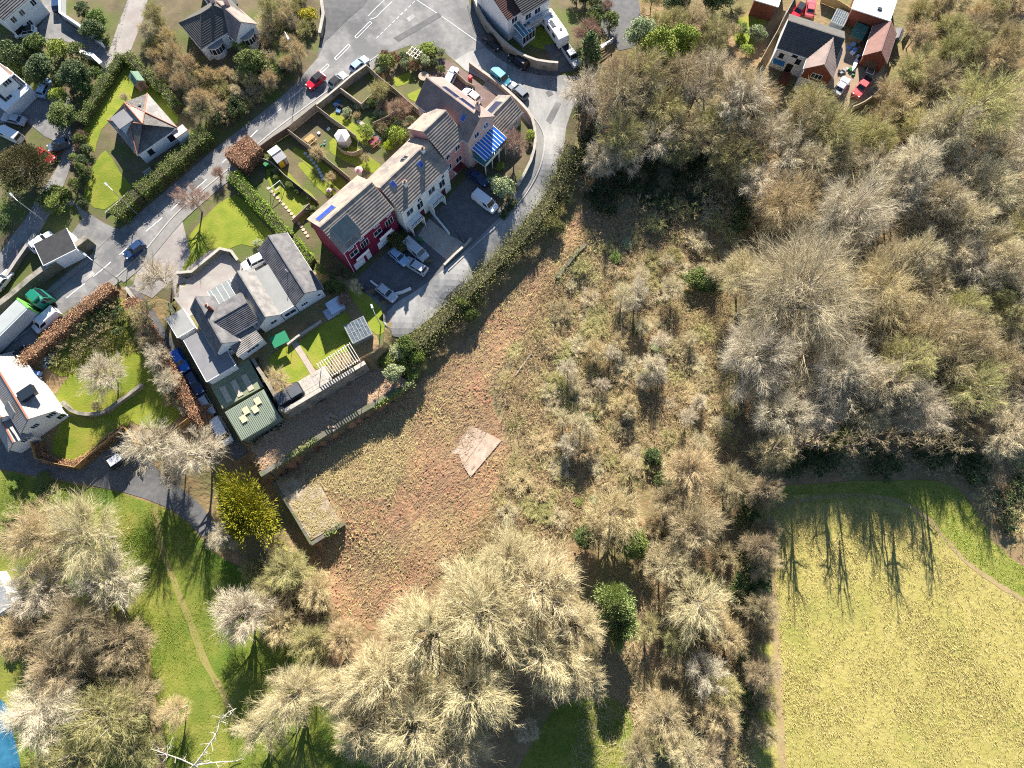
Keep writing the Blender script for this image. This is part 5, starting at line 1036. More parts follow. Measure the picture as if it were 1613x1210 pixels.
car((90,4), (0,-12), 'hatch', NB, 'navy car at the top edge of the courtyard')
car((40,50), (-12,2), 'hatch', W_, 'white car with dark roof by the white house garage', BK)
car((66,381), (12,-10), 'suv', W_, 'white car parked behind the flat-roofed garage')
car((92,402), (12,-10), 'van', SI, 'long silver van between the garage and stone wall')
car((4,441), (8,-12), 'hatch', W_, 'white car at the left edge on side road')
car((776,66), (10,8), 'hatch', BK, 'black hatchback under the curved boundary wall, upper one')
car((817,95), (-10,-8), 'suv', BK, 'black car with red tail lamp below the curved wall')
car((789,122), (10,9), 'smallvan', TE, 'teal small van parked beside the pink house yard')
car((816,143), (-10,-9), 'estate', DG, 'blue-grey estate car at the mouth of close')
car((900,88), (8,14), 'pickup', SI, 'silver pickup in the drive below the motorhome')
car((710,121), (7,-14), 'estate', SI, 'silver estate car in the brown parking yard')
car((743,150), (-12,-10), 'hatch', W_, 'white car beside the pink house chimney')
car((753,279), (12,9), 'saloon', NB, 'dark car in the shade under blue conservatory')
car((628,404), (11,10), 'hatch', LB, 'blue-grey hatchback beside the olive hedge')
car((655,394), (11,10), 'van', SI, 'silver panel van in front of the crimson house')
car((655,419), (-12,-8), 'suv', SI, 'silver four-by-four parked in front of the silver van')
car((609,461), (11,9), 'hatch', SI, 'grey car in the shade at the end of close')
car((400,413), (-12,6), 'suv', W_, 'white car on the gravelled driveway')
car((284,568), (8,13), 'suv', BL, 'bright blue car at the top of the lane row')
car((307,603), (8,13), 'estate', NB, 'dark blue estate second in the lane row')
car((325,638), (8,13), 'hatch', SI, 'silver hatchback third in the lane row')
car((350,679), (8,13), 'van', W_, 'white van at the bottom of the lane row')
car((190,722), (12,-9), 'suv', BK, 'dark car with white roof under the tree by footpath', W_)
car((1326,135), (9,-13), 'saloon', SI, 'pale silver saloon in the gravel yard')
car((1358,137), (-9,12), 'pickup', paint('faded_red',(.55,.10,.10)), 'faded red pickup in the gravel yard')
car((1258,17), (-8,12), 'hatch', RD, 'red car with soft top behind the tiled roof', BK)
car((1277,11), (2,-13), 'saloon', paint('pinkish_red',(.55,.10,.11)), 'pinkish red car nosing in at the top edge')
v = car((764,318), (11,9), 'van', W_, 'white van with pink stripe in front of pink house')
MB().obox((-1.6,.995,1.2),(2.0,0,0),(0,.012,0),(0,0,.35)).build('pink_stripe', mat('magenta', (.55,.03,.25), rough=.5), v)
v['label'] = 'white van with pink stripe parked near the round evergreen'
# motorhome
x, y, z = PG(874,47,1.4); q = PG(884,62,1.4); a = math.atan2(q[1]-y, q[0]-x); rt = empty('motorhome', (x,y,z+.05), a, 'long white motorhome parked on the shaded front lawn', 'motorhome')
bd = MB(); pr_ = [(-3.7,.5),(-3.7,2.6),(-3.3,2.85),(2.2,2.85),(3.2,2.55),(3.5,1.9),(3.5,.5)]
V = [(a_,-1.12,b_) for a_, b_ in pr_]+[(a_,1.12,b_) for a_, b_ in pr_]; n = len(pr_)
o_ = bd.add(V, [tuple(range(n)), tuple(range(n,2*n))[::-1]]+[(i,n+i,n+(i+1)%n,(i+1)%n) for i in range(n)]).build('body', W_, rt); bm = bmesh.new(); bm.from_mesh(o_.data); bmesh.ops.recalc_face_normals(bm, faces=bm.faces[:]); bm.to_mesh(o_.data); bm.free()
for xx, yy in ((1.6,.3),(.2,-.4),(-1.8,.35),(-1.0,-.4)): MB().box(xx-.25,xx+.25,yy-.22,yy+.22,2.853,2.95).build('roof_hatch', M_dark, rt)
MB().box(-.9,.6,-.95,-.15,2.853,2.9).build('solar_panel', M_pv, rt)
for s_ in (-1,1):
    for xx in (-2.6,-.6,1.4): MB().box(xx-.5,xx+.5,s_*1.125-.012,s_*1.125+.012,1.5,2.2).build('side_window', M_cglass, rt)
    for xx in (-2.3,2.3): MB().tube((xx,s_*.95,.36),(xx,s_*1.14,.36),.36,.36,14).build('wheel', M_tyre, rt)
MB().box(-3.73,-3.7,-.7,.7,1.4,2.1).build('rear_window', M_cglass, rt)
# lorry: green cab, grey curtain trailer
x, y, z = PG(28,507,2.0); q = PG(38,498.4,2.0); a = math.atan2(q[1]-y, q[0]-x); rt = empty('lorry', (x,y,z+.05), a, 'articulated lorry with green cab and grey trailer on main road', 'lorry'); rt.scale = (1.1,1.1,1.1)
tr = MB().box(-8.6,2.9,-1.25,1.25,1.2,3.75).build('trailer', mat('curtain_grey', (.33,.36,.37), (.38,.41,.42), .8, .6), rt)
MB().box(-8.6,2.9,-1.0,1.0,3.753,3.8).build('trailer_roof', mat('trailer_roof', (.34,.36,.34), (.29,.31,.30), .6, .7), rt); MB().box(2.75,3.02,-1.28,1.28,1.1,3.85).build('headboard', mat('bright_green', (.16,.48,.08), rough=.5), rt)
MB().box(-8.6,6.0,-.5,.5,.75,1.15).build('chassis', M_dark, rt)
GC = paint('lorry_green', (.012,.16,.10)); cb = [(3.6,.6),(3.6,2.9),(3.9,3.1),(5.3,3.0),(5.8,2.2),(5.95,1.6),(5.95,.5)]; n = len(cb)
V = [(a_,-1.22,b_) for a_, b_ in cb]+[(a_,1.22,b_) for a_, b_ in cb]; o_ = MB().add(V, [tuple(range(n)), tuple(range(n,2*n))[::-1]]+[(i,n+i,n+(i+1)%n,(i+1)%n) for i in range(n)]).build('cab', GC, rt); bm = bmesh.new(); bm.from_mesh(o_.data); bmesh.ops.recalc_face_normals(bm, faces=bm.faces[:]); bm.to_mesh(o_.data); bm.free()
MB().obox((5.36,-1.05,2.98),(.45,0,-.74),(0,2.1,0),(.03,0,.02)).build('windscreen', M_cglass, rt); MB().obox((3.7,-.9,3.12),(1.2,0,.0),(0,1.8,0),(.3,0,.55)).build('wind_deflector', GC, rt); MB().box(4.1,4.9,-.4,.4,3.1,3.2).build('roof_hatch', M_cglass, rt)
for s_ in (-1,1):
    MB().box(4.5,5.4,s_*1.225-.012,s_*1.225+.012,1.9,2.7).build('side_window', M_cglass, rt); MB().box(5.5,5.7,s_*1.4-.12,s_*1.4+.12,2.0,2.6).build('mirror', M_dark, rt)
    for xx in (5.1,2.2,-5.6,-6.8,-8.0): MB().tube((xx,s_*.9,.5),(xx,s_*1.22,.5),.5,.5,14).build('wheel', M_tyre, rt)

wall([(922,387),(905,404),(876,440)], .7, .6, M_stone_d, 'mossy wall fragment in the shaded scrub', None, 'wall_fragment', jit=.12)
for a, b, lb in (((882,502),(842,548),'pale fallen log along the scrub edge'),((838,556),(812,592),'second pale fallen log below the first')):
    p, q = PG(*a), PG(*b); o = MB().tube((0,0,.25),(q[0]-p[0],q[1]-p[1],q[2]-p[2]+.25),.2,.13,8).build('fallen_log', M_wood); o.location = p; tag(o, lb, 'log')
# ---------------------------------------------------------------- vegetation
def norm(a): return a/np.maximum(np.linalg.norm(a, axis=-1, keepdims=True), 1e-9)
def ribbon(p0, p1, w0, w1, rg):
    d = norm(p1-p0); t = norm(np.cross(d, rg.normal(size=d.shape))); w0 = np.asarray(w0)[...,None]; w1 = np.asarray(w1)[...,None]
    return np.stack([p0-t*w0, p0+t*w0, p1+t*w1, p1-t*w1], 1)
def prism4(p0, p1, r0, r1, k=5):
    d = norm(p1-p0); a = norm(np.cross(d, np.array([.31,.77,.55]))); b = np.cross(d, a); V = []
    for q, r in ((p0, r0), (p1, r1)):
        for i in range(k): t = 2*math.pi*i/k; V.append(q+(a*math.cos(t)+b*math.sin(t))*np.asarray(r)[:,None])
    V = np.stack(V, 1); n = len(p0); Fc = []
    for i in range(k): Fc.append([i, (i+1)%k, k+(i+1)%k, k+i])
    return V.reshape(-1,3), (np.arange(n)[:,None,None]*2*k + np.array(Fc)[None]).reshape(-1,4)
class Tree: pass
def bare(seed, H, Rr, n1, n2, n3, n4, wood=.2, stem=.25, droop=.0, tw=.024, low=.3, multi=False, flat=1.0):
    """leafless tree: trunk and limbs as tubes, branchlets and twigs as thin blades"""
    rg = np.random.default_rng(seed); TP = []; TR = []
    q = np.array([0,0,0.]); 
    if not multi:
        lean = rg.normal(scale=.03, size=2)
        for i in range(4):
            e = q+np.array([lean[0]*H*.2+rg.normal()*.05, lean[1]*H*.2+rg.normal()*.05, H*stem*1.7/4]); TP.append((q, e)); TR.append((wood*(1-.17*i), wood*(1-.17*(i+1)))); q = e
    a1 = np.arange(n1)*2.399+rg.uniform(0,.7,n1); fr = (np.arange(n1)+.5)/n1; rad = np.sqrt(fr)*rg.uniform(.6,1.18,n1)
    tgt = np.stack([Rr*.82*rad*np.cos(a1), Rr*.82*rad*np.sin(a1), H*(.98-.42*rad**2*flat)*rg.uniform(.88,1.0,n1)], 1)
    st = np.stack([rg.normal(scale=.05,size=n1), rg.normal(scale=.05,size=n1), H*stem*rg.uniform(.75,1.65,n1) if not multi else np.zeros(n1)], 1)
    if multi: st[:,:2] = tgt[:,:2]*.1
    mid = st*.45+tgt*.55; mid[:,:2] *= rg.uniform(.75,1.0,(n1,1)); mid[:,2] -= H*.04*rad; mid += rg.normal(scale=Rr*.05,size=(n1,3))
    K = 7; ts = np.linspace(0,1,K)[:,None,None]; C = (1-ts)**2*st+2*ts*(1-ts)*mid+ts**2*tgt; C[1:-1] += rg.normal(scale=Rr*.018,size=C[1:-1].shape)
    r1 = wood*.7*rg.uniform(.6,1,n1)
    for k in range(K-1):
        for i in range(n1): TP.append((C[k,i], C[k+1,i])); TR.append((r1[i]*(1-.8*k/(K-1)), r1[i]*(1-.8*(k+1)/(K-1))))
    quads = []
    def children(P0, D0, L0, n, t_lo, spread, lf, upb):
        N = len(P0)*n; idx = np.repeat(np.arange(len(P0)), n); t = rg.uniform(t_lo, 1, N)
        return idx, t, N
    # second order
    i2 = np.repeat(np.arange(n1), n2); N = len(i2); t = 1-(1-low)*np.sqrt(rg.uniform(0,1,N)); f = t*(K-1); k = np.minimum(f.astype(int), K-2); ff = (f-k)[:,None]
    p = C[k,i2]*(1-ff)+C[k+1,i2]*ff; d = norm(C[k+1,i2]-C[k,i2]); out = norm(p*np.array([1,1,.35])-np.array([0,0,H*.25]))
    d2 = norm(d*.8+norm(rg.normal(size=(N,3)))*.62+out*.5+np.array([0,0,.12-droop])); L2 = Rr*.46*rg.uniform(.5,1.1,N)*(1.15-.55*t)
    m2 = p+d2*L2[:,None]*.5; d2b = norm(d2+rg.normal(scale=.15,size=(N,3))+np.array([0,0,.1-droop])); e2 = m2+d2b*L2[:,None]*.5
    w2 = np.full(N, wood*.12); quads += [ribbon(p, m2, w2, w2*.75, rg), ribbon(m2, e2, w2*.75, w2*.35, rg)]
    # third order
    i3 = np.repeat(np.arange(N), n3); M = len(i3); t = rg.uniform(.12,1.0,M)[:,None]
    p3 = np.where(t < .5, p[i3]+(m2[i3]-p[i3])*t*2, m2[i3]+(e2[i3]-m2[i3])*(t*2-1)); d3 = norm(np.where(t < .5, d2[i3], d2b[i3])*.7+norm(rg.normal(size=(M,3)))*.72+out[i3]*.3+np.array([0,0,.08-droop]))
    L3 = L2[i3]*.6*rg.uniform(.5,1.1,M); e3 = p3+d3*L3[:,None]; w3 = np.full(M, min(max(wood*.05, .009), .013)); quads.append(ribbon(p3, e3, w3, w3*.5, rg))
    V4 = np.concatenate(quads).reshape(-1,3); F4 = np.arange(len(V4)).reshape(-1,4)
    # twigs
    i4 = np.repeat(np.arange(M), n4); T = len(i4); t = rg.uniform(.1,1.0,T)[:,None]; p4 = p3[i4]+(e3[i4]-p3[i4])*t
    d4 = norm(d3[i4]*.85+norm(rg.normal(size=(T,3)))*.62+out[i3][i4]*.15+np.array([0,0,.06-droop])); L4 = L3[i4]*.85*rg.uniform(.45,1.25,T); e4 = p4+d4*L4[:,None]
    s = norm(np.cross(d4, rg.normal(size=(T,3))))*tw; V3 = np.stack([p4-s, p4+s, e4+s*.3, e4-s*.3], 1).reshape(-1,3)
    V = np.concatenate([V4, V3]); Fc = np.concatenate([F4, np.arange(len(V3)).reshape(-1,4)+len(V4)])
    o = Tree(); A = np.array([a for a, b in TP]); B = np.array([b for a, b in TP]); r = np.array(TR)
    o.wood = prism4(A, B, r[:,0], r[:,1]); o.twig = (V, Fc); o.R, o.H = Rr, H; return o
def leafy(seed, H, Rr, n, size, clumps=36, stem=.2, shape='round', inner=.5, spray=False):
    rg = np.random.default_rng(seed); o = Tree(); o.R, o.H = Rr, H
    a = rg.uniform(0,2*math.pi,clumps); zz = rg.uniform(0,1,clumps)
    if shape == 'cone': rr = (1-zz)**.8*Rr*.9; z = H*(.1+.9*zz)
    elif shape == 'column': rr = Rr*.75*np.sqrt(rg.uniform(.2,1,clumps))*(1-.5*zz**3); z = H*(.12+.82*zz)
    else: cz = rg.uniform(-.35,1,clumps); rr = Rr*.8*np.sqrt(np.maximum(0,1-cz**2))*rg.uniform(inner,1,clumps); z = H*(.5+.44*cz*rg.uniform(.7,1,clumps))
    c = np.stack([rr*np.cos(a), rr*np.sin(a), z], 1); cr = Rr*rg.uniform(.16,.36,clumps)
    i = rg.integers(0, clumps, n); v = norm(rg.normal(size=(n,3))); v[:,2] = np.abs(v[:,2])*1.0-.25
    P_ = c[i]+v*(cr[i]*rg.uniform(.55,1.05,n))[:,None]*np.array([1,1,.8]); P_[:,2] = np.maximum(P_[:,2], .05)
    o.leaf = (P_, size, seed, norm(P_-np.array([0,0,H*.35])+rg.normal(scale=Rr*.25,size=P_.shape)) if spray else None)
    A = [np.zeros(3)]; B = [np.array([0,0,H*.55])]; r0 = [Rr*.05+.04]; r1 = [Rr*.02+.02]
    for k in range(0, clumps, 2): A.append(np.array([0,0,H*stem+rg.uniform(0,.2)*H])); B.append(c[k]); r0.append(Rr*.02+.01); r1.append(.012)
    o.wood = prism4(np.array(A), np.array(B), np.array(r0), np.array(r1)); return o
M_tw_pale = mat('twig_pale', (.60,.51,.29), (.49,.41,.22), .5, .95, rnd=.10)
M_tw_grey = mat('twig_grey', (.67,.58,.41), (.54,.46,.315), .5, .95, rnd=.12)
M_tw_brown = mat('twig_brown', (.45,.365,.205), (.35,.28,.155), .5, .95, rnd=.18)
M_tw_olive = mat('twig_olive', (.47,.425,.18), (.36,.325,.13), .5, .95, rnd=.16)
M_tw_tan = mat('twig_tan', (.60,.475,.255), (.48,.37,.195), .5, .95, rnd=.12)
M_tw_fawn = mat('twig_fawn', (.63,.54,.335), (.50,.425,.255), .5, .95, rnd=.12)
M_tw_red = mat('twig_reddish', (.42,.275,.20), (.32,.21,.15), .5, .95, rnd=.12)
M_tw_white = mat('twig_white', (.62,.56,.46), (.52,.46,.37), .5, .95)
M_ivy = mat('ivy_leaf', (.06,.09,.025), (.105,.14,.04), .9, .6, rnd=.25)
M_green = M_green; M_shrub = mat('shrub_leaf', (.12,.16,.03), (.19,.225,.05), .9, .7, rnd=.25)
M_sage = mat('sage_leaf', (.28,.33,.15), (.36,.39,.2), .9, .75, rnd=.15)
M_gold = mat('golden_conifer', (.29,.265,.01), (.18,.18,.01), .8, .8, rnd=.05)
M_lime = mat('lime_leaf', (.30,.35,.04), (.22,.28,.04), .9, .7, rnd=.12)
M_cyp = mat('dark_conifer', (.10,.09,.03), (.14,.12,.045), .9, .8, rnd=.1)
M_pine = mat('pine_needle', (.36,.42,.15), (.28,.35,.11), .8, .8, rnd=.1)
M_brwn = mat('dead_leaf', (.22,.125,.06), (.28,.165,.08), .9, .9, rnd=.15)
M_yell = mat('yellow_flower', (.62,.45,.01), (.32,.34,.03), 1.2, .7)
M_dkpur = mat('dark_purple_leaf', (.045,.022,.03), (.07,.03,.035), 1, .7)
PROTO = {}
def proto(key, t, bark=M_bark):
    me = {}
    if hasattr(t, 'twig'): me['crown'] = npmesh('crown', t.twig[0], t.twig[1], None, obj=False)
    if hasattr(t, 'leaf'): me['crown'] = leaf_mesh('crown', t.leaf[0], t.leaf[1], None, t.leaf[2], obj=False, dirs=t.leaf[3], asp=.55 if t.leaf[3] is None else .22)
    me['trunk'] = npmesh('trunk', t.wood[0], t.wood[1], None, obj=False); PROTO[key] = (t, me)
for k in range(4): proto('dome%d'%k, bare(11+k, 9.5, 5.0, 22, 16, 7, 7, wood=.2, tw=.0095))
for k in range(4): proto('tall%d'%k, bare(31+k, 15.0, 5.4, 26, 17, 7, 7, wood=.26, tw=.010, stem=.3, flat=1.15))
for k in range(3): proto('open%d'%k, bare(51+k, 12.0, 5.4, 15, 15, 7, 6, wood=.24, tw=.0095, stem=.3))
proto('pole0', bare(61, 13.0, 2.6, 8, 6, 4, 2, wood=.2, tw=.012, stem=.42)); proto('pole1', bare(62, 14.0, 2.8, 7, 6, 4, 2, wood=.22, tw=.012, stem=.45))
proto('big0', bare(72, 19.0, 9.5, 20, 19, 9, 7, wood=.36, tw=.0105, stem=.22, flat=1.15)); proto('big1', bare(73, 18.0, 9.0, 18, 19, 9, 7, wood=.34, tw=.0105, stem=.25, flat=1.1))
proto('giant', bare(71, 21.0, 14.5, 26, 22, 8, 6, wood=.45, tw=.0105, stem=.2, flat=1.2, low=.25))
for k in range(3): proto('bush%d'%k, bare(81+k, 2.6, 2.4, 22, 10, 6, 6, wood=.05, tw=.009, multi=True))
for k in range(3): proto('leaf%d'%k, leafy(91+k, 3.0, 2.2, 3600, .105, 46))
for k in range(2): proto('ever%d'%k, leafy(101+k, 8.5, 3.6, 9000, .16, 90))
proto('spray0', leafy(121, 8.5, 3.6, 12000, .2, 130, spray=True, inner=.3)); proto('spray1', leafy(122, 8.5, 3.6, 12000, .2, 130, spray=True, inner=.3)); proto('cone', leafy(111, 7.0, 2.2, 5000, .13, 80, shape='cone')); proto('column', leafy(112, 7.0, 1.7, 4500, .13, 70, shape='column')); proto('big_ever', leafy(113, 9.0, 5.5, 20000, .2, 260, spray=True, inner=.6)); proto('ivy_tree', leafy(114, 11.0, 2.0, 6000, .15, 80, shape='column', stem=.1))
def pxm(px, py): a = P(px, py, 2); b = P(px+1, py, 2); return 1/(b[0]-a[0])
RN = random.Random(7)
def plant(key, px, py, rpx, m, label, cat='tree', name=None, group=None, hs=1.0, bark=None, up=.6, z=None, rot=None):
    t, me = PROTO[key]; s = rpx/pxm(px, py)/t.R; H = t.H*s*hs
    x, y, zz = PG(px, py, H*up)
    rt = empty(name or {'tree':'bare_tree','shrub':'shrub'}.get(cat, cat), (x, y, zz-.05), RN.uniform(0, 6.28) if rot is None else rot, label, cat, group); an = RN.uniform(.88, 1.14); rt.scale = (s*an, s/an, s*hs)
    for nm in ('trunk', 'crown'):
        o = bpy.data.objects.new('trunk' if nm == 'trunk' else 'crown', me[nm]); mm = (bark or (m if key.startswith('bush') else M_bark)) if nm == 'trunk' else m
        if not me[nm].materials: me[nm].materials.append(mm)
        o.material_slots[0].link = 'OBJECT'; o.material_slots[0].material = mm
        link(o, rt)
    return rt
def pick(pre, n): return '%s%d' % (pre, RN.randrange(n))
# ---- trees one can point at
T = plant
gt = leafy(131, 9.0, 5.0, 16000, .24, 150, spray=True, inner=.25); q = np.array(gt.leaf[0]); q[:,0] *= 1.45; q[:,1] *= .8; q[:,0] += .9*np.sin(q[:,1]*1.3); gt.leaf = (q, gt.leaf[1], gt.leaf[2], gt.leaf[3]); proto('golden', gt)
T('golden', 388, 802, 60, M_gold, 'large feathery golden conifer beside the broken concrete floor', 'tree', 'evergreen_tree', hs=.8, rot=R(-58))
T('giant', 1268, 455, 128, M_tw_fawn, 'huge pale bare tree right of the clearing', bark=mat('pale_bark', (.40,.35,.28), (.30,.26,.2), 1.5, .95))
for i, (x, y, r, m, lb) in enumerate(((1195,560,74,M_tw_grey,'large pale tree at the lower left of the huge pale tree'),(1345,330,76,M_tw_grey,'large pale tree above right of the huge pale tree'),(1390,455,74,M_tw_tan,'large tan-grey tree right of the huge pale tree'),(1330,590,72,M_tw_grey,'large pale tree below right of the huge pale tree'),(1235,655,62,M_tw_grey,'pale tree low below the huge pale tree'),(1180,430,56,M_tw_pale,'pale tree at the left flank of the huge pale tree'),(1240,320,62,M_tw_tan,'tan-grey tree above the huge pale tree'),(1480,520,66,M_tw_tan,'large tan tree in the middle of right-hand wood'),(1450,640,60,M_tw_grey,'large grey tree above the field top'),(1530,610,60,M_tw_olive,'large olive tree toward the right picture edge'))): T('big%d' % (i%2), x, y, r, m, lb, bark=MATS['pale_bark'])
for i, (x, y) in enumerate(((1232,742),(1250,735),(1262,748),(1282,738),(1305,745),(1330,735),(1336,748),(1362,738),(1384,746),(1402,735),(1430,742),(1452,736),(1466,748),(1488,742),(1506,750),(1218,752))): T('pole%d' % (i%2), x, y-45, 19+i%4*3, M_tw_brown, hs=1.25, label= 'slim tall tree %s along the field top edge' % ['leftmost but one','third','fourth','fifth','sixth','seventh','eighth','ninth','tenth','eleventh','twelfth','thirteenth','fourteenth','fifteenth','last at right','leftmost'][i], name='bare_tree', bark=mat('dark_bark', (.10,.075,.05), (.14,.11,.075), 2, .95))
for i, y in enumerate((800,850,905,960,1010,1065,1120,1170)): T(['open0','dome1','open2'][i%3], 1200+(i*7)%9, y-15, 24+i%3*4, M_tw_brown, 'brown tree %s from the top in the left field hedge line' % ['first','second','third','fourth','fifth','sixth','seventh','eighth'][i], name='bare_tree')
for i, (x, y, r) in enumerate(((1222,712,34),(1203,772,32),(1198,862,32),(1201,962,32),(1198,1062,30))): T('tall%d' % (i%4), x, y, r, M_tw_brown, 'tall brown tree %s down the left edge of field' % ['first','second','third','fourth','fifth'][i], hs=1.3)
for i, (x, y, r, lb) in enumerate(((760,965,88,'tallest pale bare tree in the lower centre grove'),(850,925,80,'pale bare tree at the right of lower centre grove'),(680,1000,84,'pale bare tree at the left of lower centre grove'),(605,1062,76,'pale spreading bare tree at grove left edge'),(742,1085,82,'pale bare tree in the middle of lower grove'),(858,1030,74,'pale bare tree over dark trunk shadows in grove'),(655,1140,80,'pale bare tree at the grove bottom'),(800,880,62,'pale bare tree at the top of lower grove'),(570,1150,60,'pale bare tree beside the bright grass at bottom'),(715,1185,66,'pale bare tree cut by the bottom edge'),(905,985,58,'pale bare tree at the far right of lower grove'),(912,1065,50,'pale bare tree right of the dark trunk shadows'),(545,1090,52,'pale bare tree left of the grove spreading edge'))): T('tall%d' % (i%4), x, y, r, M_tw_pale, lb, hs=.95)
for key, x, y, r, m, lb in (
 ('dome0',382,968,60,M_tw_grey,'rounded pale bare tree beside the worn park track'),('dome1',832,1150,24,M_tw_grey,'small round pale tree below the lower grove'),('dome2',1090,742,52,M_tw_tan,'round tan-grey tree above the woodland belt'),
 ('dome3',1152,762,40,M_tw_brown,'brown-grey tree beside the round tan tree'),('dome0',1092,832,56,M_tw_brown,'brown-grey domed tree left of the field corner'),('dome1',965,812,58,M_tw_tan,'tan bare tree above the green pines'),
 ('open0',1050,892,46,M_tw_pale,'pale branching tree right of the pines'),('open1',1100,952,62,M_tw_pale,'white-limbed spreading tree in the woodland belt'),('open2',1112,1062,44,M_tw_grey,'pale forked tree low in the woodland belt'),
 ('dome2',1048,1132,48,M_tw_brown,'brown tree low beside the green clearing'),('dome3',1130,1128,44,M_tw_tan,'tan tree near the field path bottom'),('open1',1085,1192,48,M_tw_pale,'pale tree cut by bottom edge near field'),('dome1',1152,1008,36,M_tw_tan,'tan tree beside the left field path'),
 ('big0',462,1095,68,M_tw_pale,'pale thin tree over green grass at bottom'),('dome3',452,898,46,M_tw_olive,'olive-brown tree beside the end wall'),('dome0',540,1005,40,M_tw_tan,'tan bushy tree below the cleared plot'),('open0',352,842,32,M_tw_grey,'grey tree beside the golden conifer'),
 ('open1',236,702,52,M_tw_grey,'bare tree over the footpath bend'),('open2',305,712,52,M_tw_grey,'bare tree beside the lane end and white van'),('dome1',275,742,34,M_tw_grey,'small bare tree below the footpath bend'),
 ('big0',55,850,72,M_tw_tan,'big tan-pink tree at the upper left of park'),('big1',128,842,78,M_tw_pale,'big pale tree beside the bright park grass'),('dome1',165,915,62,M_tw_grey,'grey-limbed tree over park grass edge'),('dome0',62,930,64,M_tw_grey,'grey tree near the edge shed'),('big0',120,985,70,M_tw_brown,'pinkish brown tree in the park thicket'),
 ('dome2',185,1015,54,M_tw_brown,'brown tree at the park thicket edge'),('big1',70,1120,76,M_tw_grey,'grey bare tree beside the blue pool'),('dome3',165,1130,72,M_tw_olive,'olive bare tree at the bottom left thicket'),('dome0',95,1050,64,M_tw_brown,'dark brown tree in the middle of bottom left thicket'),('dome1',190,1062,40,M_tw_brown,'brown tree along the broad earth track'),('dome1',110,1200,72,M_tw_olive,'olive tree cut by the bottom edge at left'),
 ('open0',275,1120,34,M_tw_tan,'thin tan tree over the park grass bottom'),
 ('dome3',212,1100,46,M_tw_brown,'brown tree overhanging the broad earth track'),('dome2',215,1180,46,M_tw_olive,'olive tree at the foot of the earth track'),('dome0',30,1000,50,M_tw_tan,'tan tree below the edge shed'),('dome1',500,930,40,M_tw_tan,'tan bushy tree under the cleared plot'),('dome2',440,985,38,M_tw_tan,'tan tree between round pale tree and cleared plot'),('dome3',490,1010,42,M_tw_olive,'olive tree left of the lower grove'),('dome0',420,925,34,M_tw_olive,'olive tree beside the round pale tree'),('open2',410,1150,48,M_tw_pale,'pale see-through tree right of the white dead branch'),
 ('open2',300,312,30,M_tw_red,'pinkish bare street tree on main road pavement'),('open0',245,432,38,M_tw_grey,'pale bare tree over the driveway mouth'),('dome0',343,272,13,M_tw_red,'small reddish tree on the road pavement'),('dome2',160,590,40,M_tw_grey,'bare apple tree on the upper lawn'),('open1',438,598,24,M_tw_tan,'small bare tree on the left bungalow lawn'),
 ('dome1',598,140,20,M_tw_olive,'bare garden tree behind the terrace'),('dome2',628,170,20,M_tw_red,'dark reddish bare tree in shrubby garden'),('open2',222,470+22,26,M_tw_olive,'olive bare tree at the copper hedge corner'),('dome0',230,532,22,M_tw_brown,'brown shrub tree inside the copper hedge'),('open0',245,560,26,M_tw_grey,'grey bare tree over lane-side copper hedge'),('open1',262,600,26,M_tw_grey,'pale bare tree low on lane-side copper hedge'),
 ('open2',560,452,14,M_tw_pale,'small pale tree before the crimson house'),('dome1',540,472,12,M_tw_red,'small pink-twigged bush by hot tub'),('open1',810,225,26,M_tw_red,'weeping reddish tree beside the conservatory'),('dome3',500,240,15,M_tw_tan,'tan bush tree behind the grey shed'),('dome2',520,278,10,M_tw_tan,'small brown tree on the shaded lawn edge'),
 ('dome0',925,50,26,M_tw_red,'pinkish brown tree right of the motorhome'),('open0',975,150,52,M_tw_brown,'brown bare tree overhanging the close'),('open1',1010,110,46,M_tw_olive,'olive bare tree below the white gate'),('open2',1170,150,52,M_tw_grey,'grey tree left of the brick gable house'),('open0',1280,160,40,M_tw_olive,'olive tree in front of the brick gable'),
 ('open1',1545,165,70,M_tw_olive,'leaning ivy-clad tree in the upper right wood'),('dome2',575,248,9,M_tw_brown,'tiny bush behind the cream house'),('dome1',150,640,10,M_tw_brown,'sapling over the curved dry stone wall'),('dome3',195,152,9,M_tw_pale,'small pale tree by the hipped bungalow')):
    T(key, x, y, r, m, lb)
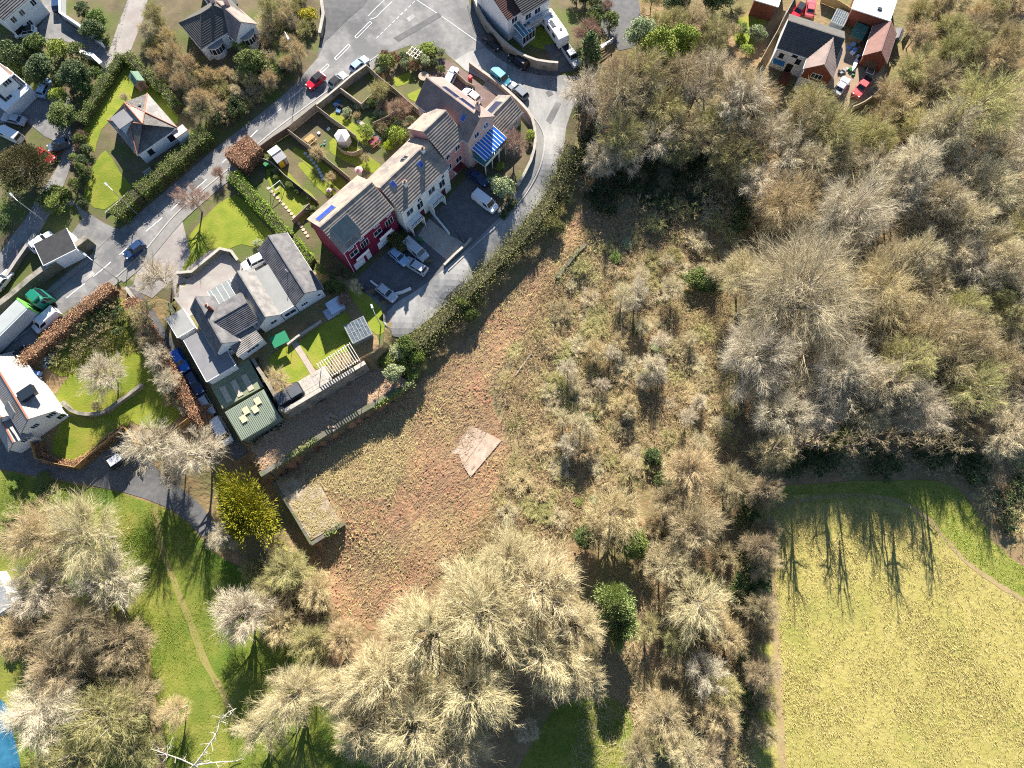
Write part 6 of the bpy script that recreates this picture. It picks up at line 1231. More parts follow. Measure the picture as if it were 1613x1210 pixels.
# evergreens and conifers
for key, x, y, r, m, lb, cat, hs in (
 ('big_ever',35,262,44,M_cyp,'big dark rounded conifer beside the white van','tree',.75),
 ('spray1',968,952,38,M_pine,'pale green pine in the woodland belt','tree',1.4),('spray0',978,992,34,M_pine,'second pale green pine below the first','tree',1.2),('ever0',995,856,28,M_shrub,'green pine above the pale pines','tree',1.2),('ever1',925,846,22,M_ivy,'ivy-dark tree left of the green pines','tree',1.0),
 ('ever0',1600,470,26,M_ivy,'ivy-green tree at the right picture edge','tree',1.1),('ever1',1560,260,22,M_ivy,'ivy-green tree low in the upper right wood','tree',1.2),('ever0',1470,260,16,M_shrub,'green ivy clump above the right-hand wood','tree',1.0),('ever1',1420,560,18,M_shrub,'green ivy clump in the middle of right-hand wood','tree',1.0),('ever0',1255,205,20,M_lime,'yellow-green bush tree below the brick gable house','tree',1.0),('ever1',1500,340,18,M_ivy,'dark ivy tree right of the large pale trees','tree',1.2),
 ('leaf0',790,291,23,M_sage,'round pale evergreen bush beside the white van','shrub',1.0),('ever0',1040,75,34,M_lime,'yellow-green evergreen below the white gate','tree',1.0),('ever1',1010,50,24,M_sage,'pale flowering evergreen above the gate','tree',1.0),('ever0',1075,60,26,M_lime,'yellow-green evergreen right of the gate','tree',1.0),('cone',930,75,22,M_ivy,'blue-green fir beside the silver pickup','tree',1.0),
 ('leaf1',86,312+8,20,M_hedge,'dark clipped shrub at the side road island','shrub',1.0),('cone',128,265,10,M_shrub,'pointed green shrub in the bungalow border','shrub',1.0),('leaf2',668,92+2,13,M_sage,'grey-green round shrub in corner garden','shrub',1.0),('leaf0',608,94,15,M_shrub,'dark green round bush in the corner garden','shrub',1.1),('leaf1',636,90,12,M_ivy,'blue-green bush in the corner garden','shrub',1.0),('leaf2',674,76,16,M_lime,'bright clipped hedge bush at the road junction','shrub',.8),
 ('leaf0',485,22,16,M_yell,'yellow flowering gorse bush by the side street','shrub',1.0),('leaf1',575,205,14,M_lime,'lime bush at the end of bright narrow lawn','shrub',.9),('leaf2',625,210,18,M_lime,'pale lime bush behind the pink terrace','shrub',1.0),('leaf0',612,228,10,mat('acid_leaf', (.30,.36,.01), (.24,.30,.01), 1), 'acid yellow-green bush behind the pink terrace','shrub',.9),
 ('leaf1',1192,50,16,M_sage,'grey-green garden bush beside the sunlit lawn','shrub',1.0),('leaf0',1178,78,12,M_lime,'yellow-green bush by the timber fence','shrub',.9),('leaf2',1170,45,12,M_shrub,'green shrub at the sunlit lawn edge','shrub',1.0),('leaf0',405,388-6,8,M_sage,'clipped grey-green ball shrub on the big lawn','shrub',.8),('spray0',1352,640,26,M_gold,'yellow-green conifer in the dark wood','tree',1.3),('ever1',1325,690,22,M_lime,'lime-green evergreen in the dark wood edge','tree',1.0),
 ('leaf1',835,212,11,M_lime,'palm-like green shrub inside the curved wall','shrub',1.0),('leaf2',788,262,9,M_lime,'bright green shrub below the conservatory','shrub',.8),('leaf0',130,15,14,M_ivy,'dark bush behind the white courtyard wall','shrub',1.3),('leaf1',150,30,18,M_shrub,'olive bush beside the white courtyard wall','shrub',1.2),('ever0',145,45,20,M_ivy,'dark evergreen inside the white courtyard wall','tree',.7),
 ('leaf2',55,68,20,M_shrub,'pale green shrub beside the white car','shrub',1.1),('leaf0',90,75,20,M_lime,'yellow-green shrub mass below the courtyard','shrub',1.0),('leaf1',120,80,18,M_shrub,'olive shrub at the courtyard mouth','shrub',1.0),('leaf2',20,85,24,M_ivy,'dark shrub above the brown-roofed house','shrub',1.2),('ever1',115,115,24,M_ivy,'dark tree below the courtyard mouth','tree',.8),('ever0',60,105,24,M_ivy,'dark evergreen over the bank','tree',.7),('leaf0',130,130,18,M_ivy,'dark shrub along the unpaved lane','shrub',1.2),('ever1',95,180,22,M_shrub,'dark green tree on the round lawn island','tree',.7),('leaf1',90,150,16,M_lime,'light shrub by the pale blue hatchback','shrub',1.0),
 ('leaf2',6,350,16,M_ivy,'dark green shrub at the left edge','shrub',1.2),('leaf0',1098,438,24,M_shrub,'bright green holly patch in the scrub','shrub',.9),('leaf1',1115,445,18,M_ivy,'dark holly beside the bright green patch','shrub',1.1),('leaf2',1045,755,18,M_ivy,'dark green bush in the scrub bottom','shrub',1.0),('leaf0',1030,720,18,M_ivy,'ivy bush beside bare stems in the scrub','shrub',1.0),('ever0',395,95,24,M_shrub,'green tree below the bay-window bungalow','tree',.8),('leaf1',378,70,14,M_lime,'lime shrub against the bay window wall','shrub',1.1),('leaf2',418,105,18,M_shrub,'green shrub on the main road bank','shrub',1.0),('leaf0',296,175,9,M_sage,'grey-green shrub by the hedge end','shrub',1.0)):
    plant(key, x, y, r, m, lb, cat, name={'tree':'evergreen_tree','shrub':'shrub'}[cat], hs=hs)
for k, (x, y, r, lb) in enumerate(((845,385,9,''),)): pass
# ---- masses: scattered by area, told apart only by where they stand
def scatter(poly, n, rmin, rmax, sep, fn, seed, avoid=()):
    rn = random.Random(seed); xs = [p[0] for p in poly]; ys = [p[1] for p in poly]; pts = []; tries = 0
    while len(pts) < n and tries < 60000:
        tries += 1; x, y = rn.uniform(min(xs), max(xs)), rn.uniform(min(ys), max(ys)); r = rn.uniform(rmin, rmax)
        if not bool(inpoly(x, y, poly)): continue
        if any(math.hypot(x-a, y-b) < c for a, b, c in avoid): continue
        if any(math.hypot(x-a, y-b) < sep*(r+c)*.5 for a, b, c in pts): continue
        pts.append((x, y, r)); fn(x, y, r, rn)
    return pts
LABELQ = []
def mixer(keys, mats, label, group, cat='tree', name=None, hs=(.9,1.1), up=.6):
    def fn(x, y, r, rn):
        k = rn.choice(keys); bareb = k.startswith(('bush','dome')) and cat == 'shrub'; lf = [m for m in mats if m.name.startswith('twig') == (not k.startswith(('leaf','ever','ivy','spray')))] or mats
        m_ = rn.choice(lf); o = plant(k, x, y, r, m_, label, 'bush' if bareb else cat, 'bare_bush' if bareb else name, group, rn.uniform(*hs), up=up)
        LABELQ.append((o, x, y, m_.name, 'bush' if bareb else ('leafy shrub' if cat == 'shrub' else ('evergreen tree' if not m_.name.startswith('twig') else 'bare tree'))))
    return fn
proto('lite', bare(88, 2.6, 2.4, 11, 4, 3, 3, wood=.06, tw=.028, multi=True)); proto('litel', leafy(89, 2.4, 2.2, 700, .18, 26))
def thicket(name, poly, n, rmin, rmax, sep, mats, label, seed, hs=(.9,1.3), avoid=(), keys=('lite',)):
    acc = {}
    def fn(x, y, r, rn):
        key = rn.choice(keys); t, me = PROTO[key]; s_ = r/pxm(x, y)/t.R; h_ = rn.uniform(*hs); X, Y, Z = PG(x, y, t.H*s_*h_*.5); a = rn.uniform(0, 6.28)
        V = t.twig[0] if hasattr(t, 'twig') else np.array([v.co[:] for v in me['crown'].vertices]); V = V*np.array([s_, s_, s_*h_]); c, q = math.cos(a), math.sin(a)
        V = np.column_stack([V[:,0]*c-V[:,1]*q+X, V[:,0]*q+V[:,1]*c+Y, V[:,2]+Z-.05]); acc.setdefault(rn.choice(mats[key]), []).append(V)
    scatter(poly, n, rmin, rmax, sep, fn, seed, avoid)
    order = [m for v in mats.values() for m in v]
    for m, l in acc.items():
        i = order.index(m)
        V = np.concatenate(l); tag(npmesh(name, V, np.arange(len(V)).reshape(-1,4), m), label[i] if isinstance(label, (list, tuple)) else label, 'undergrowth', None, 'stuff')
BARE = ['dome0','dome1','dome2','dome3','open0','open1','open2','tall0','tall2']; OPEN = ['open0','open1','open2','dome1','dome2']; SH = ['bush0','bush1','bush2']
SCR0 = [(780,580),(820,520),(880,430),(940,345),(1060,300),(1190,340),(1140,480),(1150,640),(1140,715),(1040,745),(960,780),(880,850),(740,860),(780,790),(805,700)]
W1 = [(1340,180),(1420,215),(1613,150),(1640,420),(1640,700),(1570,690),(1440,655),(1300,650),(1220,650),(1185,620),(1380,560),(1400,420),(1370,300),(1250,270),(1290,215)]
scatter(W1, 66, 36, 56, .8, mixer(BARE, [M_tw_fawn, M_tw_olive, M_tw_grey, M_tw_brown, M_tw_fawn, M_tw_fawn], 'bare brown or grey tree massed in the right-hand wood', 'bare trees of the right-hand wood', hs=(.85,1.15)), 1, [(1268,455,95)])
W2 = [(925,130),(1000,100),(1120,90),(1190,120),(1215,170),(1330,185),(1290,240),(1200,300),(1120,240),(1020,240),(960,260),(915,240),(910,180)]
scatter(W2, 30, 32, 48, .72, mixer(OPEN, [M_tw_brown, M_tw_olive, M_tw_grey, M_tw_brown], 'bare brown tree massed between close and brick gable house', 'bare trees of the upper wood'), 2)
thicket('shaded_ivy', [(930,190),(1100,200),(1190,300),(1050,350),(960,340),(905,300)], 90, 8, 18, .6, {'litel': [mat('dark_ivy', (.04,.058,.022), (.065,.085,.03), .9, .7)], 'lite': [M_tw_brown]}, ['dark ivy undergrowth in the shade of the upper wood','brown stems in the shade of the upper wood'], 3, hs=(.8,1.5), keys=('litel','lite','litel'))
W3 = [(1405,120),(1440,60),(1480,0),(1560,-10),(1640,60),(1640,160),(1420,210),(1380,180)]
scatter(W3, 22, 26, 42, .8, mixer(['dome0','dome2','open1','open2'], [M_tw_olive, M_tw_brown, M_tw_tan], 'bare tree right of the brick garage', 'bare trees right of the brick garage', hs=(.7,.95)), 4)
thicket('brash_clumps', CLEARED, 110, 4, 8, .8, {'lite': [M_tw_brown, MATS['copper_beech_leaf'], M_tw_tan]}, ['brown brash clumps on the cleared plot','rusty brash clumps on the cleared plot','tan brash clumps on the cleared plot'], 41, hs=(.25,.5), avoid=[(748,710,48)])
thicket('low_scrub', SCR0, 600, 9, 19, .4, {'lite': [mat('scrub_brown', (.43,.31,.175), (.33,.235,.13), .5, .95), M_tw_olive, mat('scrub_tan', (.50,.375,.205), (.39,.285,.15), .5, .95)]}, ['brown low scrub right of the clearing', 'olive low scrub right of the clearing', 'tan low scrub right of the clearing'], 40, hs=(.4,.9))
thicket('undergrowth', [(1176,775),(1160,880),(1170,1000),(1165,1200),(1190,1210),(1196,1000),(1192,800)], 40, 16, 24, .6, {'lite': [M_tw_brown, M_tw_olive], 'litel': [M_ivy]}, ['brown undergrowth in the hedge line left of the field', 'olive undergrowth in the hedge line left of the field', 'dark green undergrowth in the hedge line left of the field'], 5, keys=('lite','lite','litel'))
thicket('undergrowth', [(1200,735),(1450,735),(1530,760),(1613,860),(1640,760),(1580,700),(1400,700),(1200,700)], 38, 20, 32, .75, {'lite': [M_tw_brown, M_tw_olive], 'litel': [M_ivy]}, ['brown undergrowth below the trees above the field', 'olive undergrowth below the trees above the field', 'dark green undergrowth below the trees above the field'], 6, keys=('lite','lite','litel'), hs=(.5,.8))
C1 = [(880,470),(960,350),(1060,300),(1180,340),(1130,470),(1120,560),(1170,640),(1150,715),(1040,740),(960,770),(870,840),(770,820),(815,760),(850,640),(860,560)]
scatter(C1, 110, 13, 28, .62, mixer(SH, [M_tw_fawn, M_tw_olive, M_tw_olive, M_tw_tan, M_tw_brown, M_tw_fawn], 'bare bramble bush in the scrub beside the clearing', 'bare bushes of the central scrub', 'shrub', hs=(.35,.65)), 7, [(748,710,50)])
scatter(C1, 14, 8, 14, .9, mixer(['leaf0','leaf1','leaf2'], [M_ivy, M_shrub, M_sage], 'green bramble clump in the scrub beside the clearing', 'green clumps of the central scrub', 'shrub', hs=(.5,.8)), 8, [(748,710,50)])
scatter([(900,500),(1010,380),(1130,420),(1110,560),(1170,690),(1130,720),(960,740),(880,700)], 30, 15, 28, .8, mixer(['open0','open2','dome3'], [M_tw_fawn, M_tw_tan, M_tw_grey], 'thin bare tree standing in the scrub', 'thin bare trees of the central scrub', hs=(.9,1.2)), 9)
scatter([(1000,780),(1060,770),(1180,800),(1170,900),(1150,1080),(1170,1210),(1000,1210),(1010,1000),(980,900),(900,860)], 20, 24, 38, .75, mixer(['dome1','dome3','open0','bush1'], [M_tw_brown, M_tw_tan, M_tw_olive], 'bare brown tree in the belt beside the field', 'bare trees of the woodland belt'), 10)
scatter([(640,575),(662,540),(706,498),(752,448),(800,398),(838,356),(862,318),(880,290),(902,220),(920,240),(905,300),(882,350),(850,390),(800,430),(760,480),(710,545),(680,580)], 44, 9, 17, .62, mixer(['leaf0','leaf1','bush2','bush0','bush1'], [M_shrub, MATS['bank_leaf'], M_ivy, M_tw_olive, M_tw_tan], 'leafy hedge shrub on the bank below the close', 'hedge shrubs on the bank below the close', 'shrub', hs=(1.0,1.6)), 11)
scatter([(600,560),(640,540),(680,560),(670,590),(620,590)], 8, 13, 20, .7, mixer(['leaf0','leaf2'], [M_shrub, M_hedge, M_sage], 'leafy shrub at the blind end of close', 'shrubs at the blind end of the close', 'shrub', hs=(1,1.4)), 12)
B1 = [(235,20),(262,0),(270,20),(262,55),(310,108),(370,112),(410,85),(420,30),(415,-10),(475,-5),(488,40),(470,85),(425,125),(370,170),(325,195),(305,180),(285,150),(262,120),(235,85),(228,60)]
scatter(B1, 52, 11, 21, .72, mixer(SH+['dome0','dome2'], [M_tw_tan, M_tw_fawn, M_tw_olive, M_tw_tan], 'bare tan bush on the bank around bay-window bungalow', 'bare bushes around the bay-window bungalow', 'shrub', hs=(.9,1.4)), 13, [(340,45,45)])
scatter([(330,190),(395,135),(465,80),(485,50),(490,75),(462,110),(392,165),(338,210)], 12, 10, 15, .7, mixer(['leaf0','leaf1','bush0'], [M_ivy, M_hdark, M_tw_olive], 'dark bush along main road bank', 'dark bushes on the main road bank', 'shrub', hs=(1,1.4)), 14)
scatter([(0,80),(60,75),(130,90),(160,115),(130,190),(110,205),(100,150),(60,120),(0,100)], 10, 9, 15, .7, mixer(['leaf0','leaf1','leaf2','bush1'], [M_ivy, M_shrub, M_hdark, M_tw_olive], 'garden shrub on the bank above brown-roofed house', 'garden shrubs on the upper left bank', 'shrub', hs=(.9,1.3)), 15)
scatter([(118,205),(135,200),(142,240),(130,300),(148,330),(120,325),(112,260)], 12, 7, 13, .7, mixer(['leaf0','leaf1','bush2'], [M_shrub, M_ivy, M_tw_red, M_sage], 'border shrub beside the hipped bungalow lawn', 'border shrubs by the hipped bungalow', 'shrub', hs=(.9,1.2)), 16)
scatter([(540,175),(600,140),(640,165),(660,185),(640,215),(600,205),(570,190)], 26, 6, 12, .7, mixer(['leaf0','leaf1','bush2','bush0'], [M_shrub, M_tw_brown, M_tw_red, M_tw_tan, M_sage], 'small garden shrub behind the pink house', 'garden shrubs behind the pink house', 'shrub', hs=(.8,1.2)), 17)
scatter([(580,110),(600,84),(650,72),(700,80),(720,100),(690,110),(640,105),(600,125)], 20, 6, 11, .75, mixer(['leaf0','leaf2','bush1'], [M_shrub, M_ivy, M_brwn, M_sage], 'shrub in the corner garden at the junction', 'shrubs in the corner garden', 'shrub', hs=(.9,1.3)), 18)
scatter([(400,240),(430,250),(440,275),(480,300),(510,330),(490,345),(465,300),(420,270)], 16, 5, 9, .8, mixer(['leaf0','leaf1','bush1'], [M_shrub, M_ivy, M_dkpur, M_tw_olive, M_sage], 'small shrub in the crimson house garden', 'shrubs in the crimson house garden', 'shrub', hs=(.8,1.2)), 19)
scatter([(500,415),(525,430),(540,450),(520,470),(505,445)], 7, 7, 12, .8, mixer(['leaf0','leaf2'], [M_ivy, M_shrub], 'shaded shrub under the crimson gable wall', 'shrubs under the crimson gable', 'shrub'), 20)
scatter([(205,470),(222,490),(240,530),(275,590),(300,640),(285,650),(245,590),(215,520)], 12, 10, 20, .75, mixer(['bush0','bush1','bush2'], [M_tw_brown, M_tw_tan, M_tw_grey], 'bare bush behind lane-side copper hedge', 'bare bushes behind the lane hedge', 'shrub'), 21)
thicket('bramble_patch', [(90,520),(150,480),(190,470),(205,510),(150,550),(90,580),(70,570)], 28, 10, 18, .75, {'lite': [M_tw_brown, M_tw_olive], 'litel': [M_ivy]}, ['brown low brambles in the rough plot', 'olive low brambles in the rough plot', 'dark green low brambles in the rough plot'], 22, keys=('lite','lite','litel'))
scatter([(380,900),(440,860),(480,870),(500,930),(540,980),(520,1050),(470,1010),(430,960),(400,940)], 18, 14, 26, .75, mixer(SH+['dome1'], [M_tw_olive, M_tw_tan, M_tw_brown], 'bare bush below the end wall', 'bare bushes below the end wall', 'shrub', hs=(.9,1.3)), 23)
thicket('undergrowth', [(0,960),(60,960),(200,1000),(210,1210),(60,1210),(30,1080)], 35, 18, 30, .75, {'lite': [M_tw_brown, M_tw_olive], 'litel': [M_ivy]}, ['brown undergrowth in the bottom left thicket', 'olive undergrowth in the bottom left thicket', 'dark green undergrowth in the bottom left thicket'], 24, keys=('lite','lite','litel'))
scatter([(0,745),(60,755),(130,775),(60,800),(0,840)], 10, 10, 18, .8, mixer(['leaf0','leaf1'], [M_shrub, M_hedge], 'low green bush below the footpath', 'low green bushes below the footpath', 'shrub', hs=(.35,.55)), 25)
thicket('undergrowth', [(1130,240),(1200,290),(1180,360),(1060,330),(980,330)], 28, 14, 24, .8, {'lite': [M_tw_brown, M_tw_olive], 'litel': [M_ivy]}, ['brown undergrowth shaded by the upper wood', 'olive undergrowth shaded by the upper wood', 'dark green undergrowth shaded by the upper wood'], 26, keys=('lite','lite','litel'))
scatter([(1380,180),(1420,140),(1500,60),(1560,120),(1500,230),(1400,260),(1250,230),(1240,200)], 30, 16, 28, .8, mixer(SH, [M_tw_tan, M_tw_olive, M_tw_brown], 'bare scrub bush below the gravel yard', 'scrub below the gravel yard', 'shrub', hs=(.8,1.2)), 27)
scatter([(900,-10),(960,-20),(985,60),(960,75),(930,30)], 7, 12, 20, .8, mixer(['leaf0','leaf1','bush1'], [M_ivy, M_shrub, M_tw_red], 'garden shrub right of the motorhome', 'garden shrubs right of the motorhome', 'shrub', hs=(1,1.5)), 28)
scatter([(1010,-20),(1160,-20),(1150,60),(1160,110),(1080,80),(1020,40)], 14, 18, 32, .7, mixer(['dome0','dome2','open1','ever0'], [M_tw_brown, M_tw_olive, M_ivy], 'dark tree at the top between drive and sunlit lawn', 'trees at the top centre edge', hs=(.7,1.0)), 29)
scatter([(1440,-10),(1613,-20),(1640,80),(1500,110),(1450,80)], 14, 18, 30, .8, mixer(['bush0','bush1','dome1'], [M_tw_tan, M_tw_olive, M_tw_brown], 'bare bush at the top right corner', 'bushes at the top right corner', 'shrub', hs=(.8,1.2)), 30)
MARKS = [('the huge pale tree',1268,455),('the brick gable house',1270,95),('the field corner',1205,790),('the round tan tree',1090,742),('the concrete base',748,710),('the conservatory',770,225),('the crimson house',570,360),('the bay-window bungalow',340,45),('the hipped bungalow',215,215),('the brick garage',1385,80),('the pale pines',973,968),('the golden conifer',395,810),('the slate-hung house',50,650),('the motorhome',875,45),('the blue pool',10,1150),('the white courtyard wall',120,45),('the end wall',515,842),('the greenhouse',570,533),('the right end of the field path',1600,940),('the top right corner',1605,10),('the bright holly patch',1098,438),('the road junction',680,40),('the white gazebo',543,225),('the garden swing',438,300),('the bright blue car',284,568),('the brown-roofed house',16,145),('the white gate',950,76),('the leaning ivy-clad tree',1545,165),('the yellow-green conifer',1352,640),('the mossy wall fragment',900,412),('the fallen logs',845,548),('the side street corner',505,60),('the red hatchback',497,127),('the summerhouse',214,125),('the footpath start',10,720),('the field top edge',1400,765),('the silver pickup',900,88),('the right picture edge',1613,480)]
HUE = {'twig_brown':'brown','twig_olive':'olive','twig_grey':'grey','twig_tan':'tan','twig_reddish':'reddish','twig_pale':'pale','twig_fawn':'fawn','bank_leaf':'olive green','ivy_leaf':'dark green','dark_ivy':'very dark','shrub_leaf':'mid green','hedge_leaf':'fresh green','sage_leaf':'grey-green','lime_leaf':'lime','dark_hedge_leaf':'blackish green','dead_leaf':'rusty','dark_purple_leaf':'purple'}
ORD = ['nearest','second nearest','third nearest','fourth nearest','fifth nearest','sixth nearest','seventh nearest','eighth nearest','ninth nearest','tenth nearest']
bk = {}
for o, x, y, mn, kind in LABELQ:
    nm, a, b = min(MARKS, key=lambda q: math.hypot(q[1]-x, q[2]-y)); dx, dy = x-a, y-b
    dr = ('right of' if dx > 0 else 'left of') if abs(dx) > abs(dy) else ('below' if dy > 0 else 'above')
    bk.setdefault((HUE.get(mn, 'mixed'), kind, dr, nm), []).append((math.hypot(dx, dy), o))
for (hu, kind, dr, nm), l in bk.items():
    l.sort(key=lambda q: q[0])
    for i, (d_, o) in enumerate(l): o['label'] = ('%s %s %s %s' % (hu, kind, dr, nm)) if len(l) == 1 else '%s %s to %s, %s it' % (hu, kind, nm, {'right of':'to the right of'}.get(dr, dr)) if False else '%s %s %s %s, %s' % (hu, kind, dr, nm, (ORD[i] + ' of them') if i < 10 else 'rank %d by nearness' % (i+1))
# dead white branches on the park grass
rt = empty('dead_tree', PG(325,1195), 0, 'bleached white dead branches over the bottom left grass', 'dead tree'); o = rt.location.copy(); rn = random.Random(5)
def limb(pts, r0, r1, nm='branch', tw=3):
    V = [Vector((*P(a_, b_, o.z+c_), o.z+c_))-o for a_, b_, c_ in pts]; mb = MB(); n = len(V)-1
    for i in range(n):
        ra, rb = r0+(r1-r0)*i/n, r0+(r1-r0)*(i+1)/n; mb.tube(V[i], V[i+1], ra, rb, 7)
        for k in range(tw):
            q = V[i]+(V[i+1]-V[i])*rn.random(); d = Vector((rn.gauss(0,1), rn.gauss(0,1), rn.gauss(.2,.6))).normalized(); L_ = rn.uniform(.5,1.5); e = q+d*L_; mb.tube(q, e, rb*.4, .02, 5)
            for _ in range(2): d2 = (d+Vector((rn.gauss(0,.6), rn.gauss(0,.6), rn.gauss(0,.5)))).normalized(); mb.tube(q+d*L_*.6, q+d*L_*.6+d2*.7, .025, .01, 4)
    mb.build(nm, M_tw_white, rt)
limb([(322,1222,0),(306,1206,3),(318,1190,4),(330,1172,4.5),(339,1160,4.8),(343,1150,5),(346,1136,5.2),(360,1122,5.5),(372,1116,5.6)], .17, .05, 'trunk')
limb([(306,1206,3),(330,1202,4),(352,1200,4.4),(372,1199,4.8),(392,1190,5)], .12, .03)
limb([(306,1206,3),(285,1196,4),(262,1188,4.6),(238,1180,5),(230,1188,5)], .1, .03)
limb([(264,1188,4.6),(264,1174,5),(274,1162,5.4)], .06, .03); limb([(346,1136,5.2),(352,1124,5.6)], .05, .02)
# ---- stuff: brash, brambles, tussocks
def in_px(poly, n, seed, dens=None):
    rg = np.random.default_rng(seed); W = np.array([PG(a, b)[:2] for a, b in poly]); lo, hi = W.min(0), W.max(0); out = np.zeros((0,2))
    while len(out) < n:
        q = rg.uniform(lo, hi, (n*2,2)); q = q[inpoly(q[:,0], q[:,1], [tuple(p) for p in W])]
        if dens is not None and len(q): q = q[rg.uniform(size=len(q)) < dens(q)]
        out = np.concatenate([out, q])
    out = out[:n]; return np.column_stack([out, hgt(out[:,0], out[:,1])]), rg
def patchy(k, lo=.12):
    def f(q):
        x, y = q[:,0]*.11*k, q[:,1]*.11*k; v = np.sin(x*2.1+1.3*np.sin(y*1.7+k))+np.sin(y*2.6-1.1*np.sin(x*1.9+2*k))+.7*np.sin((x+y)*4.3+k*3)+.6*np.sin((x-y)*6.1+k)
        return np.clip(.5+v*.32, lo, 1)
    return f
def sticks(name, poly, n, m, lmin, lmax, w_, label, cat, seed, zup=.1, az=None, dens=None):
    p, rg = in_px(poly, n, seed, dens); a = rg.uniform(0, 2*math.pi, n) if az is None else rg.normal(az, .5, n); L = rg.uniform(lmin, lmax, n); d = np.stack([np.cos(a), np.sin(a), rg.normal(scale=zup, size=n)], 1)
    p[:,2] += rg.uniform(.05,.22,n); e = p+d*L[:,None]; s = norm(np.cross(d, np.array([0,0,1.])+rg.normal(scale=.4,size=(n,3))))*(w_*rg.uniform(.5,1.3,(n,1)))
    return tag(npmesh(name, np.stack([p-s,p+s,e+s*.4,e-s*.4],1).reshape(-1,3), np.arange(4*n).reshape(n,4), m), label, cat, None, 'stuff')
M_straw = mat('dead_stalk', (.55,.38,.22), (.42,.28,.155), .5, .95); M_brash = mat('dark_brash', (.24,.165,.10), (.32,.22,.13), .6, .95); M_gst = mat('grass_stalk', (.50,.40,.19), (.40,.32,.14), .6, .95)
SCRP = [(860,430),(930,350),(1060,300),(1200,340),(1150,480),(1190,640),(1160,720),(1040,760),(960,790),(880,860),(720,880),(770,800),(800,700),(790,620),(820,540)]
sticks('brash', CLEARED, 15000, M_straw, .2, 1.3, .02, 'straw-coloured brash strewn over the cleared plot', 'brash', 301, .25, az=R(45), dens=patchy(1.3))
sticks('brash', CLEARED, 9000, M_brash, .3, 1.6, .035, 'dark twigs strewn over the cleared plot', 'brash', 302, .15, az=R(45), dens=patchy(2.1, .03))
sticks('weeds', CLEARED, 7000, mat('weed_stem', (.42,.36,.13), (.50,.42,.18), .5, .95), .2, .8, .04, 'olive weeds sprouting across the cleared plot', 'weeds', 320, .5, dens=patchy(.8, .02))
def clods(name, poly, n, m, smin, smax, label, cat, seed):
    p, rg = in_px(poly, n, seed, patchy(1.7, .1)); r = rg.uniform(smin, smax, n)*rg.uniform(.5,1,n); b = np.array([(1,0,0),(0,1,0),(-1,0,0),(0,-1,0),(0,0,.8),(0,0,-.5)]); V = p[:,None,:]+b[None]*r[:,None,None]*rg.uniform(.6,1.4,(n,6,1))
    f = np.array([(0,1,4),(1,2,4),(2,3,4),(3,0,4)]); return tag(npmesh(name, V.reshape(-1,3), (np.arange(n)[:,None,None]*6+f[None]).reshape(-1,3), m), label, cat, None, 'stuff')
clods('clods', CLEARED, 7000, M_soil, .1, .42, 'lumps of red earth across the cleared plot', 'clods', 321)
clods('clods', SCRP, 5000, M_litter, .1, .5, 'earth lumps and tussock bases under the scrub', 'clods', 322)
STRIP = [(398,702),(446,668),(577,596),(600,582),(644,602),(560,652),(480,702),(416,745)]
sticks('strip_brash', STRIP, 3500, M_straw, .2, 1.2, .03, 'brash along the strip below the retaining wall', 'brash', 330, .2); clods('strip_rubble', STRIP, 900, mat('rubble_bits', (.40,.33,.27), (.30,.22,.16), 1, .95), .08, .3, 'rubble bits along the strip below the retaining wall', 'rubble', 331)
sticks('floor_brash', [(436,760),(490,846),(532,822),(508,776),(488,745)], 1800, M_gst, .15, .7, .03, 'moss and dead grass on the broken concrete floor', 'grass', 332, .2, dens=patchy(3, .03))
sticks('dead_grass', [(560,790),(500,760),(480,730),(560,680),(640,640),(660,700),(620,780)], 9000, M_gst, .3, .9, .03, 'olive dead grass on the left of cleared plot', 'grass', 303, .4)
SCR = [(860,430),(930,350),(1060,300),(1200,340),(1150,480),(1190,640),(1160,720),(1040,760),(960,790),(880,860),(720,880),(770,800),(800,700),(790,620),(820,540)]
sticks('bramble_scrub', SCR, 46000, mat('bramble_stem', (.46,.325,.175), (.34,.235,.12), .5, .95), .3, 1.5, .028, 'tan bramble stems covering the central scrub', 'brambles', 304, .5, dens=patchy(1.1, .2))
sticks('bramble_scrub', SCR, 26000, mat('bramble_leafy', (.36,.28,.13), (.27,.205,.09), .5, .95), .3, 1.3, .028, 'olive bramble stems covering the central scrub', 'brambles', 305, .5, dens=patchy(.7, .15))
WOOD = [(900,150),(1000,90),(1130,80),(1400,190),(1640,150),(1640,760),(1440,745),(1200,755),(1190,1210),(900,1210),(960,900),(1060,770),(1190,640),(1180,330),(930,340)]
sticks('fallen_twigs', WOOD, 42000, M_tw_brown, .4, 1.8, .035, 'fallen twigs and stems on the woodland floor', 'twigs', 306, .35)
def blades(name, poly, n, m, hmin, hmax, w_, label, cat, seed, dens=None, per=5, spread=.12):
    p, rg = in_px(poly, n, seed, dens); k = per; q = np.repeat(p, k, 0); N = n*k; q[:,:2] += rg.normal(scale=spread, size=(N,2)); a = rg.uniform(0,2*math.pi,N); d = np.stack([np.cos(a)*.75, np.sin(a)*.75, rg.uniform(.35,1.0,N)],1); L = np.repeat(rg.uniform(hmin,hmax,n),k)*rg.uniform(.6,1.1,N)
    e = q+d*L[:,None]; s = np.stack([-np.sin(a), np.cos(a), np.zeros(N)],1)*w_; q[:,2] -= .02
    return tag(npmesh(name, np.stack([q-s,q+s,e],1).reshape(-1,3), np.arange(3*N).reshape(N,3), m), label, cat, None, 'stuff')
FIELD = [(1215,800),(1320,795),(1420,808),(1475,850),(1520,890),(1613,950),(1650,975),(1650,1260),(1240,1260),(1225,1000),(1215,850)]
M_tus = mat('tussock_straw', (.47,.385,.155), (.39,.33,.11), .8, .95); M_tusg = mat('tussock_green', (.27,.255,.06), (.32,.29,.075), .8, .95)
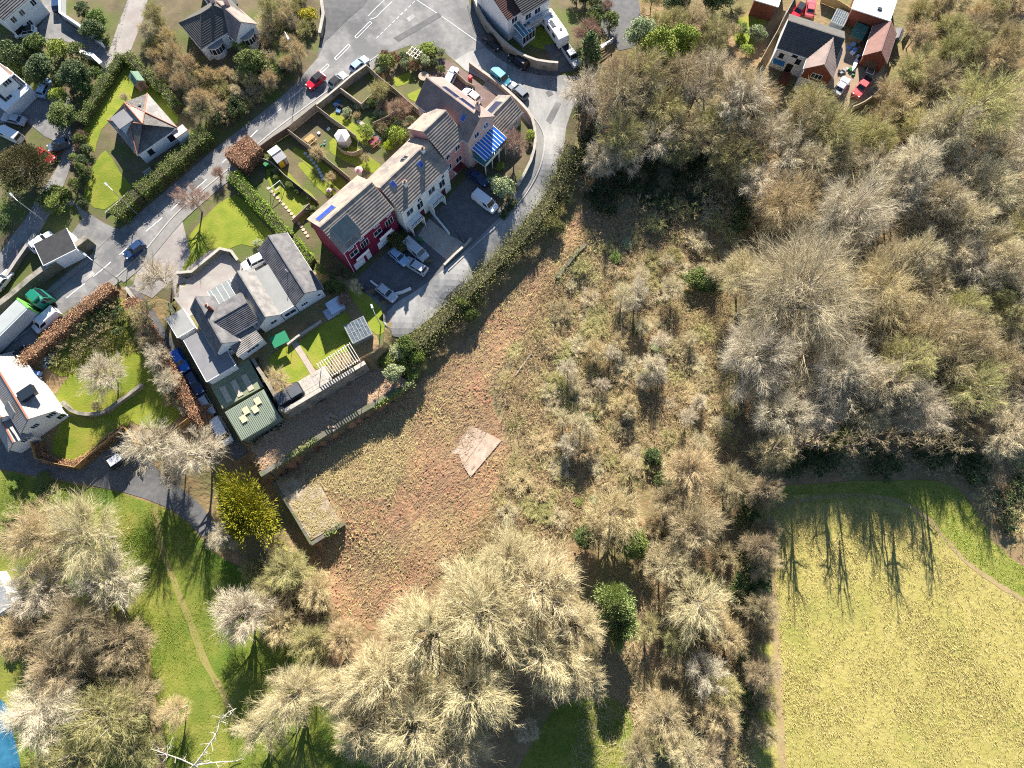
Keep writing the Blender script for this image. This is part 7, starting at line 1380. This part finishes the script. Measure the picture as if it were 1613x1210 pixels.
blades('meadow_tussocks', FIELD, 9000, M_tus, .2, .55, .055, 'straw-pale grass tussocks over the whole meadow', 'grass', 310, per=7, spread=.16, dens=patchy(.9, .25))
blades('meadow_grass', FIELD, 6000, M_tusg, .12, .3, .04, 'green grass between the meadow tussocks', 'grass', 311, per=5, spread=.2, dens=patchy(.55, .1))
PARK = [(0,750),(125,760),(212,785),(285,815),(350,885),(420,960),(540,1080),(560,1210),(220,1210),(230,1000),(200,900),(120,800),(0,800)]
blades('park_tufts', PARK, 9000, mat('park_blade', (.13,.20,.018), (.22,.235,.035), .5, .9), .12, .3, .05, 'green grass tufts in the park', 'grass', 312, per=5, spread=.2, dens=patchy(1.2, .15))
blades('margin_tufts', [(1200,775),(1300,762),(1480,764),(1525,785),(1565,855),(1640,915),(1613,940),(1520,880),(1470,842),(1418,803),(1320,790),(1206,815)], 3000, mat('margin_blade', (.20,.28,.03), (.33,.33,.07), .6, .9), .15, .4, .06, 'green tufts along the field margin', 'grass', 313)
blades('rough_plot_grass', [(60,530),(120,480),(180,462),(215,500),(230,552),(180,560),(120,590),(80,585)], 2500, mat('rough_blade', (.10,.12,.03), (.22,.17,.06), .5, .9), .15, .5, .06, 'rough grass and weeds behind the copper hedge', 'grass', 314)
blades('clearing_tufts', [(840,1175),(870,1120),(930,1095),(985,1110),(1000,1160),(985,1240),(820,1240)], 1500, mat('park_blade', (.07,.155,.012)), .12, .3, .05, 'green tufts in the bottom clearing', 'grass', 315)
# ivy on the terrace walls
for (a, b, n, lb) in (((455,720),(500,690),500,'ivy spilling over the terrace wall, left'),((590,640),(652,600),900,'ivy spilling over the terrace wall, right'),((515,842),(535,830),250,'ivy on top of the end wall')):
    rg = np.random.default_rng(n); t = rg.uniform(0,1,n); zt = 3.4 if a[1] < 800 else .45; p0 = P(*a, zt); p1 = P(*b, zt)
    pts = np.stack([p0[0]+(p1[0]-p0[0])*t+rg.normal(scale=.3,size=n), p0[1]+(p1[1]-p0[1])*t+rg.normal(scale=.3,size=n), zt+rg.uniform(-.8,.35,n)],1)
    tag(leaf_mesh('wall_ivy', pts, .18, M_shrub, n), lb, 'ivy')
